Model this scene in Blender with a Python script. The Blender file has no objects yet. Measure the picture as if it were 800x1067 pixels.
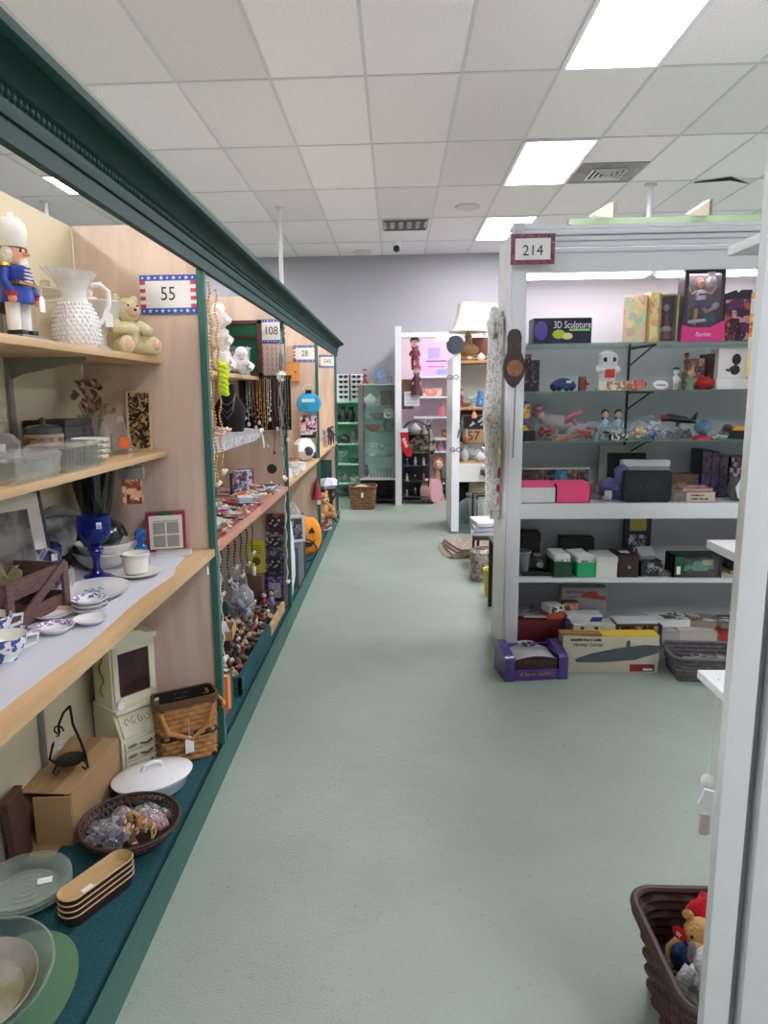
import bpy, bmesh, math, random
from mathutils import Vector, Matrix, Euler
random.seed(7)
PI = math.pi
SC = bpy.context.scene
COL = SC.collection
# ------------------------------------------------------------------ camera
F = 725.0; PX, PY = 378.0, 533.5; CH = 1.5
def _basis():
    y = Vector((34 / F, 122.5 / F, -1.0)).normalized()
    x = Vector((1, .003, 34 / F + .003 * 122.5 / F))
    x = (x - y * x.dot(y)).normalized()
    z = x.cross(y)
    return Matrix((x, y, z))
RM = _basis()
CAM = Vector((0, 0, CH))
def ray(px, py):
    return RM @ Vector(((px - PX) / F, -(py - PY) / F, -1.0))
def at(px, py, Y):
    d = ray(px, py); return CAM + d * (Y / d.y)
def atx(px, py, X):
    d = ray(px, py); return CAM + d * (X / d.x)
def atz(px, py, Z):
    d = ray(px, py); return CAM + d * ((Z - CH) / d.z)
# ------------------------------------------------------------------ materials
def lin(c):
    o = []
    for v in c[:3]:
        v = v / 255.0
        o.append(v / 12.92 if v <= .04045 else ((v + .055) / 1.055) ** 2.4)
    return (o[0], o[1], o[2], 1.0)
_mc = {}
def mat(col, rough=.5, metal=0., noise=0., nscale=20., bump=0., bscale=60., spec=.5, coat=0., stretch=None, col2=None, voro=False):
    key = (tuple(col), rough, metal, noise, nscale, bump, bscale, spec, coat, stretch, tuple(col2) if col2 else None, voro)
    if key in _mc: return _mc[key]
    m = bpy.data.materials.new('mat_%d_%d_%d' % tuple(col[:3])); m.use_nodes = True
    nt = m.node_tree; b = nt.nodes['Principled BSDF']
    b.inputs['Roughness'].default_value = rough; b.inputs['Metallic'].default_value = metal
    b.inputs['Specular IOR Level'].default_value = spec
    if coat: b.inputs['Coat Weight'].default_value = coat
    c = lin(col); b.inputs['Base Color'].default_value = c
    if noise or col2 or bump:
        tc = nt.nodes.new('ShaderNodeTexCoord'); mp = nt.nodes.new('ShaderNodeMapping')
        nt.links.new(tc.outputs['Object'], mp.inputs[0])
        if stretch: mp.inputs['Scale'].default_value = stretch
    if noise or col2:
        if voro:
            n = nt.nodes.new('ShaderNodeTexVoronoi'); n.inputs['Scale'].default_value = nscale; out = n.outputs['Color']
        else:
            n = nt.nodes.new('ShaderNodeTexNoise'); n.inputs['Scale'].default_value = nscale; n.inputs['Detail'].default_value = 4; out = n.outputs['Fac']
        nt.links.new(mp.outputs[0], n.inputs['Vector'])
        r = nt.nodes.new('ShaderNodeValToRGB')
        if col2:
            e0, e1 = c, lin(col2)
            r.color_ramp.elements[0].position = .4; r.color_ramp.elements[1].position = .6
        else:
            e0 = tuple(v * (1 - noise) for v in c[:3]) + (1,); e1 = tuple(min(1, v * (1 + noise)) for v in c[:3]) + (1,)
            r.color_ramp.elements[0].position = .3; r.color_ramp.elements[1].position = .7
        r.color_ramp.elements[0].color = e0; r.color_ramp.elements[1].color = e1
        nt.links.new(out, r.inputs[0]); nt.links.new(r.outputs[0], b.inputs['Base Color'])
    if bump:
        n2 = nt.nodes.new('ShaderNodeTexNoise'); n2.inputs['Scale'].default_value = bscale; n2.inputs['Detail'].default_value = 3
        nt.links.new(mp.outputs[0], n2.inputs['Vector'])
        bp = nt.nodes.new('ShaderNodeBump'); bp.inputs['Strength'].default_value = bump; bp.inputs['Distance'].default_value = .01
        nt.links.new(n2.outputs['Fac'], bp.inputs['Height']); nt.links.new(bp.outputs[0], b.inputs['Normal'])
    _mc[key] = m; return m
def glass(col=(225, 235, 232), alpha=.25, rough=.03, gl=.25):
    """clear glass: part see-through, part tinted gloss"""
    key = ('g', tuple(col), alpha, rough, gl)
    if key in _mc: return _mc[key]
    m = bpy.data.materials.new('glass'); m.use_nodes = True; nt = m.node_tree; nt.nodes.clear()
    o = nt.nodes.new('ShaderNodeOutputMaterial'); t = nt.nodes.new('ShaderNodeBsdfTransparent')
    t.inputs[0].default_value = lin([200 + .2 * c for c in col])
    b = nt.nodes.new('ShaderNodeBsdfPrincipled'); b.inputs['Base Color'].default_value = lin(col); b.inputs['Roughness'].default_value = rough
    b.inputs['Specular IOR Level'].default_value = .8
    lw = nt.nodes.new('ShaderNodeLayerWeight'); lw.inputs[0].default_value = gl
    mr = nt.nodes.new('ShaderNodeMath'); mr.operation = 'ADD'; mr.use_clamp = True; mr.inputs[1].default_value = alpha
    nt.links.new(lw.outputs['Facing'], mr.inputs[0])
    mul = nt.nodes.new('ShaderNodeMath'); mul.operation = 'MULTIPLY'; mul.inputs[1].default_value = .8
    nt.links.new(mr.outputs[0], mul.inputs[0])
    mx = nt.nodes.new('ShaderNodeMixShader'); nt.links.new(mul.outputs[0], mx.inputs[0])
    nt.links.new(t.outputs[0], mx.inputs[1]); nt.links.new(b.outputs[0], mx.inputs[2]); nt.links.new(mx.outputs[0], o.inputs[0])
    _mc[key] = m; return m
def emit(col, s):
    key = ('e', tuple(col), s)
    if key in _mc: return _mc[key]
    m = bpy.data.materials.new('lamp_light'); m.use_nodes = True; nt = m.node_tree; nt.nodes.clear()
    o = nt.nodes.new('ShaderNodeOutputMaterial'); e = nt.nodes.new('ShaderNodeEmission')
    e.inputs[0].default_value = lin(col); e.inputs[1].default_value = s; nt.links.new(e.outputs[0], o.inputs[0])
    _mc[key] = m; return m
def print_mat(cols, scale=14., rough=.35, seed=0.):
    """printed card: patches of several inks"""
    key = ('p', tuple(map(tuple, cols)), scale, rough, seed)
    if key in _mc: return _mc[key]
    m = bpy.data.materials.new('printed_card'); m.use_nodes = True; nt = m.node_tree; b = nt.nodes['Principled BSDF']
    b.inputs['Roughness'].default_value = rough
    tc = nt.nodes.new('ShaderNodeTexCoord'); mp = nt.nodes.new('ShaderNodeMapping'); mp.inputs['Location'].default_value = (seed, seed * 1.7, seed * .6)
    if scale < 31:
        n = nt.nodes.new('ShaderNodeTexVoronoi'); n.distance = 'CHEBYCHEV'; n.inputs['Scale'].default_value = scale * 1.9
        sp = nt.nodes.new('ShaderNodeSeparateColor'); nt.links.new(n.outputs['Color'], sp.inputs[0])
        n2 = nt.nodes.new('ShaderNodeTexNoise'); n2.inputs['Scale'].default_value = scale * 5; n2.inputs['Detail'].default_value = 3; nt.links.new(mp.outputs[0], n2.inputs['Vector'])
        mxx = nt.nodes.new('ShaderNodeMath'); mxx.operation = 'MULTIPLY_ADD'; mxx.inputs[1].default_value = .35; nt.links.new(n2.outputs['Fac'], mxx.inputs[0])
        m3 = nt.nodes.new('ShaderNodeMath'); m3.operation = 'MULTIPLY'; m3.inputs[1].default_value = .65; nt.links.new(sp.outputs[0], m3.inputs[0]); nt.links.new(m3.outputs[0], mxx.inputs[2])
        fo = mxx.outputs[0]
    else:
        n = nt.nodes.new('ShaderNodeTexNoise'); n.inputs['Scale'].default_value = scale; n.inputs['Detail'].default_value = 2.5; n.inputs['Distortion'].default_value = .6; fo = n.outputs['Fac']
    r = nt.nodes.new('ShaderNodeValToRGB'); r.color_ramp.interpolation = 'CONSTANT'
    k = len(cols)
    while len(r.color_ramp.elements) < k: r.color_ramp.elements.new(.5)
    for i, c in enumerate(cols):
        r.color_ramp.elements[i].position = 0 if i == 0 else .32 + .36 * (i - 1) / max(1, k - 2) if k > 2 else .5
        r.color_ramp.elements[i].color = lin(c)
    nt.links.new(tc.outputs['Object'], mp.inputs[0]); nt.links.new(mp.outputs[0], n.inputs['Vector']); nt.links.new(fo, r.inputs[0]); nt.links.new(r.outputs[0], b.inputs['Base Color'])
    _mc[key] = m; return m
def wood(col, col2, scale=(1, 1, 14), rough=.5, n=3.):
    return mat(col, rough, noise=0, col2=col2, nscale=n, stretch=scale)
# ------------------------------------------------------------------ mesh builder
class MB:
    def __init__(s, m=None): s.bm = bmesh.new(); s.ms = []; s.m = m
    def _i(s, m):
        m = m or s.m
        if m not in s.ms: s.ms.append(m)
        return s.ms.index(m)
    def _fin(s, nf, m):
        i = s._i(m)
        for f in nf: f.material_index = i
        return s
    def _tf(s, vs, c, r):
        M = Matrix.Translation(Vector(c))
        if r is not None: M = M @ (Euler(r).to_matrix().to_4x4() if not isinstance(r, Matrix) else r.to_4x4())
        for v in vs: v.co = M @ v.co
    def box(s, c, sz, m=None, r=None, bev=0, taper=None):
        g = bmesh.ops.create_cube(s.bm, size=1.0); vs = g['verts']
        for v in vs:
            t = 1.0
            if taper and v.co.z > 0: t = taper
            v.co = Vector((v.co.x * sz[0] * t, v.co.y * sz[1] * t, v.co.z * sz[2]))
        s._tf(vs, c, r)
        fs = set(f for v in vs for f in v.link_faces)
        if bev:
            es = set(e for v in vs for e in v.link_edges)
            g2 = bmesh.ops.bevel(s.bm, geom=list(es), offset=bev, segments=2, affect='EDGES', profile=.7)
            fs = set(f for f in g2['faces'])
            fs |= set(f for v in g2['verts'] for f in v.link_faces)
        return s._fin(fs, m)
    def cyl(s, a, b, r, m=None, r2=None, n=14):
        a = Vector(a); b = Vector(b); d = b - a; L = d.length
        g = bmesh.ops.create_cone(s.bm, cap_ends=True, cap_tris=False, segments=n, radius1=r, radius2=r if r2 is None else r2, depth=L)
        vs = g['verts']; q = d.to_track_quat('Z', 'Y').to_matrix().to_4x4()
        M = Matrix.Translation((a + b) / 2) @ q
        for v in vs: v.co = M @ v.co
        return s._fin(set(f for v in vs for f in v.link_faces), m)
    def sph(s, c, r, m=None, rot=None, n=12):
        g = bmesh.ops.create_uvsphere(s.bm, u_segments=n, v_segments=max(6, n * 2 // 3), radius=1.0); vs = g['verts']
        if not hasattr(r, '__len__'): r = (r, r, r)
        for v in vs: v.co = Vector((v.co.x * r[0], v.co.y * r[1], v.co.z * r[2]))
        s._tf(vs, c, rot)
        return s._fin(set(f for v in vs for f in v.link_faces), m)
    def lathe(s, prof, m=None, c=(0, 0, 0), n=24, rot=None, sx=1., sy=1., flute=0., nf=12):
        rings = []
        for (r, z) in prof:
            if r < 1e-5: rings.append([s.bm.verts.new((0, 0, z))])
            else:
                rg = []
                for k in range(n):
                    a = 2 * PI * k / n; q = r * (1 + flute * math.cos(nf * a)); rg.append(s.bm.verts.new((q * math.cos(a) * sx, q * math.sin(a) * sy, z)))
                rings.append(rg)
        fs = []
        for A, B in zip(rings, rings[1:]):
            for k in range(n):
                a0, a1 = A[k % len(A)], A[(k + 1) % len(A)]; b0, b1 = B[k % len(B)], B[(k + 1) % len(B)]
                q = []
                for v in (a0, a1, b1, b0):
                    if v not in q: q.append(v)
                if len(q) > 2:
                    try: fs.append(s.bm.faces.new(q))
                    except ValueError: pass
        for rg, fl in ((rings[0], True), (rings[-1], False)):
            if len(rg) > 1 and False: pass
        s._tf([v for rg in rings for v in rg], c, rot)
        return s._fin(fs, m)
    def tube(s, pts, r, m=None, n=6, closed=False):
        pts = [Vector(p) for p in pts]; k = len(pts); rings = []
        prev = None
        for i, p in enumerate(pts):
            if closed: t = pts[(i + 1) % k] - pts[i - 1]
            else: t = pts[min(i + 1, k - 1)] - pts[max(i - 1, 0)]
            if t.length < 1e-9: t = Vector((0, 0, 1))
            t.normalize()
            u = prev - t * prev.dot(t) if prev is not None else t.orthogonal()
            if u.length < 1e-6: u = t.orthogonal()
            u.normalize(); prev = u; w = t.cross(u)
            rr = r[i] if hasattr(r, '__len__') else r
            rings.append([s.bm.verts.new(p + (u * math.cos(2 * PI * j / n) + w * math.sin(2 * PI * j / n)) * rr) for j in range(n)])
        fs = []
        prs = list(zip(rings, rings[1:])) + ([(rings[-1], rings[0])] if closed else [])
        for A, B in prs:
            for j in range(n): fs.append(s.bm.faces.new((A[j], A[(j + 1) % n], B[(j + 1) % n], B[j])))
        if not closed:
            fs.append(s.bm.faces.new(rings[0][::-1])); fs.append(s.bm.faces.new(rings[-1]))
        return s._fin(fs, m)
    def prism(s, poly, z0, z1, m=None, c=(0, 0, 0), r=None):
        """poly in local xy, extruded in z"""
        a = [s.bm.verts.new((p[0], p[1], z0)) for p in poly]; b = [s.bm.verts.new((p[0], p[1], z1)) for p in poly]
        k = len(poly); fs = [s.bm.faces.new(a[::-1]), s.bm.faces.new(b)]
        for i in range(k): fs.append(s.bm.faces.new((a[i], a[(i + 1) % k], b[(i + 1) % k], b[i])))
        s._tf(a + b, c, r)
        return s._fin(fs, m)
    def grid(s, fn, nu, nv, m=None, th=0):
        V = [[s.bm.verts.new(fn(i / nu, j / nv)) for j in range(nv + 1)] for i in range(nu + 1)]
        fs = [s.bm.faces.new((V[i][j], V[i + 1][j], V[i + 1][j + 1], V[i][j + 1])) for i in range(nu) for j in range(nv)]
        if th:
            g = bmesh.ops.solidify(s.bm, geom=fs, thickness=th); fs = set(fs) | set(x for x in g['geom'] if isinstance(x, bmesh.types.BMFace))
        return s._fin(fs, m)
    def build(s, name, parent=None, loc=None, rz=0, smooth=True, ang=40):
        me = bpy.data.meshes.new(name)
        bmesh.ops.recalc_face_normals(s.bm, faces=s.bm.faces[:])
        s.bm.to_mesh(me); s.bm.free()
        for m in s.ms: me.materials.append(m)
        if smooth:
            me.shade_smooth(); me.set_sharp_from_angle(angle=math.radians(ang))
        o = bpy.data.objects.new(name, me); COL.objects.link(o)
        if parent is not None: o.parent = parent
        if loc is not None: o.location = loc
        if rz: o.rotation_euler.z = rz
        return o
def tag(o, label, cat, group=None, kind=None):
    o['label'] = label; o['category'] = cat
    if group: o['group'] = group
    if kind: o['kind'] = kind
    return o
def thing(name, label, cat, loc=(0, 0, 0), rz=0, group=None):
    o = bpy.data.objects.new(name, None); COL.objects.link(o); o.location = loc; o.rotation_euler.z = rz; o.empty_display_size = .05
    return tag(o, label, cat, group)
def one(mb, name, label, cat, loc=(0, 0, 0), rz=0, group=None, kind=None, ang=40):
    return tag(mb.build(name, None, loc, rz, ang=ang), label, cat, group, kind)
def struct(mb, name, loc=None):
    o = mb.build(name, None, loc); o['kind'] = 'structure'; o['label'] = name.replace('_', ' '); o['category'] = name.split('_')[0]; return o
def kids(o): return [c for c in COL.objects if c.parent == o]
def dup(o, loc, rz=None, label=None, group=None, parent=None):
    c = o.copy(); COL.objects.link(c)
    if parent is not None: c.parent = parent
    if loc is not None: c.location = loc
    if rz is not None: c.rotation_euler.z = rz
    if label: c['label'] = label
    if group: c['group'] = group
    for ch in kids(o): dup(ch, None, parent=c)
    return c
def text(s, size, m, name='lettering', parent=None, loc=(0, 0, 0), rot=(PI / 2, 0, 0), depth=.0006, sx=1., align='CENTER', italic=0.):
    """lettering as a mesh; stands in the xz plane facing -y by default"""
    cu = bpy.data.curves.new(name, 'FONT'); cu.body = s; cu.size = size; cu.align_x = align; cu.align_y = 'CENTER'; cu.extrude = depth; cu.resolution_u = 3; cu.shear = italic
    t = bpy.data.objects.new(name, cu); COL.objects.link(t)
    bpy.context.view_layer.update()
    me = bpy.data.meshes.new_from_object(t.evaluated_get(bpy.context.evaluated_depsgraph_get()))
    bpy.data.objects.remove(t); me.materials.clear(); me.materials.append(m)
    o = bpy.data.objects.new(name, me); COL.objects.link(o); o.location = loc; o.rotation_euler = rot; o.scale = (sx, 1, 1)
    if parent is not None: o.parent = parent
    return o
def arc(c, r, a0, a1, n=10, pl='xz'):
    o = []
    for i in range(n + 1):
        a = a0 + (a1 - a0) * i / n; u, v = r * math.cos(a), r * math.sin(a)
        o.append((c[0] + u, c[1], c[2] + v) if pl == 'xz' else ((c[0] + u, c[1] + v, c[2]) if pl == 'xy' else (c[0], c[1] + u, c[2] + v)))
    return o
U = random.uniform
WHITE = mat((236, 236, 236), .45); TAGW = mat((242, 242, 245), .6); BLACK = mat((22, 22, 24), .4); STRING = mat((225, 220, 205), .7)
# ------------------------------------------------------------------ camera object
cd = bpy.data.cameras.new('camera'); cam = bpy.data.objects.new('camera', cd); COL.objects.link(cam); SC.camera = cam
cam.matrix_world = Matrix.Translation(CAM) @ RM.to_4x4()
cd.sensor_fit = 'HORIZONTAL'; cd.sensor_width = 36; cd.lens = F / 800 * 36; cd.shift_x = (400 - PX) / 800; cd.clip_start = .05
SC.view_settings.view_transform = 'Standard'; SC.view_settings.look = 'None'; SC.view_settings.gamma = 1; SC.view_settings.use_curve_mapping = False
SC.view_settings.exposure = .42
def proj(p):
    c = RM.transposed() @ (Vector(p) - CAM); return (PX - F * c.x / c.z, PY + F * c.y / c.z)
def xat(px, Y, z):
    py = 450
    for _ in range(4):
        p = at(px, py, Y); py = proj((p.x, Y, z))[1]
    return at(px, py, Y).x
def span(pa, pb, Y, z):
    a, b = xat(pa, Y, z), xat(pb, Y, z); return (a + b) / 2, b - a
def zat(px, py, Y): return at(px, py, Y).z
def carton(name, label, cat, loc, w, d, h, body, front=None, rz=0, txt=None, tcol=(240, 240, 240), tsize=None, tpos=(0, 0), lid=None, group=None, top=None, tsx=1.):
    t = thing(name, label, cat, loc, rz, group)
    MB(body).box((0, 0, h / 2), (w, d, h), bev=min(.002, w / 20, h / 20)).build('box_body', t)
    if front is not None: MB(front).box((0, -d / 2 - .0008, h / 2), (w * .96, .0016, h * .94)).build('printed_front', t)
    if top is not None: MB(top).box((0, 0, h + .0008), (w * .96, d * .96, .0016)).build('printed_top', t)
    if lid is not None: MB(lid).box((0, 0, h - h * .12), (w + .004, d + .004, h * .26), bev=.001).build('lid', t)
    if txt:
        for i, ln in enumerate(txt.split('\n')):
            s = tsize or h * .3
            text(ln, s, mat(tcol, .5), 'lettering', t, (tpos[0], -d / 2 - .0022, h / 2 + tpos[1] - i * s * 1.05), sx=tsx)
    return t
def scrib(t, loc, w, h, m, rot=(0, 0, 0), name='lettering', n=None):
    """a line of small print too blurred to read: uneven strokes facing -y"""
    b = MB(m); x = -w / 2
    while x < w / 2 - h * .2:
        L = U(.25, .6) * h; b.box((x + L / 2, 0, U(-.1, .1) * h), (L, .0012, h * U(.55, .95))); x += L + h * random.choice((.12, .12, .4))
    o = b.build(name, t, loc); o.rotation_euler = rot; return o
def crumple(b, c, r, m, n=10, j=.22, rot=0):
    """crumpled soft lump"""
    rr = [U(1 - j, 1 + j) for _ in range(400)]
    def fn(u, v):
        i, k = int(round(u * n)) % n, int(round(v * 6)); q = rr[i + n * k] if 0 < k < 6 else .9
        a = 2 * PI * u + rot; s = math.sin(PI * v)
        return (c[0] + r[0] * q * s * math.cos(a), c[1] + r[1] * q * s * math.sin(a), c[2] - r[2] * math.cos(PI * v) * (q if 0 < k < 6 else 1))
    return b.grid(fn, n, 6, m)
BAGM = glass((228, 228, 232), .04, .12, .18)
def bag(label, loc, r, contents, rz=0, group=None, name='plastic_bag', cat='bagged toy', n=9):
    t = thing(name, label, cat, loc, rz, group)
    b = MB()
    for k in range(n):
        c = mat(random.choice(contents), .45); x, y, z = U(-.6, .6) * r[0], U(-.5, .5) * r[1], U(.25, 1.3) * r[2]
        if k % 3 == 0: b.box((x, y, z), (U(.2, .45) * r[0], U(.2, .5) * r[1], U(.2, .5) * r[2]), c, r=(U(-1, 1), U(-1, 1), U(-1, 1)), bev=.001)
        elif k % 3 == 1: b.sph((x, y, z), (U(.12, .3) * r[0], U(.12, .3) * r[1], U(.12, .3) * r[2]), c, n=8)
        else: b.tube([(x, y, z), (x + U(-.3, .3) * r[0], y, z + U(-.2, .3) * r[2]), (x + U(-.5, .5) * r[0], y + U(-.2, .2) * r[1], z)], U(.05, .12) * r[0], c, 6)
    b.build('toy_contents', t); b = MB(BAGM); crumple(b, (0, 0, r[2]), r, BAGM, 12, .2); b.build('clear_bag', t)
    return t
def figure(label, loc, h, body, head, rz=0, group=None, hat=None, hair=None, legs=None, arms=1, name='figurine', cat='figurine', skirt=False, eyes=True):
    """small standing doll: body with arms and legs, separate head, hair or hat"""
    t = thing(name, label, cat, loc, rz, group); B, H = mat(body, .5), mat(head, .5); L = mat(legs, .5) if legs else B
    b = MB(B)
    if skirt: b.lathe([(0, 0), (.2 * h, 0), (.19 * h, .06 * h), (.09 * h, .42 * h), (.1 * h, .58 * h), (.05 * h, .68 * h), (0, .7 * h)], n=18, flute=.05, nf=8)
    else:
        b.lathe([(0, .3 * h), (.1 * h, .31 * h), (.11 * h, .45 * h), (.1 * h, .6 * h), (.04 * h, .68 * h), (0, .69 * h)], n=14)
        for s in (-1, 1): b.tube([(s * .06 * h, 0, .36 * h), (s * .065 * h, 0, .15 * h), (s * .065 * h, 0, .03 * h), (s * .07 * h, -.07 * h, .03 * h)], [.055 * h, .045 * h, .035 * h, .03 * h], L, 8)
    if arms:
        for s in (-1, 1): b.tube([(s * .08 * h, 0, .6 * h), (s * .15 * h, -.02 * h, .48 * h), (s * .13 * h, -.1 * h, .4 * h)], [.035 * h, .032 * h, .026 * h], None, 8); b.sph((s * .13 * h, -.11 * h, .39 * h), .03 * h, H, n=8)
    b.build('body', t)
    b = MB(H); b.sph((0, 0, .82 * h), (.12 * h, .12 * h, .14 * h), n=14); b.sph((0, -.12 * h, .81 * h), .018 * h, n=6); hd = b.build('head', t)
    if eyes:
        b = MB(BLACK)
        for s in (-1, 1): b.sph((s * .045 * h, -.105 * h, .85 * h), .016 * h, n=6)
        b.build('eyes', hd)
    if hair: b = MB(mat(hair, .8)); b.sph((0, .025 * h, .86 * h), (.135 * h, .12 * h, .135 * h), n=12); b.sph((0, .06 * h, .74 * h), (.11 * h, .06 * h, .13 * h), n=10); b.build('hair', hd)
    if hat: b = MB(mat(hat, .7)); b.lathe([(.17 * h, .9 * h), (.16 * h, .92 * h), (.12 * h, .92 * h), (.11 * h, .98 * h), (0, 1.0 * h)], n=14); b.build('hat', t)
    return t
def book(label, loc, w, d, h, cover, rz=0, group=None, pages=(232, 226, 208), name='book', ctop=None):
    """book lying flat, spine towards -y"""
    t = thing(name, label, 'book', loc, rz, group); c = min(.0025, h * .12); m = mat(cover, .45)
    b = MB(m); b.box((0, 0, c / 2), (w, d, c)); b.box((0, 0, h - c / 2), (w, d, c), ctop); b.box((0, -d / 2 + c / 2, h / 2), (w, c, h)); b.build('cover', t)
    MB(mat(pages, .8, noise=.12, nscale=300, stretch=(.05, .05, 4))).box((0, .002, h / 2), (w - .006, d - .006, h - 2 * c)).build('pages', t); return t
# ------------------------------------------------------------------ room materials
def floor_mat():
    m = bpy.data.materials.new('painted_concrete'); m.use_nodes = True; nt = m.node_tree; b = nt.nodes['Principled BSDF']
    tc = nt.nodes.new('ShaderNodeTexCoord')
    def noise(sc, det, rough=.6):
        n = nt.nodes.new('ShaderNodeTexNoise'); n.inputs['Scale'].default_value = sc; n.inputs['Detail'].default_value = det; n.inputs['Roughness'].default_value = rough
        nt.links.new(tc.outputs['Object'], n.inputs['Vector']); return n
    a = noise(1.1, 5); r = nt.nodes.new('ShaderNodeValToRGB')
    r.color_ramp.elements[0].position = .3; r.color_ramp.elements[0].color = lin((142, 156, 143)); r.color_ramp.elements[1].position = .75; r.color_ramp.elements[1].color = lin((163, 177, 163))
    nt.links.new(a.outputs['Fac'], r.inputs[0])
    # sparse dark scuffs
    s = noise(34, 10, .8); r2 = nt.nodes.new('ShaderNodeValToRGB'); r2.color_ramp.elements[0].position = .56; r2.color_ramp.elements[0].color = (1, 1, 1, 1); r2.color_ramp.elements[1].position = .7; r2.color_ramp.elements[1].color = (.5, .5, .49, 1)
    nt.links.new(s.outputs['Fac'], r2.inputs[0])
    mx = nt.nodes.new('ShaderNodeMix'); mx.data_type = 'RGBA'; mx.blend_type = 'MULTIPLY'; mx.inputs['Factor'].default_value = .55
    nt.links.new(r.outputs[0], mx.inputs['A']); nt.links.new(r2.outputs[0], mx.inputs['B'])
    v = nt.nodes.new('ShaderNodeTexVoronoi'); v.inputs['Scale'].default_value = 2.3; nt.links.new(tc.outputs['Object'], v.inputs['Vector'])
    r3 = nt.nodes.new('ShaderNodeValToRGB'); r3.color_ramp.elements[0].position = .012; r3.color_ramp.elements[0].color = (.3, .3, .3, 1); r3.color_ramp.elements[1].position = .022; r3.color_ramp.elements[1].color = (1, 1, 1, 1)
    nt.links.new(v.outputs['Distance'], r3.inputs[0])
    m2 = nt.nodes.new('ShaderNodeMix'); m2.data_type = 'RGBA'; m2.blend_type = 'MULTIPLY'; m2.inputs['Factor'].default_value = 1
    nt.links.new(mx.outputs['Result'], m2.inputs['A']); nt.links.new(r3.outputs[0], m2.inputs['B']); nt.links.new(m2.outputs['Result'], b.inputs['Base Color'])
    g = noise(30, 8, .75); r4 = nt.nodes.new('ShaderNodeMapRange'); r4.inputs['To Min'].default_value = .08; r4.inputs['To Max'].default_value = .6; nt.links.new(g.outputs['Fac'], r4.inputs['Value']); nt.links.new(r4.outputs[0], b.inputs['Roughness'])
    b1 = noise(170, 4); bp = nt.nodes.new('ShaderNodeBump'); bp.inputs['Strength'].default_value = .45; bp.inputs['Distance'].default_value = .007
    b2 = noise(16, 3); ad = nt.nodes.new('ShaderNodeMath'); ad.operation = 'MULTIPLY_ADD'; ad.inputs[1].default_value = .8
    nt.links.new(b2.outputs['Fac'], ad.inputs[0]); nt.links.new(b1.outputs['Fac'], ad.inputs[2]); nt.links.new(ad.outputs[0], bp.inputs['Height']); nt.links.new(bp.outputs[0], b.inputs['Normal'])
    return m
CX0, CY0, TW, TL = -.185, 4.82, .61, 1.22
def ceil_mat():
    m = bpy.data.materials.new('acoustic_tile'); m.use_nodes = True; nt = m.node_tree; b = nt.nodes['Principled BSDF']; b.inputs['Roughness'].default_value = .9
    tc = nt.nodes.new('ShaderNodeTexCoord'); mp = nt.nodes.new('ShaderNodeMapping'); mp.inputs['Location'].default_value = (-CX0 / TW, -CY0 / TL, 0); mp.inputs['Scale'].default_value = (1 / TW, 1 / TL, 1)
    nt.links.new(tc.outputs['Object'], mp.inputs[0]); fl = nt.nodes.new('ShaderNodeVectorMath'); fl.operation = 'FLOOR'; nt.links.new(mp.outputs[0], fl.inputs[0])
    wn = nt.nodes.new('ShaderNodeTexWhiteNoise'); nt.links.new(fl.outputs[0], wn.inputs[0])
    r = nt.nodes.new('ShaderNodeValToRGB'); r.color_ramp.elements[0].color = lin((226, 218, 219)); r.color_ramp.elements[1].color = lin((246, 239, 240)); nt.links.new(wn.outputs[0], r.inputs[0])
    n = nt.nodes.new('ShaderNodeTexNoise'); n.inputs['Scale'].default_value = 130; nt.links.new(tc.outputs['Object'], n.inputs['Vector'])
    r2 = nt.nodes.new('ShaderNodeValToRGB'); r2.color_ramp.elements[0].position = .33; r2.color_ramp.elements[0].color = (.8, .8, .8, 1); r2.color_ramp.elements[1].position = .5; r2.color_ramp.elements[1].color = (1, 1, 1, 1); nt.links.new(n.outputs['Fac'], r2.inputs[0])
    mx = nt.nodes.new('ShaderNodeMix'); mx.data_type = 'RGBA'; mx.blend_type = 'MULTIPLY'; mx.inputs['Factor'].default_value = 1
    nt.links.new(r.outputs[0], mx.inputs['A']); nt.links.new(r2.outputs[0], mx.inputs['B']); nt.links.new(mx.outputs['Result'], b.inputs['Base Color'])
    return m
X0, X1, Y0, Y1, ZC = -7.5, 8.0, -4.0, 10.6, 3.5
struct(MB(floor_mat()).box(((X0 + X1) / 2, (Y0 + Y1) / 2, -.05), (X1 - X0, Y1 - Y0, .1)), 'floor')
struct(MB(ceil_mat()).box(((X0 + X1) / 2, (Y0 + Y1) / 2, ZC + .05), (X1 - X0, Y1 - Y0, .1)), 'ceiling')
WALL = mat((172, 170, 175), .85, bump=.15, bscale=8)
struct(MB(WALL).box(((X0 + X1) / 2, Y1 + .05, ZC / 2), (X1 - X0 + .2, .1, ZC)), 'wall_back')
struct(MB(WALL).box(((X0 + X1) / 2, Y0 - .05, ZC / 2), (X1 - X0 + .2, .1, ZC)), 'wall_front')
struct(MB(WALL).box((X0 - .05, (Y0 + Y1) / 2, ZC / 2), (.1, Y1 - Y0, ZC)), 'wall_left')
struct(MB(WALL).box((X1 + .05, (Y0 + Y1) / 2, ZC / 2), (.1, Y1 - Y0, ZC)), 'wall_right')
# ceiling grid of T bars
g = MB(mat((206, 204, 204), .6))  # bars greyed below the tile white to carry their shadow lines
k = -11
while CX0 + k * TW < X1:
    x = CX0 + k * TW
    if x > X0: g.box((x, (Y0 + Y1) / 2, ZC - .002), (.022, Y1 - Y0, .004))
    k += 1
k = -7
while CY0 + k * TL < Y1:
    g.box(((X0 + X1) / 2, CY0 + k * TL, ZC - .0025), (X1 - X0, .022, .005)); k += 1
struct(g, 'trim_1')
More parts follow.
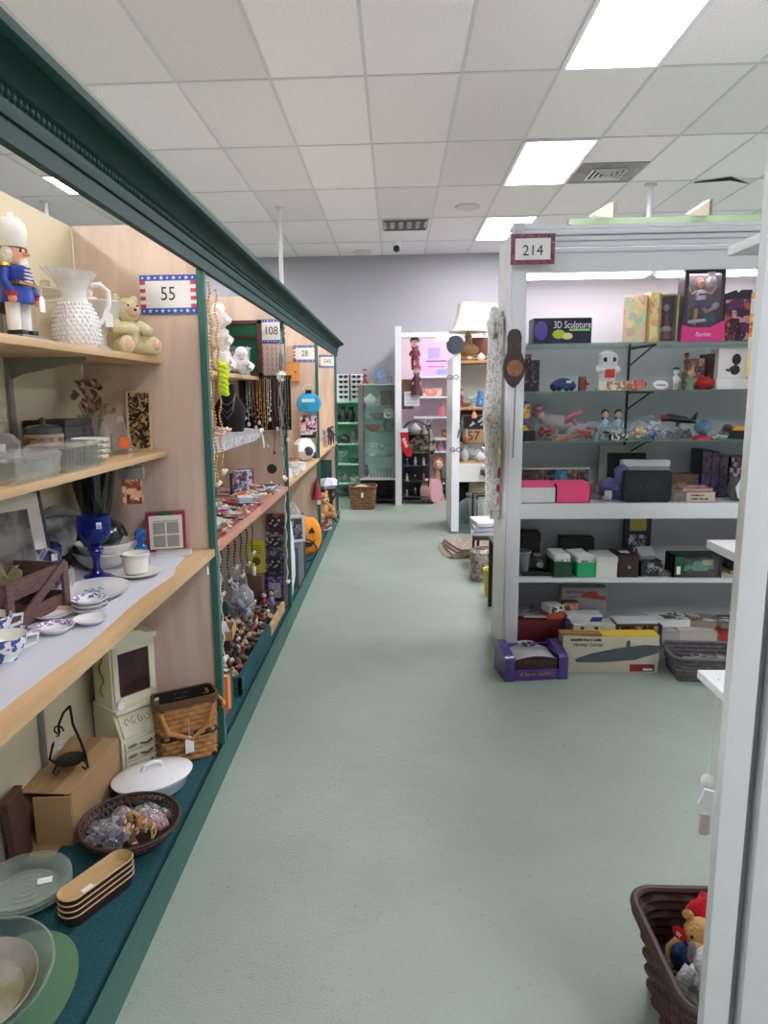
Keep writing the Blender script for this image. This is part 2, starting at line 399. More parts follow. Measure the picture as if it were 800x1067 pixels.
# troffers
LAMP = emit((248, 247, 255), 31)
FRM = mat((225, 225, 228), .4)
def troffer(cx, row, label, TL=1.22, dy=0):
    x0 = CX0 + TW * cx; y0 = CY0 + 1.22 * row + dy
    t = thing('ceiling_light', label, 'ceiling light', (x0 + TW / 2, y0 + TL / 2, ZC), group='fluorescent ceiling troffers')
    f = MB(FRM)
    for s in (-1, 1):
        f.box((s * (TW / 2 - .015), 0, -.007), (.03, TL - .02, .014)); f.box((0, s * (TL / 2 - .018), -.007), (TW - .06, .03, .014))
    f.build('frame', t)
    MB(LAMP).box((0, 0, -.004), (TW - .06, TL - .06, .006)).build('diffuser', t)
troffer(2, -1, 'large glowing ceiling troffer nearest the camera, cut off by the top of the photo')
troffer(2, 1, 'glowing ceiling troffer beside the square dirty air diffuser')
troffer(2, 3, 'far ceiling troffer half hidden behind the corner of the sign 214 booth')
troffer(-5, 1, 'small bright ceiling troffer glimpsed under the green cornice above the nutcracker', .61, .55)
for cx in (-5, 2, 9):
    for row in (-5, -3, -1, 1, 3):
        if (cx == 2 and row in (-3, -1, 1, 3)) or (cx == -5 and row == 1): continue
        troffer(cx, row, 'fluorescent ceiling troffer of the shop hall outside the photo')
# dirty square diffuser
t = thing('air_diffuser', 'square louvred air diffuser in a dusty grey ceiling tile right of a troffer', 'air vent', (CX0 + TW * 3.5, CY0 + TL * 1 + .92, ZC))
MB(mat((150, 146, 146), .9, noise=.25, nscale=5)).box((0, 0, -.003), (.59, .59, .008)).build('dusty_panel', t)
f = MB(mat((205, 203, 203), .5))
for i, s in enumerate((.30, .22, .14, .06)):
    for sg in (-1, 1):
        f.box((sg * s / 1.0 * .5, 0, -.016 - .004 * i), (.018, s, .014), r=(0, sg * .5, 0)); f.box((0, sg * s * .5, -.016 - .004 * i), (s, .018, .014), r=(-sg * .5, 0, 0))
f.build('louvres', t)
MB(mat((45, 44, 44), .8)).box((0, 0, -.009), (.3, .3, .008)).build('dark_throat', t)
# rectangular far vent, domed camera
t = thing('air_diffuser', 'dirty rectangular air vent in the far ceiling above the dome camera', 'air vent', (CX0 + TW * .5, CY0 + TL * 3 + .3, ZC))
MB(mat((170, 168, 168), .9, noise=.2, nscale=6)).box((0, 0, -.003), (.55, .55, .008)).build('dusty_panel', t)
f = MB(mat((92, 90, 90), .6))
for i in range(5): f.box((-.2 + .1 * i, 0, -.014), (.05, .42, .012), r=(0, .5, 0))
f.box((0, .22, -.012), (.5, .03, .014)); f.box((0, -.22, -.012), (.5, .03, .014)); f.build('louvres', t)
c = at(413, 252, 9.7)
t = thing('dome_camera', 'white ceiling security camera with black lens below the far vent', 'security camera', (c.x, c.y, ZC))
MB(WHITE).lathe([(0, 0), (.07, 0), (.075, -.03), (.06, -.09), (0, -.1)]).build('housing', t)
MB(BLACK).sph((0, -.045, -.10), .045).build('lens', t)
for px, py, lb in ((487, 215, 'pale round ceiling disc left of the second bright troffer'), (377, 262, 'flat round ceiling disc nearest the back wall')):
    c = atz(px, py, ZC)
    one(MB(mat((214, 208, 206), .7)).lathe([(0, -.012), (.1, -.012), (.115, -.008), (.12, -.001), (.135, 0)]).lathe([(.135, 0), (.14, -.006), (.13, -.012), (.12, -.006)]), 'ceiling_disc', lb, 'ceiling disc', (c.x, c.y, ZC))
def pole(px, py, z0, r, lb, dx=0):
    c = atz(px, py, ZC); c.x += dx
    t = thing('support_pole', lb, 'pole', (c.x, c.y, z0))
    MB(mat((225, 225, 226), .4)).cyl((0, 0, 0), (0, 0, ZC - z0 - .01), r, n=12).build('tube', t)
    MB(mat((205, 205, 206), .4)).lathe([(0, 0), (r * 2.2, 0), (r * 2.2, -.012), (r, -.02)], c=(0, 0, ZC - z0)).build('ceiling_flange', t)
pole(296, 216, 2.05, .022, 'thin white pole rising to the ceiling behind the far green cornice', -.05)
pole(47, 210, 0, .024, 'short white pole glimpsed over the cream back panel above the nutcracker')
pole(678, 192, 0, .028, 'white pole rising behind the green beam over the sign 214 booth')
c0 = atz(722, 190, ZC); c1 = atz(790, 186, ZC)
struct(MB(mat((30, 28, 28), .9)).prism([(c0.x, c0.y), (c1.x - .25, c1.y + .02), (c1.x, c1.y + .16), (c1.x - .3, c1.y - .1), (c0.x, c0.y - .03)], ZC - .008, ZC - .006), 'trim_gap_shade')  # flat black sliver painted in for the dark gap at a lifted tile
SC.world = bpy.data.worlds.new('world'); SC.world.use_nodes = True; SC.world.node_tree.nodes['Background'].inputs[0].default_value = (.8, .85, 1, 1); SC.world.node_tree.nodes['Background'].inputs[1].default_value = .3
# ------------------------------------------------------------------ long left booth
BIRCH = wood((232, 208, 190), (218, 193, 175), (5, 5, .7), .45, 2.5)
OAK = wood((214, 180, 136), (198, 162, 116), (5, .6, 5), .4, 3.)
CREAM = mat((216, 205, 176), .7)
TEAL = mat((27, 64, 58), .55, spec=.15); POSTG = mat((62, 108, 100), .5, spec=.25); KERBG = mat((72, 108, 98), .6, spec=.25); TEALD = mat((44, 86, 80), .42); CARPET = mat((22, 78, 86), .95, noise=.25, nscale=90, bump=.5, bscale=200)
GREY_MET = mat((150, 152, 150), .4, metal=.6)
BX = -1.2; FX = -.70; TOPZ = 2.12
PY_ = [.72, 2.65, 4.52, 6.42, 8.42]
def shelf_mb(y0, y1, x1, z, th=.022, m=OAK, x0=BX + .012):
    return MB(m).box(((x0 + x1) / 2, (y0 + y1) / 2, z - th / 2), (x1 - x0, y1 - y0, th), bev=.003)
def bay(i, label, shelves):
    y0, y1 = PY_[i], PY_[i + 1]
    t = thing('display_booth', label, 'display booth', (0, 0, 0))
    MB(CREAM).box((BX, (y0 + y1) / 2 - .01, TOPZ / 2), (.018, y1 - y0 - .004, TOPZ)).build('back_panel', t)
    MB(BIRCH).box(((BX + FX) / 2 + .004, y1 - .008, TOPZ / 2 + .05), (FX - BX - .03, .016, TOPZ - .1)).build('side_panel', t)
    MB(POSTG).box((FX - .013, y1 - .017, (1.96 + .1) / 2), (.026, .032, 1.86)).build('front_post', t)
    MB(CARPET).box(((BX + FX) / 2 - .008, (y0 + y1) / 2, .05), (FX - BX - .03, y1 - y0 - .002, .1)).build('carpet_deck', t)
    for (ya, yb, xf, z, m, br) in shelves:
        s = shelf_mb(ya, yb, xf, z, .028 if xf > -.75 else .022, m).build('shelf', t)
        for by in br:
            b = MB(GREY_MET); x0 = BX + .012; L = (xf - x0) * .8
            b.prism([(0, 0), (L, 0), (L, -.012), (.05, -.05), (0, -.07)], -.002, .002, c=(x0, by, z - (.028 if xf > -.75 else .022)), r=(PI / 2, 0, 0)); b.build('bracket', s)
    if i == 0 or i == 1:
        s = MB(GREY_MET)
        for by in set(b for sh in shelves for b in sh[5]): s.box((BX + .016, by, 1.0), (.012, .024, 1.7))
        s.build('shelf_standard', t)
    return t
e = .018
PINKW = wood((206, 150, 130), (190, 136, 118), (5, .6, 5), .5, 3.)
bay(0, 'nearest birch booth with cream back holding the white milk glass and picnic basket', [
    (PY_[0], PY_[1] - e, -.875, 1.645, OAK, (1.5, 2.12)), (PY_[0], PY_[1] - e, -.87, 1.3, OAK, (1.5, 2.12)), (PY_[0], PY_[1] - e, FX - .004, .915, OAK, (1.5, 2.12))])
bay(1, 'second booth from the front, crowded with jewellery and necklaces, under sign 108', [
    (PY_[1] + .02, PY_[2] - e, -.86, 1.62, OAK, (3.2,)), (PY_[1] + .02, PY_[2] - e, FX - .004, .915, PINKW, ())])
bay(2, 'third booth from the front, with the blue handbag, under sign 28', [
    (PY_[2] + .02, PY_[3] - e, -.95, 1.36, OAK, ()), (PY_[2] + .02, PY_[3] - e, FX - .004, .93, OAK, ())])
bay(3, 'farthest booth of the left row, nearest the sunglasses rack', [
    (PY_[3] + .02, PY_[4] - e, FX - .004, .95, OAK, ())])
# kerb and cornice
one(MB(KERBG).box((FX + .004, (PY_[0] + PY_[4]) / 2, .049), (.022, PY_[4] - PY_[0], .098)), 'kerb_board', 'long green painted kerb board along the foot of the left booths', 'kerb board')
t = thing('cornice', 'long dark green cornice running above the left booths', 'cornice')
prof = [(-.715, 1.955), (-.694, 1.955), (-.694, 1.991), (-.698, 1.993), (-.698, 1.996), (-.691, 1.998), (-.688, 2.014), (-.688, 2.024), (-.688, 2.044), (-.68, 2.05)]
for i in range(9):
    a = i / 8 * PI / 2; prof.append((-.68 + .046 * (1 - math.cos(a)), 2.05 + .028 * math.sin(a)))
prof += [(-.638, 2.08), (-.626, 2.082), (-.618, 2.09), (-.618, 2.108), (-.715, 2.108)]
MB(TEAL).prism([(x, z) for x, z in prof], 0, PY_[4] + .1 - PY_[0], c=(0, PY_[4] + .1, 0), r=(PI / 2, 0, 0)).build('moulding', t)
b = MB(TEAL); y = PY_[0]
while y < PY_[4] + .1:
    b.sph((-.686, y, 2.034), (.006, .0075, .0095), n=8); y += .021
b.build('bead_row', t)
# ------------------------------------------------------------------ booth 214 on the right
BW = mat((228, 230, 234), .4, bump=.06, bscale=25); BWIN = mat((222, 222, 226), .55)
GL = glass((150, 190, 175), .32, .05, .15)
A0, A1, AD, AB = .60, 2.25, 3.8, 4.22
t214 = thing('display_cabinet', 'white painted open cabinet with lit glass shelves of toys under sign 214', 'display cabinet', (0, 0, 0))
c = MB(mat((202, 202, 206), .6)); c.box(((A0 + A1) / 2, AB + .01, 1.17), (A1 - A0, .02, 2.3)); c.build('back_panel', t214)  # cabinet white darkened to grey, standing in for shade from the shelves
s = MB(BW).box((A0 + .01, (AD + AB) / 2, 1.16), (.02, AB - AD, 2.32)); s.build('side_panel', t214)
MB(BW).box((A0 + .045, AD - .005, 1.09), (.072, .024, 2.06), bev=.002).build('front_stile', t214)
MB(BW).box((A1 - .02, AD - .005, 1.16), (.07, .024, 2.3), bev=.002).build('front_stile', t214)
MB(BW).box((A1, (AD + AB) / 2, 1.16), (.02, AB - AD, 2.3)).build('side_panel', t214)
h = MB(BW); h.box(((A0 + A1) / 2, AD - .004, 2.165), (A1 - A0, .022, .1))
for i in range(4): h.box(((A0 + A1) / 2 + .02, AD - .016 - .008 * i, 2.218 + .026 * i), (A1 - A0 - .04, .02 + .012 * i, .022), bev=.004)
h.box(((A0 + A1) / 2, AD - .02, 2.325), (A1 - A0 + .02, .07, .016)); h.build('header', t214)
h = MB(BW); h.prism([(0, 0), (.03, .1), (.03, .17), (-.05, .17), (-.02, .1)], 0, .05, c=(A0 - .0, AD - .03, 2.17), r=(PI / 2, 0, PI / 2)); h.box((A0 + .075, AD - .035, 2.335), (.16, .05, .03), bev=.006); h.build('corner_block', t214)
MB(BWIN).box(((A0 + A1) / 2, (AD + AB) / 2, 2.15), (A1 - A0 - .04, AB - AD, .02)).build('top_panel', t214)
for z, m, th in ((1.757, GL, .008), (1.508, GL, .008), (1.242, GL, .008), (.905, BW, .03), (.482, BW, .024), (.112, BW, .02)):
    full = z < 1
    sh = MB(m).box(((A0 + A1) / 2, (AD + AB) / 2 + (.01 if not full else .0), z - th / 2), (A1 - A0 - .046, AB - AD - (.02 if not full else .004), th)).build('glass_shelf' if m is GL else 'shelf', t214)
    if z == .905: MB(BW).box(((A0 + A1) / 2 + .02, AD - .006, z - .042), (A1 - A0 - .1, .024, .084), bev=.002).build('shelf_apron', sh)
    if m is GL:
        b = MB(mat((60, 62, 62), .4))
        for bx in (1.36,):
            b.tube([(bx, AB - .01, z - .11), (bx + .03, AD + .12, z - .012)], .005); b.tube([(bx, AB - .01, z - .012), (bx + .03, AD + .08, z - .012)], .005)
        b.build('bracket', sh)
b = MB(mat((40, 40, 42), .5)); z = .95
b.box((1.36, AB - .003, 1.42), (.012, .01, .9)); b.build('shelf_standard', t214)
MB(BW).box(((A0 + A1) / 2, AD + .03, .046), (A1 - A0 - .04, .02, .092)).build('kick_board', t214)
for sxx in (1.02, 1.75):
    st = MB(FRM).box((sxx, AD + .16, 2.132), (.68, .16, .016)).build('strip_light', t214)
    MB(emit((255, 238, 246), 9)).box((sxx, AD + .16, 2.118), (.66, .13, .012), bev=.004).build('diffuser', st)
# tubes behind the cornice fascia that light the booths
for i in range(4):
    ya, yb = PY_[i] + .12, PY_[i + 1] - .12
    if i == 0: ya += .1
    tt = thing('strip_light', ('tube light hidden behind the green cornice of the booth with ' + ('the white pitcher', 'the necklaces', 'the blue handbag', 'the far end sign')[i]), 'strip light', (-.752, (ya + yb) / 2, 2.06))
    MB(FRM).box((.03, 0, .0), (.03, yb - ya, .035)).build('housing', tt)
    MB(emit((255, 240, 225), 14)).cyl((0, -(yb - ya) / 2, 0), (0, (yb - ya) / 2, 0), .012, n=10).build('tube', tt)
# green beam + wood braces behind the header
GB = mat((138, 160, 124), .6)
one(MB(GB).box((1.80, 4.26, 2.398), (1.62, .05, .156)), 'beam', 'pale green painted beam lying behind the top of the sign 214 cabinet', 'beam')
for px, py, lb in ((632, 232, 'left sawn wooden wedge brace on the pale green beam'), (732, 224, 'right sawn wooden wedge brace on the pale green beam')):
    c = at(px, py, 4.25)
    one(MB(mat((196, 184, 160), .7, noise=.1, nscale=8)).prism([(-.16, 0), (0, .09), (.0, 0)], -.018, .018, r=(PI / 2, 0, .5)).box((.002, 0.0, .045), (.02, .04, .09), mat((112, 104, 82), .8, noise=.3, nscale=40), r=(0, 0, .5)), 'wood_brace', lb, 'wood brace', (c.x + .03, 4.26, 2.477))
# ------------------------------------------------------------------ near right booth end with shelves
t = thing('shelf_unit', 'tall white end post and shelf unit nearest the camera on the right edge', 'shelf unit', (.58, 1.17, 0))
GW = mat((216, 219, 219), .45, bump=.05, bscale=30)
MB(GW).box((.023, .012, 1.25), (.046, .024, 2.5), bev=.002).build('front_post', t)
MB(mat((140, 144, 146), .6)).box((.057, .028, 1.25), (.026, .012, 2.5)).build('recessed_strip', t)  # strip coloured dark grey for the shadow in the groove between boards
MB(GW).box((.47, .010, 1.25), (.805, .024, 2.5), bev=.002).build('end_panel', t)
for z in (1.748, 1.226, .970):
    MB(BW).box((.45, .078, z - .008), (.9, .108, .016), bev=.002).build('shelf', t)
# ------------------------------------------------------------------ nearest left booth: goods
MILK = mat((240, 240, 242), .18, coat=.5); CRM = mat((238, 236, 226), .22, coat=.4); CLR = glass((232, 234, 232), .03, .03, .18); CLR2 = glass((214, 216, 206), .1, .05, .22)
COB = glass((26, 52, 150), .3, .04, .25); DKGL = glass((70, 60, 52), .45, .05, .3)
def ptag(o, loc, sz=.028, rz=0, L=.02):
    b = MB(TAGW); w = sz * .55
    b.prism([(-w / 2, 0), (w / 2, 0), (w / 2, sz * .8), (w / 4, sz), (-w / 4, sz), (-w / 2, sz * .8)], -.0008, .0008, c=(0, 0, -sz), r=(PI / 2, 0, 0)); b.tube([(0, 0, 0), (.002, .001, L)], .0008, STRING, 4)
    p = b.build('price_tag', o, loc, rz); return p
def sticker(o, loc, w=.02, h=.012, rot=(PI / 2, 0, 0), m=None, name='price_sticker'):
    b = MB(m or TAGW).box((0, 0, 0), (w, h, .0008)).build(name, o, loc); b.rotation_euler = rot; return b
# --- signs
def sign(num, c, w, h, label, style='flag'):
    t = thing('booth_sign', label, 'sign', c, group='booth number signs')
    RED, BLU = mat((206, 72, 88), .5), mat((52, 92, 186), .5)
    f = MB(BLU); bw = w * .1
    if style == 'flag':
        f.box((0, 0, h / 2 - bw / 2), (w, .004, bw)); f.box((0, 0, -h / 2 + bw / 2), (w, .004, bw))
        n = 7
        for s in (-1, 1):
            for k in range(n): f.box((s * (w / 2 - bw / 2), 0, -h / 2 + bw + (k + .5) * (h - 2 * bw) / n), (bw, .004, (h - 2 * bw) / n), RED if k % 2 == 0 else WHITE)
    else:
        pm = print_mat([(30, 18, 24), (150, 30, 70), (70, 22, 40), (214, 150, 160)], 45)
        for s in (-1, 1):
            f.box((s * (w / 2 - bw / 2), 0, 0), (bw, .004, h), pm); f.box((0, 0, s * (h / 2 - bw / 2)), (w - 2 * bw, .004, bw), pm)
    fr = f.build('border', t)
    if style == 'flag':
        st = MB(WHITE)
        for s in (-1, 1):
            for k in range(9):
                x = -w / 2 + (k + .5) * w / 9; R = bw * (.28 + .14 * (k % 2)); poly = [(R * (1 if i % 2 == 0 else .42) * math.cos(PI / 2 + i * PI / 5), R * (1 if i % 2 == 0 else .42) * math.sin(PI / 2 + i * PI / 5)) for i in range(10)]
                st.prism(poly, .0021, .003, c=(x, 0, s * (h / 2 - bw / 2)), r=(PI / 2, 0, 0))
        st.build('stars', fr)
    MB(mat((238, 236, 236), .35)).box((0, -.001, 0), (w - 2 * bw, .004, h - 2 * bw)).build('card', t)
    text(num, h * .5, mat((40, 40, 44), .5), 'numerals', t, (0, -.0034, -.0 if style == 'flag' else -h * .06), sx=.85 if style == 'flag' else .95)
    return t
cy = PY_[1] - .022
a, b_ = at(145, 287, cy), at(205.5, 326.5, cy); sign('55', ((a.x + b_.x) / 2, cy, (a.z + b_.z) / 2), b_.x - a.x, a.z - b_.z, 'booth sign with star and stripe border reading 55')
cy = PY_[2] - .03
a, b_ = at(267.5, 333, cy), at(297, 357, cy); sign('108', ((a.x + b_.x) / 2, cy, (a.z + b_.z) / 2), b_.x - a.x, a.z - b_.z, 'booth sign with star and stripe border reading 108')
cy = PY_[3] - .022
a, b_ = at(305, 360, cy), at(330, 377, cy); sign('28', ((a.x + b_.x) / 2, cy, (a.z + b_.z) / 2), b_.x - a.x, a.z - b_.z, 'booth sign with star and stripe border reading 28')
cy = PY_[4] - .022
a, b_ = at(332, 370, cy), at(350.5, 383, cy); sign('545', ((a.x + b_.x) / 2, cy, (a.z + b_.z) / 2), b_.x - a.x, a.z - b_.z, 'farthest and smallest booth sign with star and stripe border')
cy = AD - .075
a, b_ = at(532.5, 244, cy), at(577.5, 275, cy); sign('214', ((a.x + b_.x) / 2, cy, (a.z + b_.z) / 2), b_.x - a.x, a.z - b_.z, 'booth sign with dark red floral border reading 214', 'floral')
# --- top shelf
ZA, ZB, ZD = 1.645, 1.3, .915
t = thing('nutcracker', 'tall wooden nutcracker soldier in blue coat and white busby', 'nutcracker', (-.985, 1.84, ZA), rz=1.45)
BLU = mat((30, 62, 168), .4); SK = mat((236, 168, 140), .5); BRN = mat((70, 46, 40), .5); NAVY = mat((26, 34, 72), .45)
MB(mat((120, 122, 128), .4)).box((0, 0, .009), (.1, .085, .018), bev=.003).build('base', t)
b = MB(WHITE)
for s in (-1, 1): b.lathe([(.017, .03), (.018, .09), (.02, .11)], c=(s * .021, 0, 0), n=12); b.box((s * .021, -.008, .024), (.026, .045, .014), BLACK, bev=.003)
b.build('legs', t)
b = MB(BLU); b.lathe([(0, .1), (.042, .1), (.04, .13), (.032, .15), (.04, .175), (.036, .192), (0, .195)], n=18)
b.box((0, 0, .148), (.07, .07, .008), mat((196, 150, 60), .3, metal=.7)); b.build('coat', t)
b = MB(WHITE)
for k in range(4): b.box((0, -.037, .153 + .009 * k), (.032 - .003 * abs(k - 1.5), .006, .004))
b.build('coat_braid', t)
b = MB(BRN); b.prism([(-.02, 0), (.02, 0), (.015, .07), (-.015, .07)], -.006, .006, c=(.0, .046, .075), r=(PI / 2, 0, 0)); b.build('lever', t)
for s in (-1, 1):
    b = MB(BLU); b.tube([(s * .042, 0, .185), (s * .056, -.004, .15), (s * .05, -.02, .12)], [.014, .013, .011], n=10); b.lathe([(.012, 0), (.014, .01)], mat((190, 50, 56), .5), c=(s * .05, -.02, .112), n=10); b.sph((s * .05, -.022, .106), .011, SK, n=10)
    b.lathe([(0, .012), (.016, .008), (.018, 0), (0, 0)], mat((214, 176, 80), .3, metal=.8), c=(s * .044, 0, .186), n=10); b.build('arm', t)
hd = MB(SK).lathe([(0, .19), (.026, .195), (.03, .21), (.03, .235), (0, .24)], n=16).cyl((0, -.026, .222), (0, -.046, .218), .006, None, .004, 8).build('head', t)
b = MB(BLACK)
for s in (-1, 1): b.sph((s * .011, -.029, .228), .0035, n=8); b.box((s * .011, -.03, .234), (.01, .003, .002))
b.box((0, -.03, .205), (.02, .004, .008), mat((180, 40, 40), .5)); b.build('face_paint', hd)
b = MB(mat((240, 238, 232), .9, bump=.6, bscale=120)); b.sph((0, -.026, .196), (.018, .012, .018), n=10)
for s in (-1, 1): b.sph((s * .027, .002, .215), (.01, .02, .024), n=8)
b.build('beard', hd)
b = MB(WHITE); b.lathe([(.031, .238), (.035, .25), (.037, .275), (.034, .296), (.022, .31), (0, .315)], n=18); b.sph((0, 0, .318), .008, n=8); b.build('busby', t)
ptag(t, (.03, -.05, .12), .04, 0)
t = thing('metal_rod', 'thin silver metal tube leaning behind the nutcracker', 'rod', (-1.09, 2.0, ZA))
MB(mat((170, 172, 172), .3, metal=.8)).cyl((0, 0, 0), (-.06, .02, .29), .007).build('tube', t); MB(mat((130, 132, 132), .3, metal=.8)).lathe([(0, 0), (.009, 0), (.009, .012), (0, .014)], c=(-.06, .02, .289), n=12, rot=(0, -.2, 0)).build('end_cap', t)
t = thing('glass_jar', 'square clear glass canister jar with glass lid left of the milk glass pitcher', 'jar', (-.97, 1.965, ZA), rz=.5)
b = MB(CLR); sq = lambda w, z, r=.02: [(w - r, -w, z), (w, -w + r, z), (w, w - r, z), (w - r, w, z), (-w + r, w, z), (-w, w - r, z), (-w, -w + r, z), (-w + r, -w, z)]
def loft(b, rings, m=None, cap0=True, cap1=True):
    R = [[b.bm.verts.new(p) for p in rg] for rg in rings]; fs = []
    for A, B in zip(R, R[1:]):
        for j in range(len(A)): fs.append(b.bm.faces.new((A[j], A[(j + 1) % len(A)], B[(j + 1) % len(B)], B[j])))
    if cap0: fs.append(b.bm.faces.new(R[0][::-1]))
    if cap1: fs.append(b.bm.faces.new(R[-1]))
    return b._fin(fs, m)
loft(b, [sq(.045, .0), sq(.048, .004), sq(.048, .105), sq(.042, .122), sq(.035, .126)], cap1=False); b.build('jar_body', t, smooth=False)
MB(CLR2).lathe([(0, .132), (.036, .132), (.046, .14), (.046, .15), (.03, .158), (.012, .162), (.014, .175), (0, .18)]).build('lid', t)
# hobnail pitcher
t = thing('pitcher', 'white hobnail milk glass pitcher with fluted ruffled rim', 'pitcher', (-.965, 2.13, ZA), rz=.5)
prof = [(0, 0), (.055, 0), (.062, .012), (.068, .05), (.062, .095), (.045, .13), (.037, .15), (.04, .175), (.053, .2)]
b = MB(MILK); b.lathe(prof, n=32)
for iz, z in enumerate(i * .0125 + .018 for i in range(10)):
    r = next(r0 + (r1 - r0) * (z - z0) / (z1 - z0) for (r0, z0), (r1, z1) in zip(prof[1:], prof[2:]) if z0 <= z <= z1)
    for k in range(26):
        a = 2 * PI * (k + .5 * (iz % 2)) / 26; b.sph((r * math.cos(a), r * math.sin(a), z), .0055, n=6)
b.build('body', t)
b = MB(MILK)
b.grid(lambda u, v: ((.05 + .014 * v) * (1 + .10 * math.cos(10 * 2 * PI * u) * v) * math.cos(2 * PI * u) - .02 * v * max(0, -math.cos(2 * PI * u)), (.05 + .014 * v) * (1 + .10 * math.cos(10 * 2 * PI * u) * v) * math.sin(2 * PI * u), .195 + .03 * v + .012 * v * max(0, -math.cos(2 * PI * u))), 80, 4, th=.004); b.build('ruffled_rim', t)
b = MB(MILK).tube([(.045, 0, .19), (.075, 0, .195), (.098, 0, .175), (.098, 0, .135), (.08, 0, .09), (.06, 0, .07)], .008, n=8); b.build('handle', t); ptag(t, (.094, -.02, .11), .042, .2)
t = thing('compote', 'white milk glass bowl vase with flared rim between pitcher and teddy bear', 'vase', (-1.02, 2.44, ZA))
MB(MILK).lathe([(0, 0), (.05, 0), (.052, .008), (.02, .03), (.016, .06), (.03, .085), (.055, .11), (.075, .15), (.095, .175), (.09, .178), (.07, .155), (.04, .115), (0, .1)], n=36, flute=.04, nf=12).build('bowl', t)
MB(MILK).lathe([(0, .17), (.03, .17), (.024, .195), (.008, .2), (.014, .215), (0, .225)], c=(-.03, 0, 0)).build('finial_lid', t)
# teddy
TB = mat((222, 212, 172), .55, noise=.08, nscale=25, bump=.5, bscale=160)
t = thing('teddy_bear', 'beige ceramic teddy bear sitting beside the sign reading 55', 'teddy bear', (-.945, 2.48, ZA), rz=.95)
b = MB(TB); b.sph((0, 0, .062), (.055, .048, .064), n=18); b.sph((0, -.008, .155), (.046, .043, .042), n=18)
for s in (-1, 1):
    b.sph((s * .036, 0, .192), (.017, .01, .017), n=12); b.tube([(s * .045, -.005, .105), (s * .06, -.04, .085), (s * .03, -.07, .085)], [.022, .021, .017], n=10); b.sph((s * .03, -.07, .085), .018, n=10)
    b.tube([(s * .035, -.02, .028), (s * .055, -.075, .028)], [.03, .027], n=12); b.sph((s * .055, -.08, .032), (.028, .017, .032), n=12)
b.build('body', t)
MB(mat((222, 176, 146), .5)).sph((0, -.044, .147), (.022, .017, .018), n=12).build('muzzle', t)
for s in (-1, 1): MB(mat((222, 176, 146), .5)).sph((s * .055, -.093, .034), (.017, .006, .019), n=10).build('paw_pad', t)
b = MB(BRN); b.sph((0, -.061, .153), (.007, .005, .005), n=8)
for s in (-1, 1): b.sph((s * .018, -.045, .168), .004, n=8)
b.build('eyes_and_nose', t)
# --- second shelf
t = thing('glass_jar', 'large clear square-shouldered glass bottle jar with dark filling at left of middle shelf', 'jar', (-1.06, 1.80, ZB), rz=.4)
b = MB(CLR2); loft(b, [sq(.055, 0), sq(.058, .006), sq(.058, .085), sq(.045, .105, .03), sq(.026, .112, .015), sq(.026, .135, .015), sq(.034, .14, .02), sq(.034, .15, .02)]); b.build('jar_body', t)
MB(mat((48, 34, 40), .6)).box((0, 0, .035), (.1, .1, .06), bev=.01).build('filling', t); MB(CLR).lathe([(0, .15), (.03, .15), (.034, .158), (.034, .17), (0, .172)]).build('stopper', t); sticker(t, (.02, -.0595, .075), .024, .02)
t = thing('glass_jar', 'round olive glass jar cut off by the left photo edge, on the middle shelf', 'jar', (-1.06, 1.66, ZB))
MB(glass((150, 150, 110), .4, .05)).lathe([(0, 0), (.055, 0), (.06, .01), (.06, .1), (.045, .125), (.042, .14)]).build('jar_body', t); MB(mat((110, 120, 70), .7, noise=.3, nscale=60)).lathe([(0, .005), (.054, .005), (.054, .07), (0, .075)]).build('filling', t); MB(CLR2).lathe([(0, .165), (.03, .163), (.046, .15), (.046, .14), (0, .14)]).build('lid', t)
t = thing('biscuit_jar', 'dark lidded biscuit jar with printed band on the middle shelf', 'jar', (-1.08, 2.1, ZB))
MB(print_mat([(48, 40, 36), (120, 84, 60), (70, 50, 42), (170, 130, 100)], 30)).lathe([(0, 0), (.05, 0), (.056, .01), (.056, .082), (.05, .09)]).build('jar_body', t)
MB(mat((176, 160, 130), .4)).lathe([(.057, .082), (.058, .086), (.057, .092)]).build('brass_band', t)
MB(mat((72, 78, 74), .25)).lathe([(.056, .092), (.054, .11), (.04, .118), (.01, .121), (.008, .13), (.012, .138), (0, .144)]).build('lid', t)
t = thing('storage_box', 'dark slate box with lid behind the biscuit jar', 'box', (-1.115, 2.275, ZB), rz=.0)
MB(mat((58, 60, 66), .6)).box((0, 0, .055), (.13, .19, .11), bev=.004).build('box_body', t); MB(mat((48, 50, 56), .6)).box((0, 0, .12), (.138, .198, .022), bev=.004).build('lid', t)
t = thing('dried_flower_vase', 'clear cone vase of dried curling pink brown flowers', 'vase', (-1.075, 2.46, ZB))
MB(CLR2).lathe([(0, 0), (.035, 0), (.02, .012), (.025, .05), (.06, .14), (.057, .14)]).build('vase_body', t)
b = MB(mat((206, 176, 150), .8, noise=.3, nscale=20)); random.seed(3)
for k in range(34):
    a = U(0, 6.3); R = U(0, .07); c = Vector((R * math.cos(a), R * math.sin(a), .16 + U(-.02, .1) - R * .4)); d = Vector((math.cos(a) * .5 + U(-.4, .4), math.sin(a) * .5 + U(-.4, .4), .8)).normalized(); ax = d.orthogonal().normalized(); w = d.cross(ax)
    s = U(.018, .034)
    b.grid(lambda u, v: c + d * (s * u) + (ax * math.cos(2.4 * (v - .5)) + w * math.sin(2.4 * (v - .5))) * s * .7 * math.sin(PI * (.12 + .88 * u)), 4, 4, th=.0012)
for k in range(9): a = U(0, 6.3); b.tube([(0, 0, .02), (.02 * math.cos(a), .02 * math.sin(a), .1), (.05 * math.cos(a), .05 * math.sin(a), .18)], .002, mat((140, 130, 96), .8), 5)
b.build('dried_flowers', t)
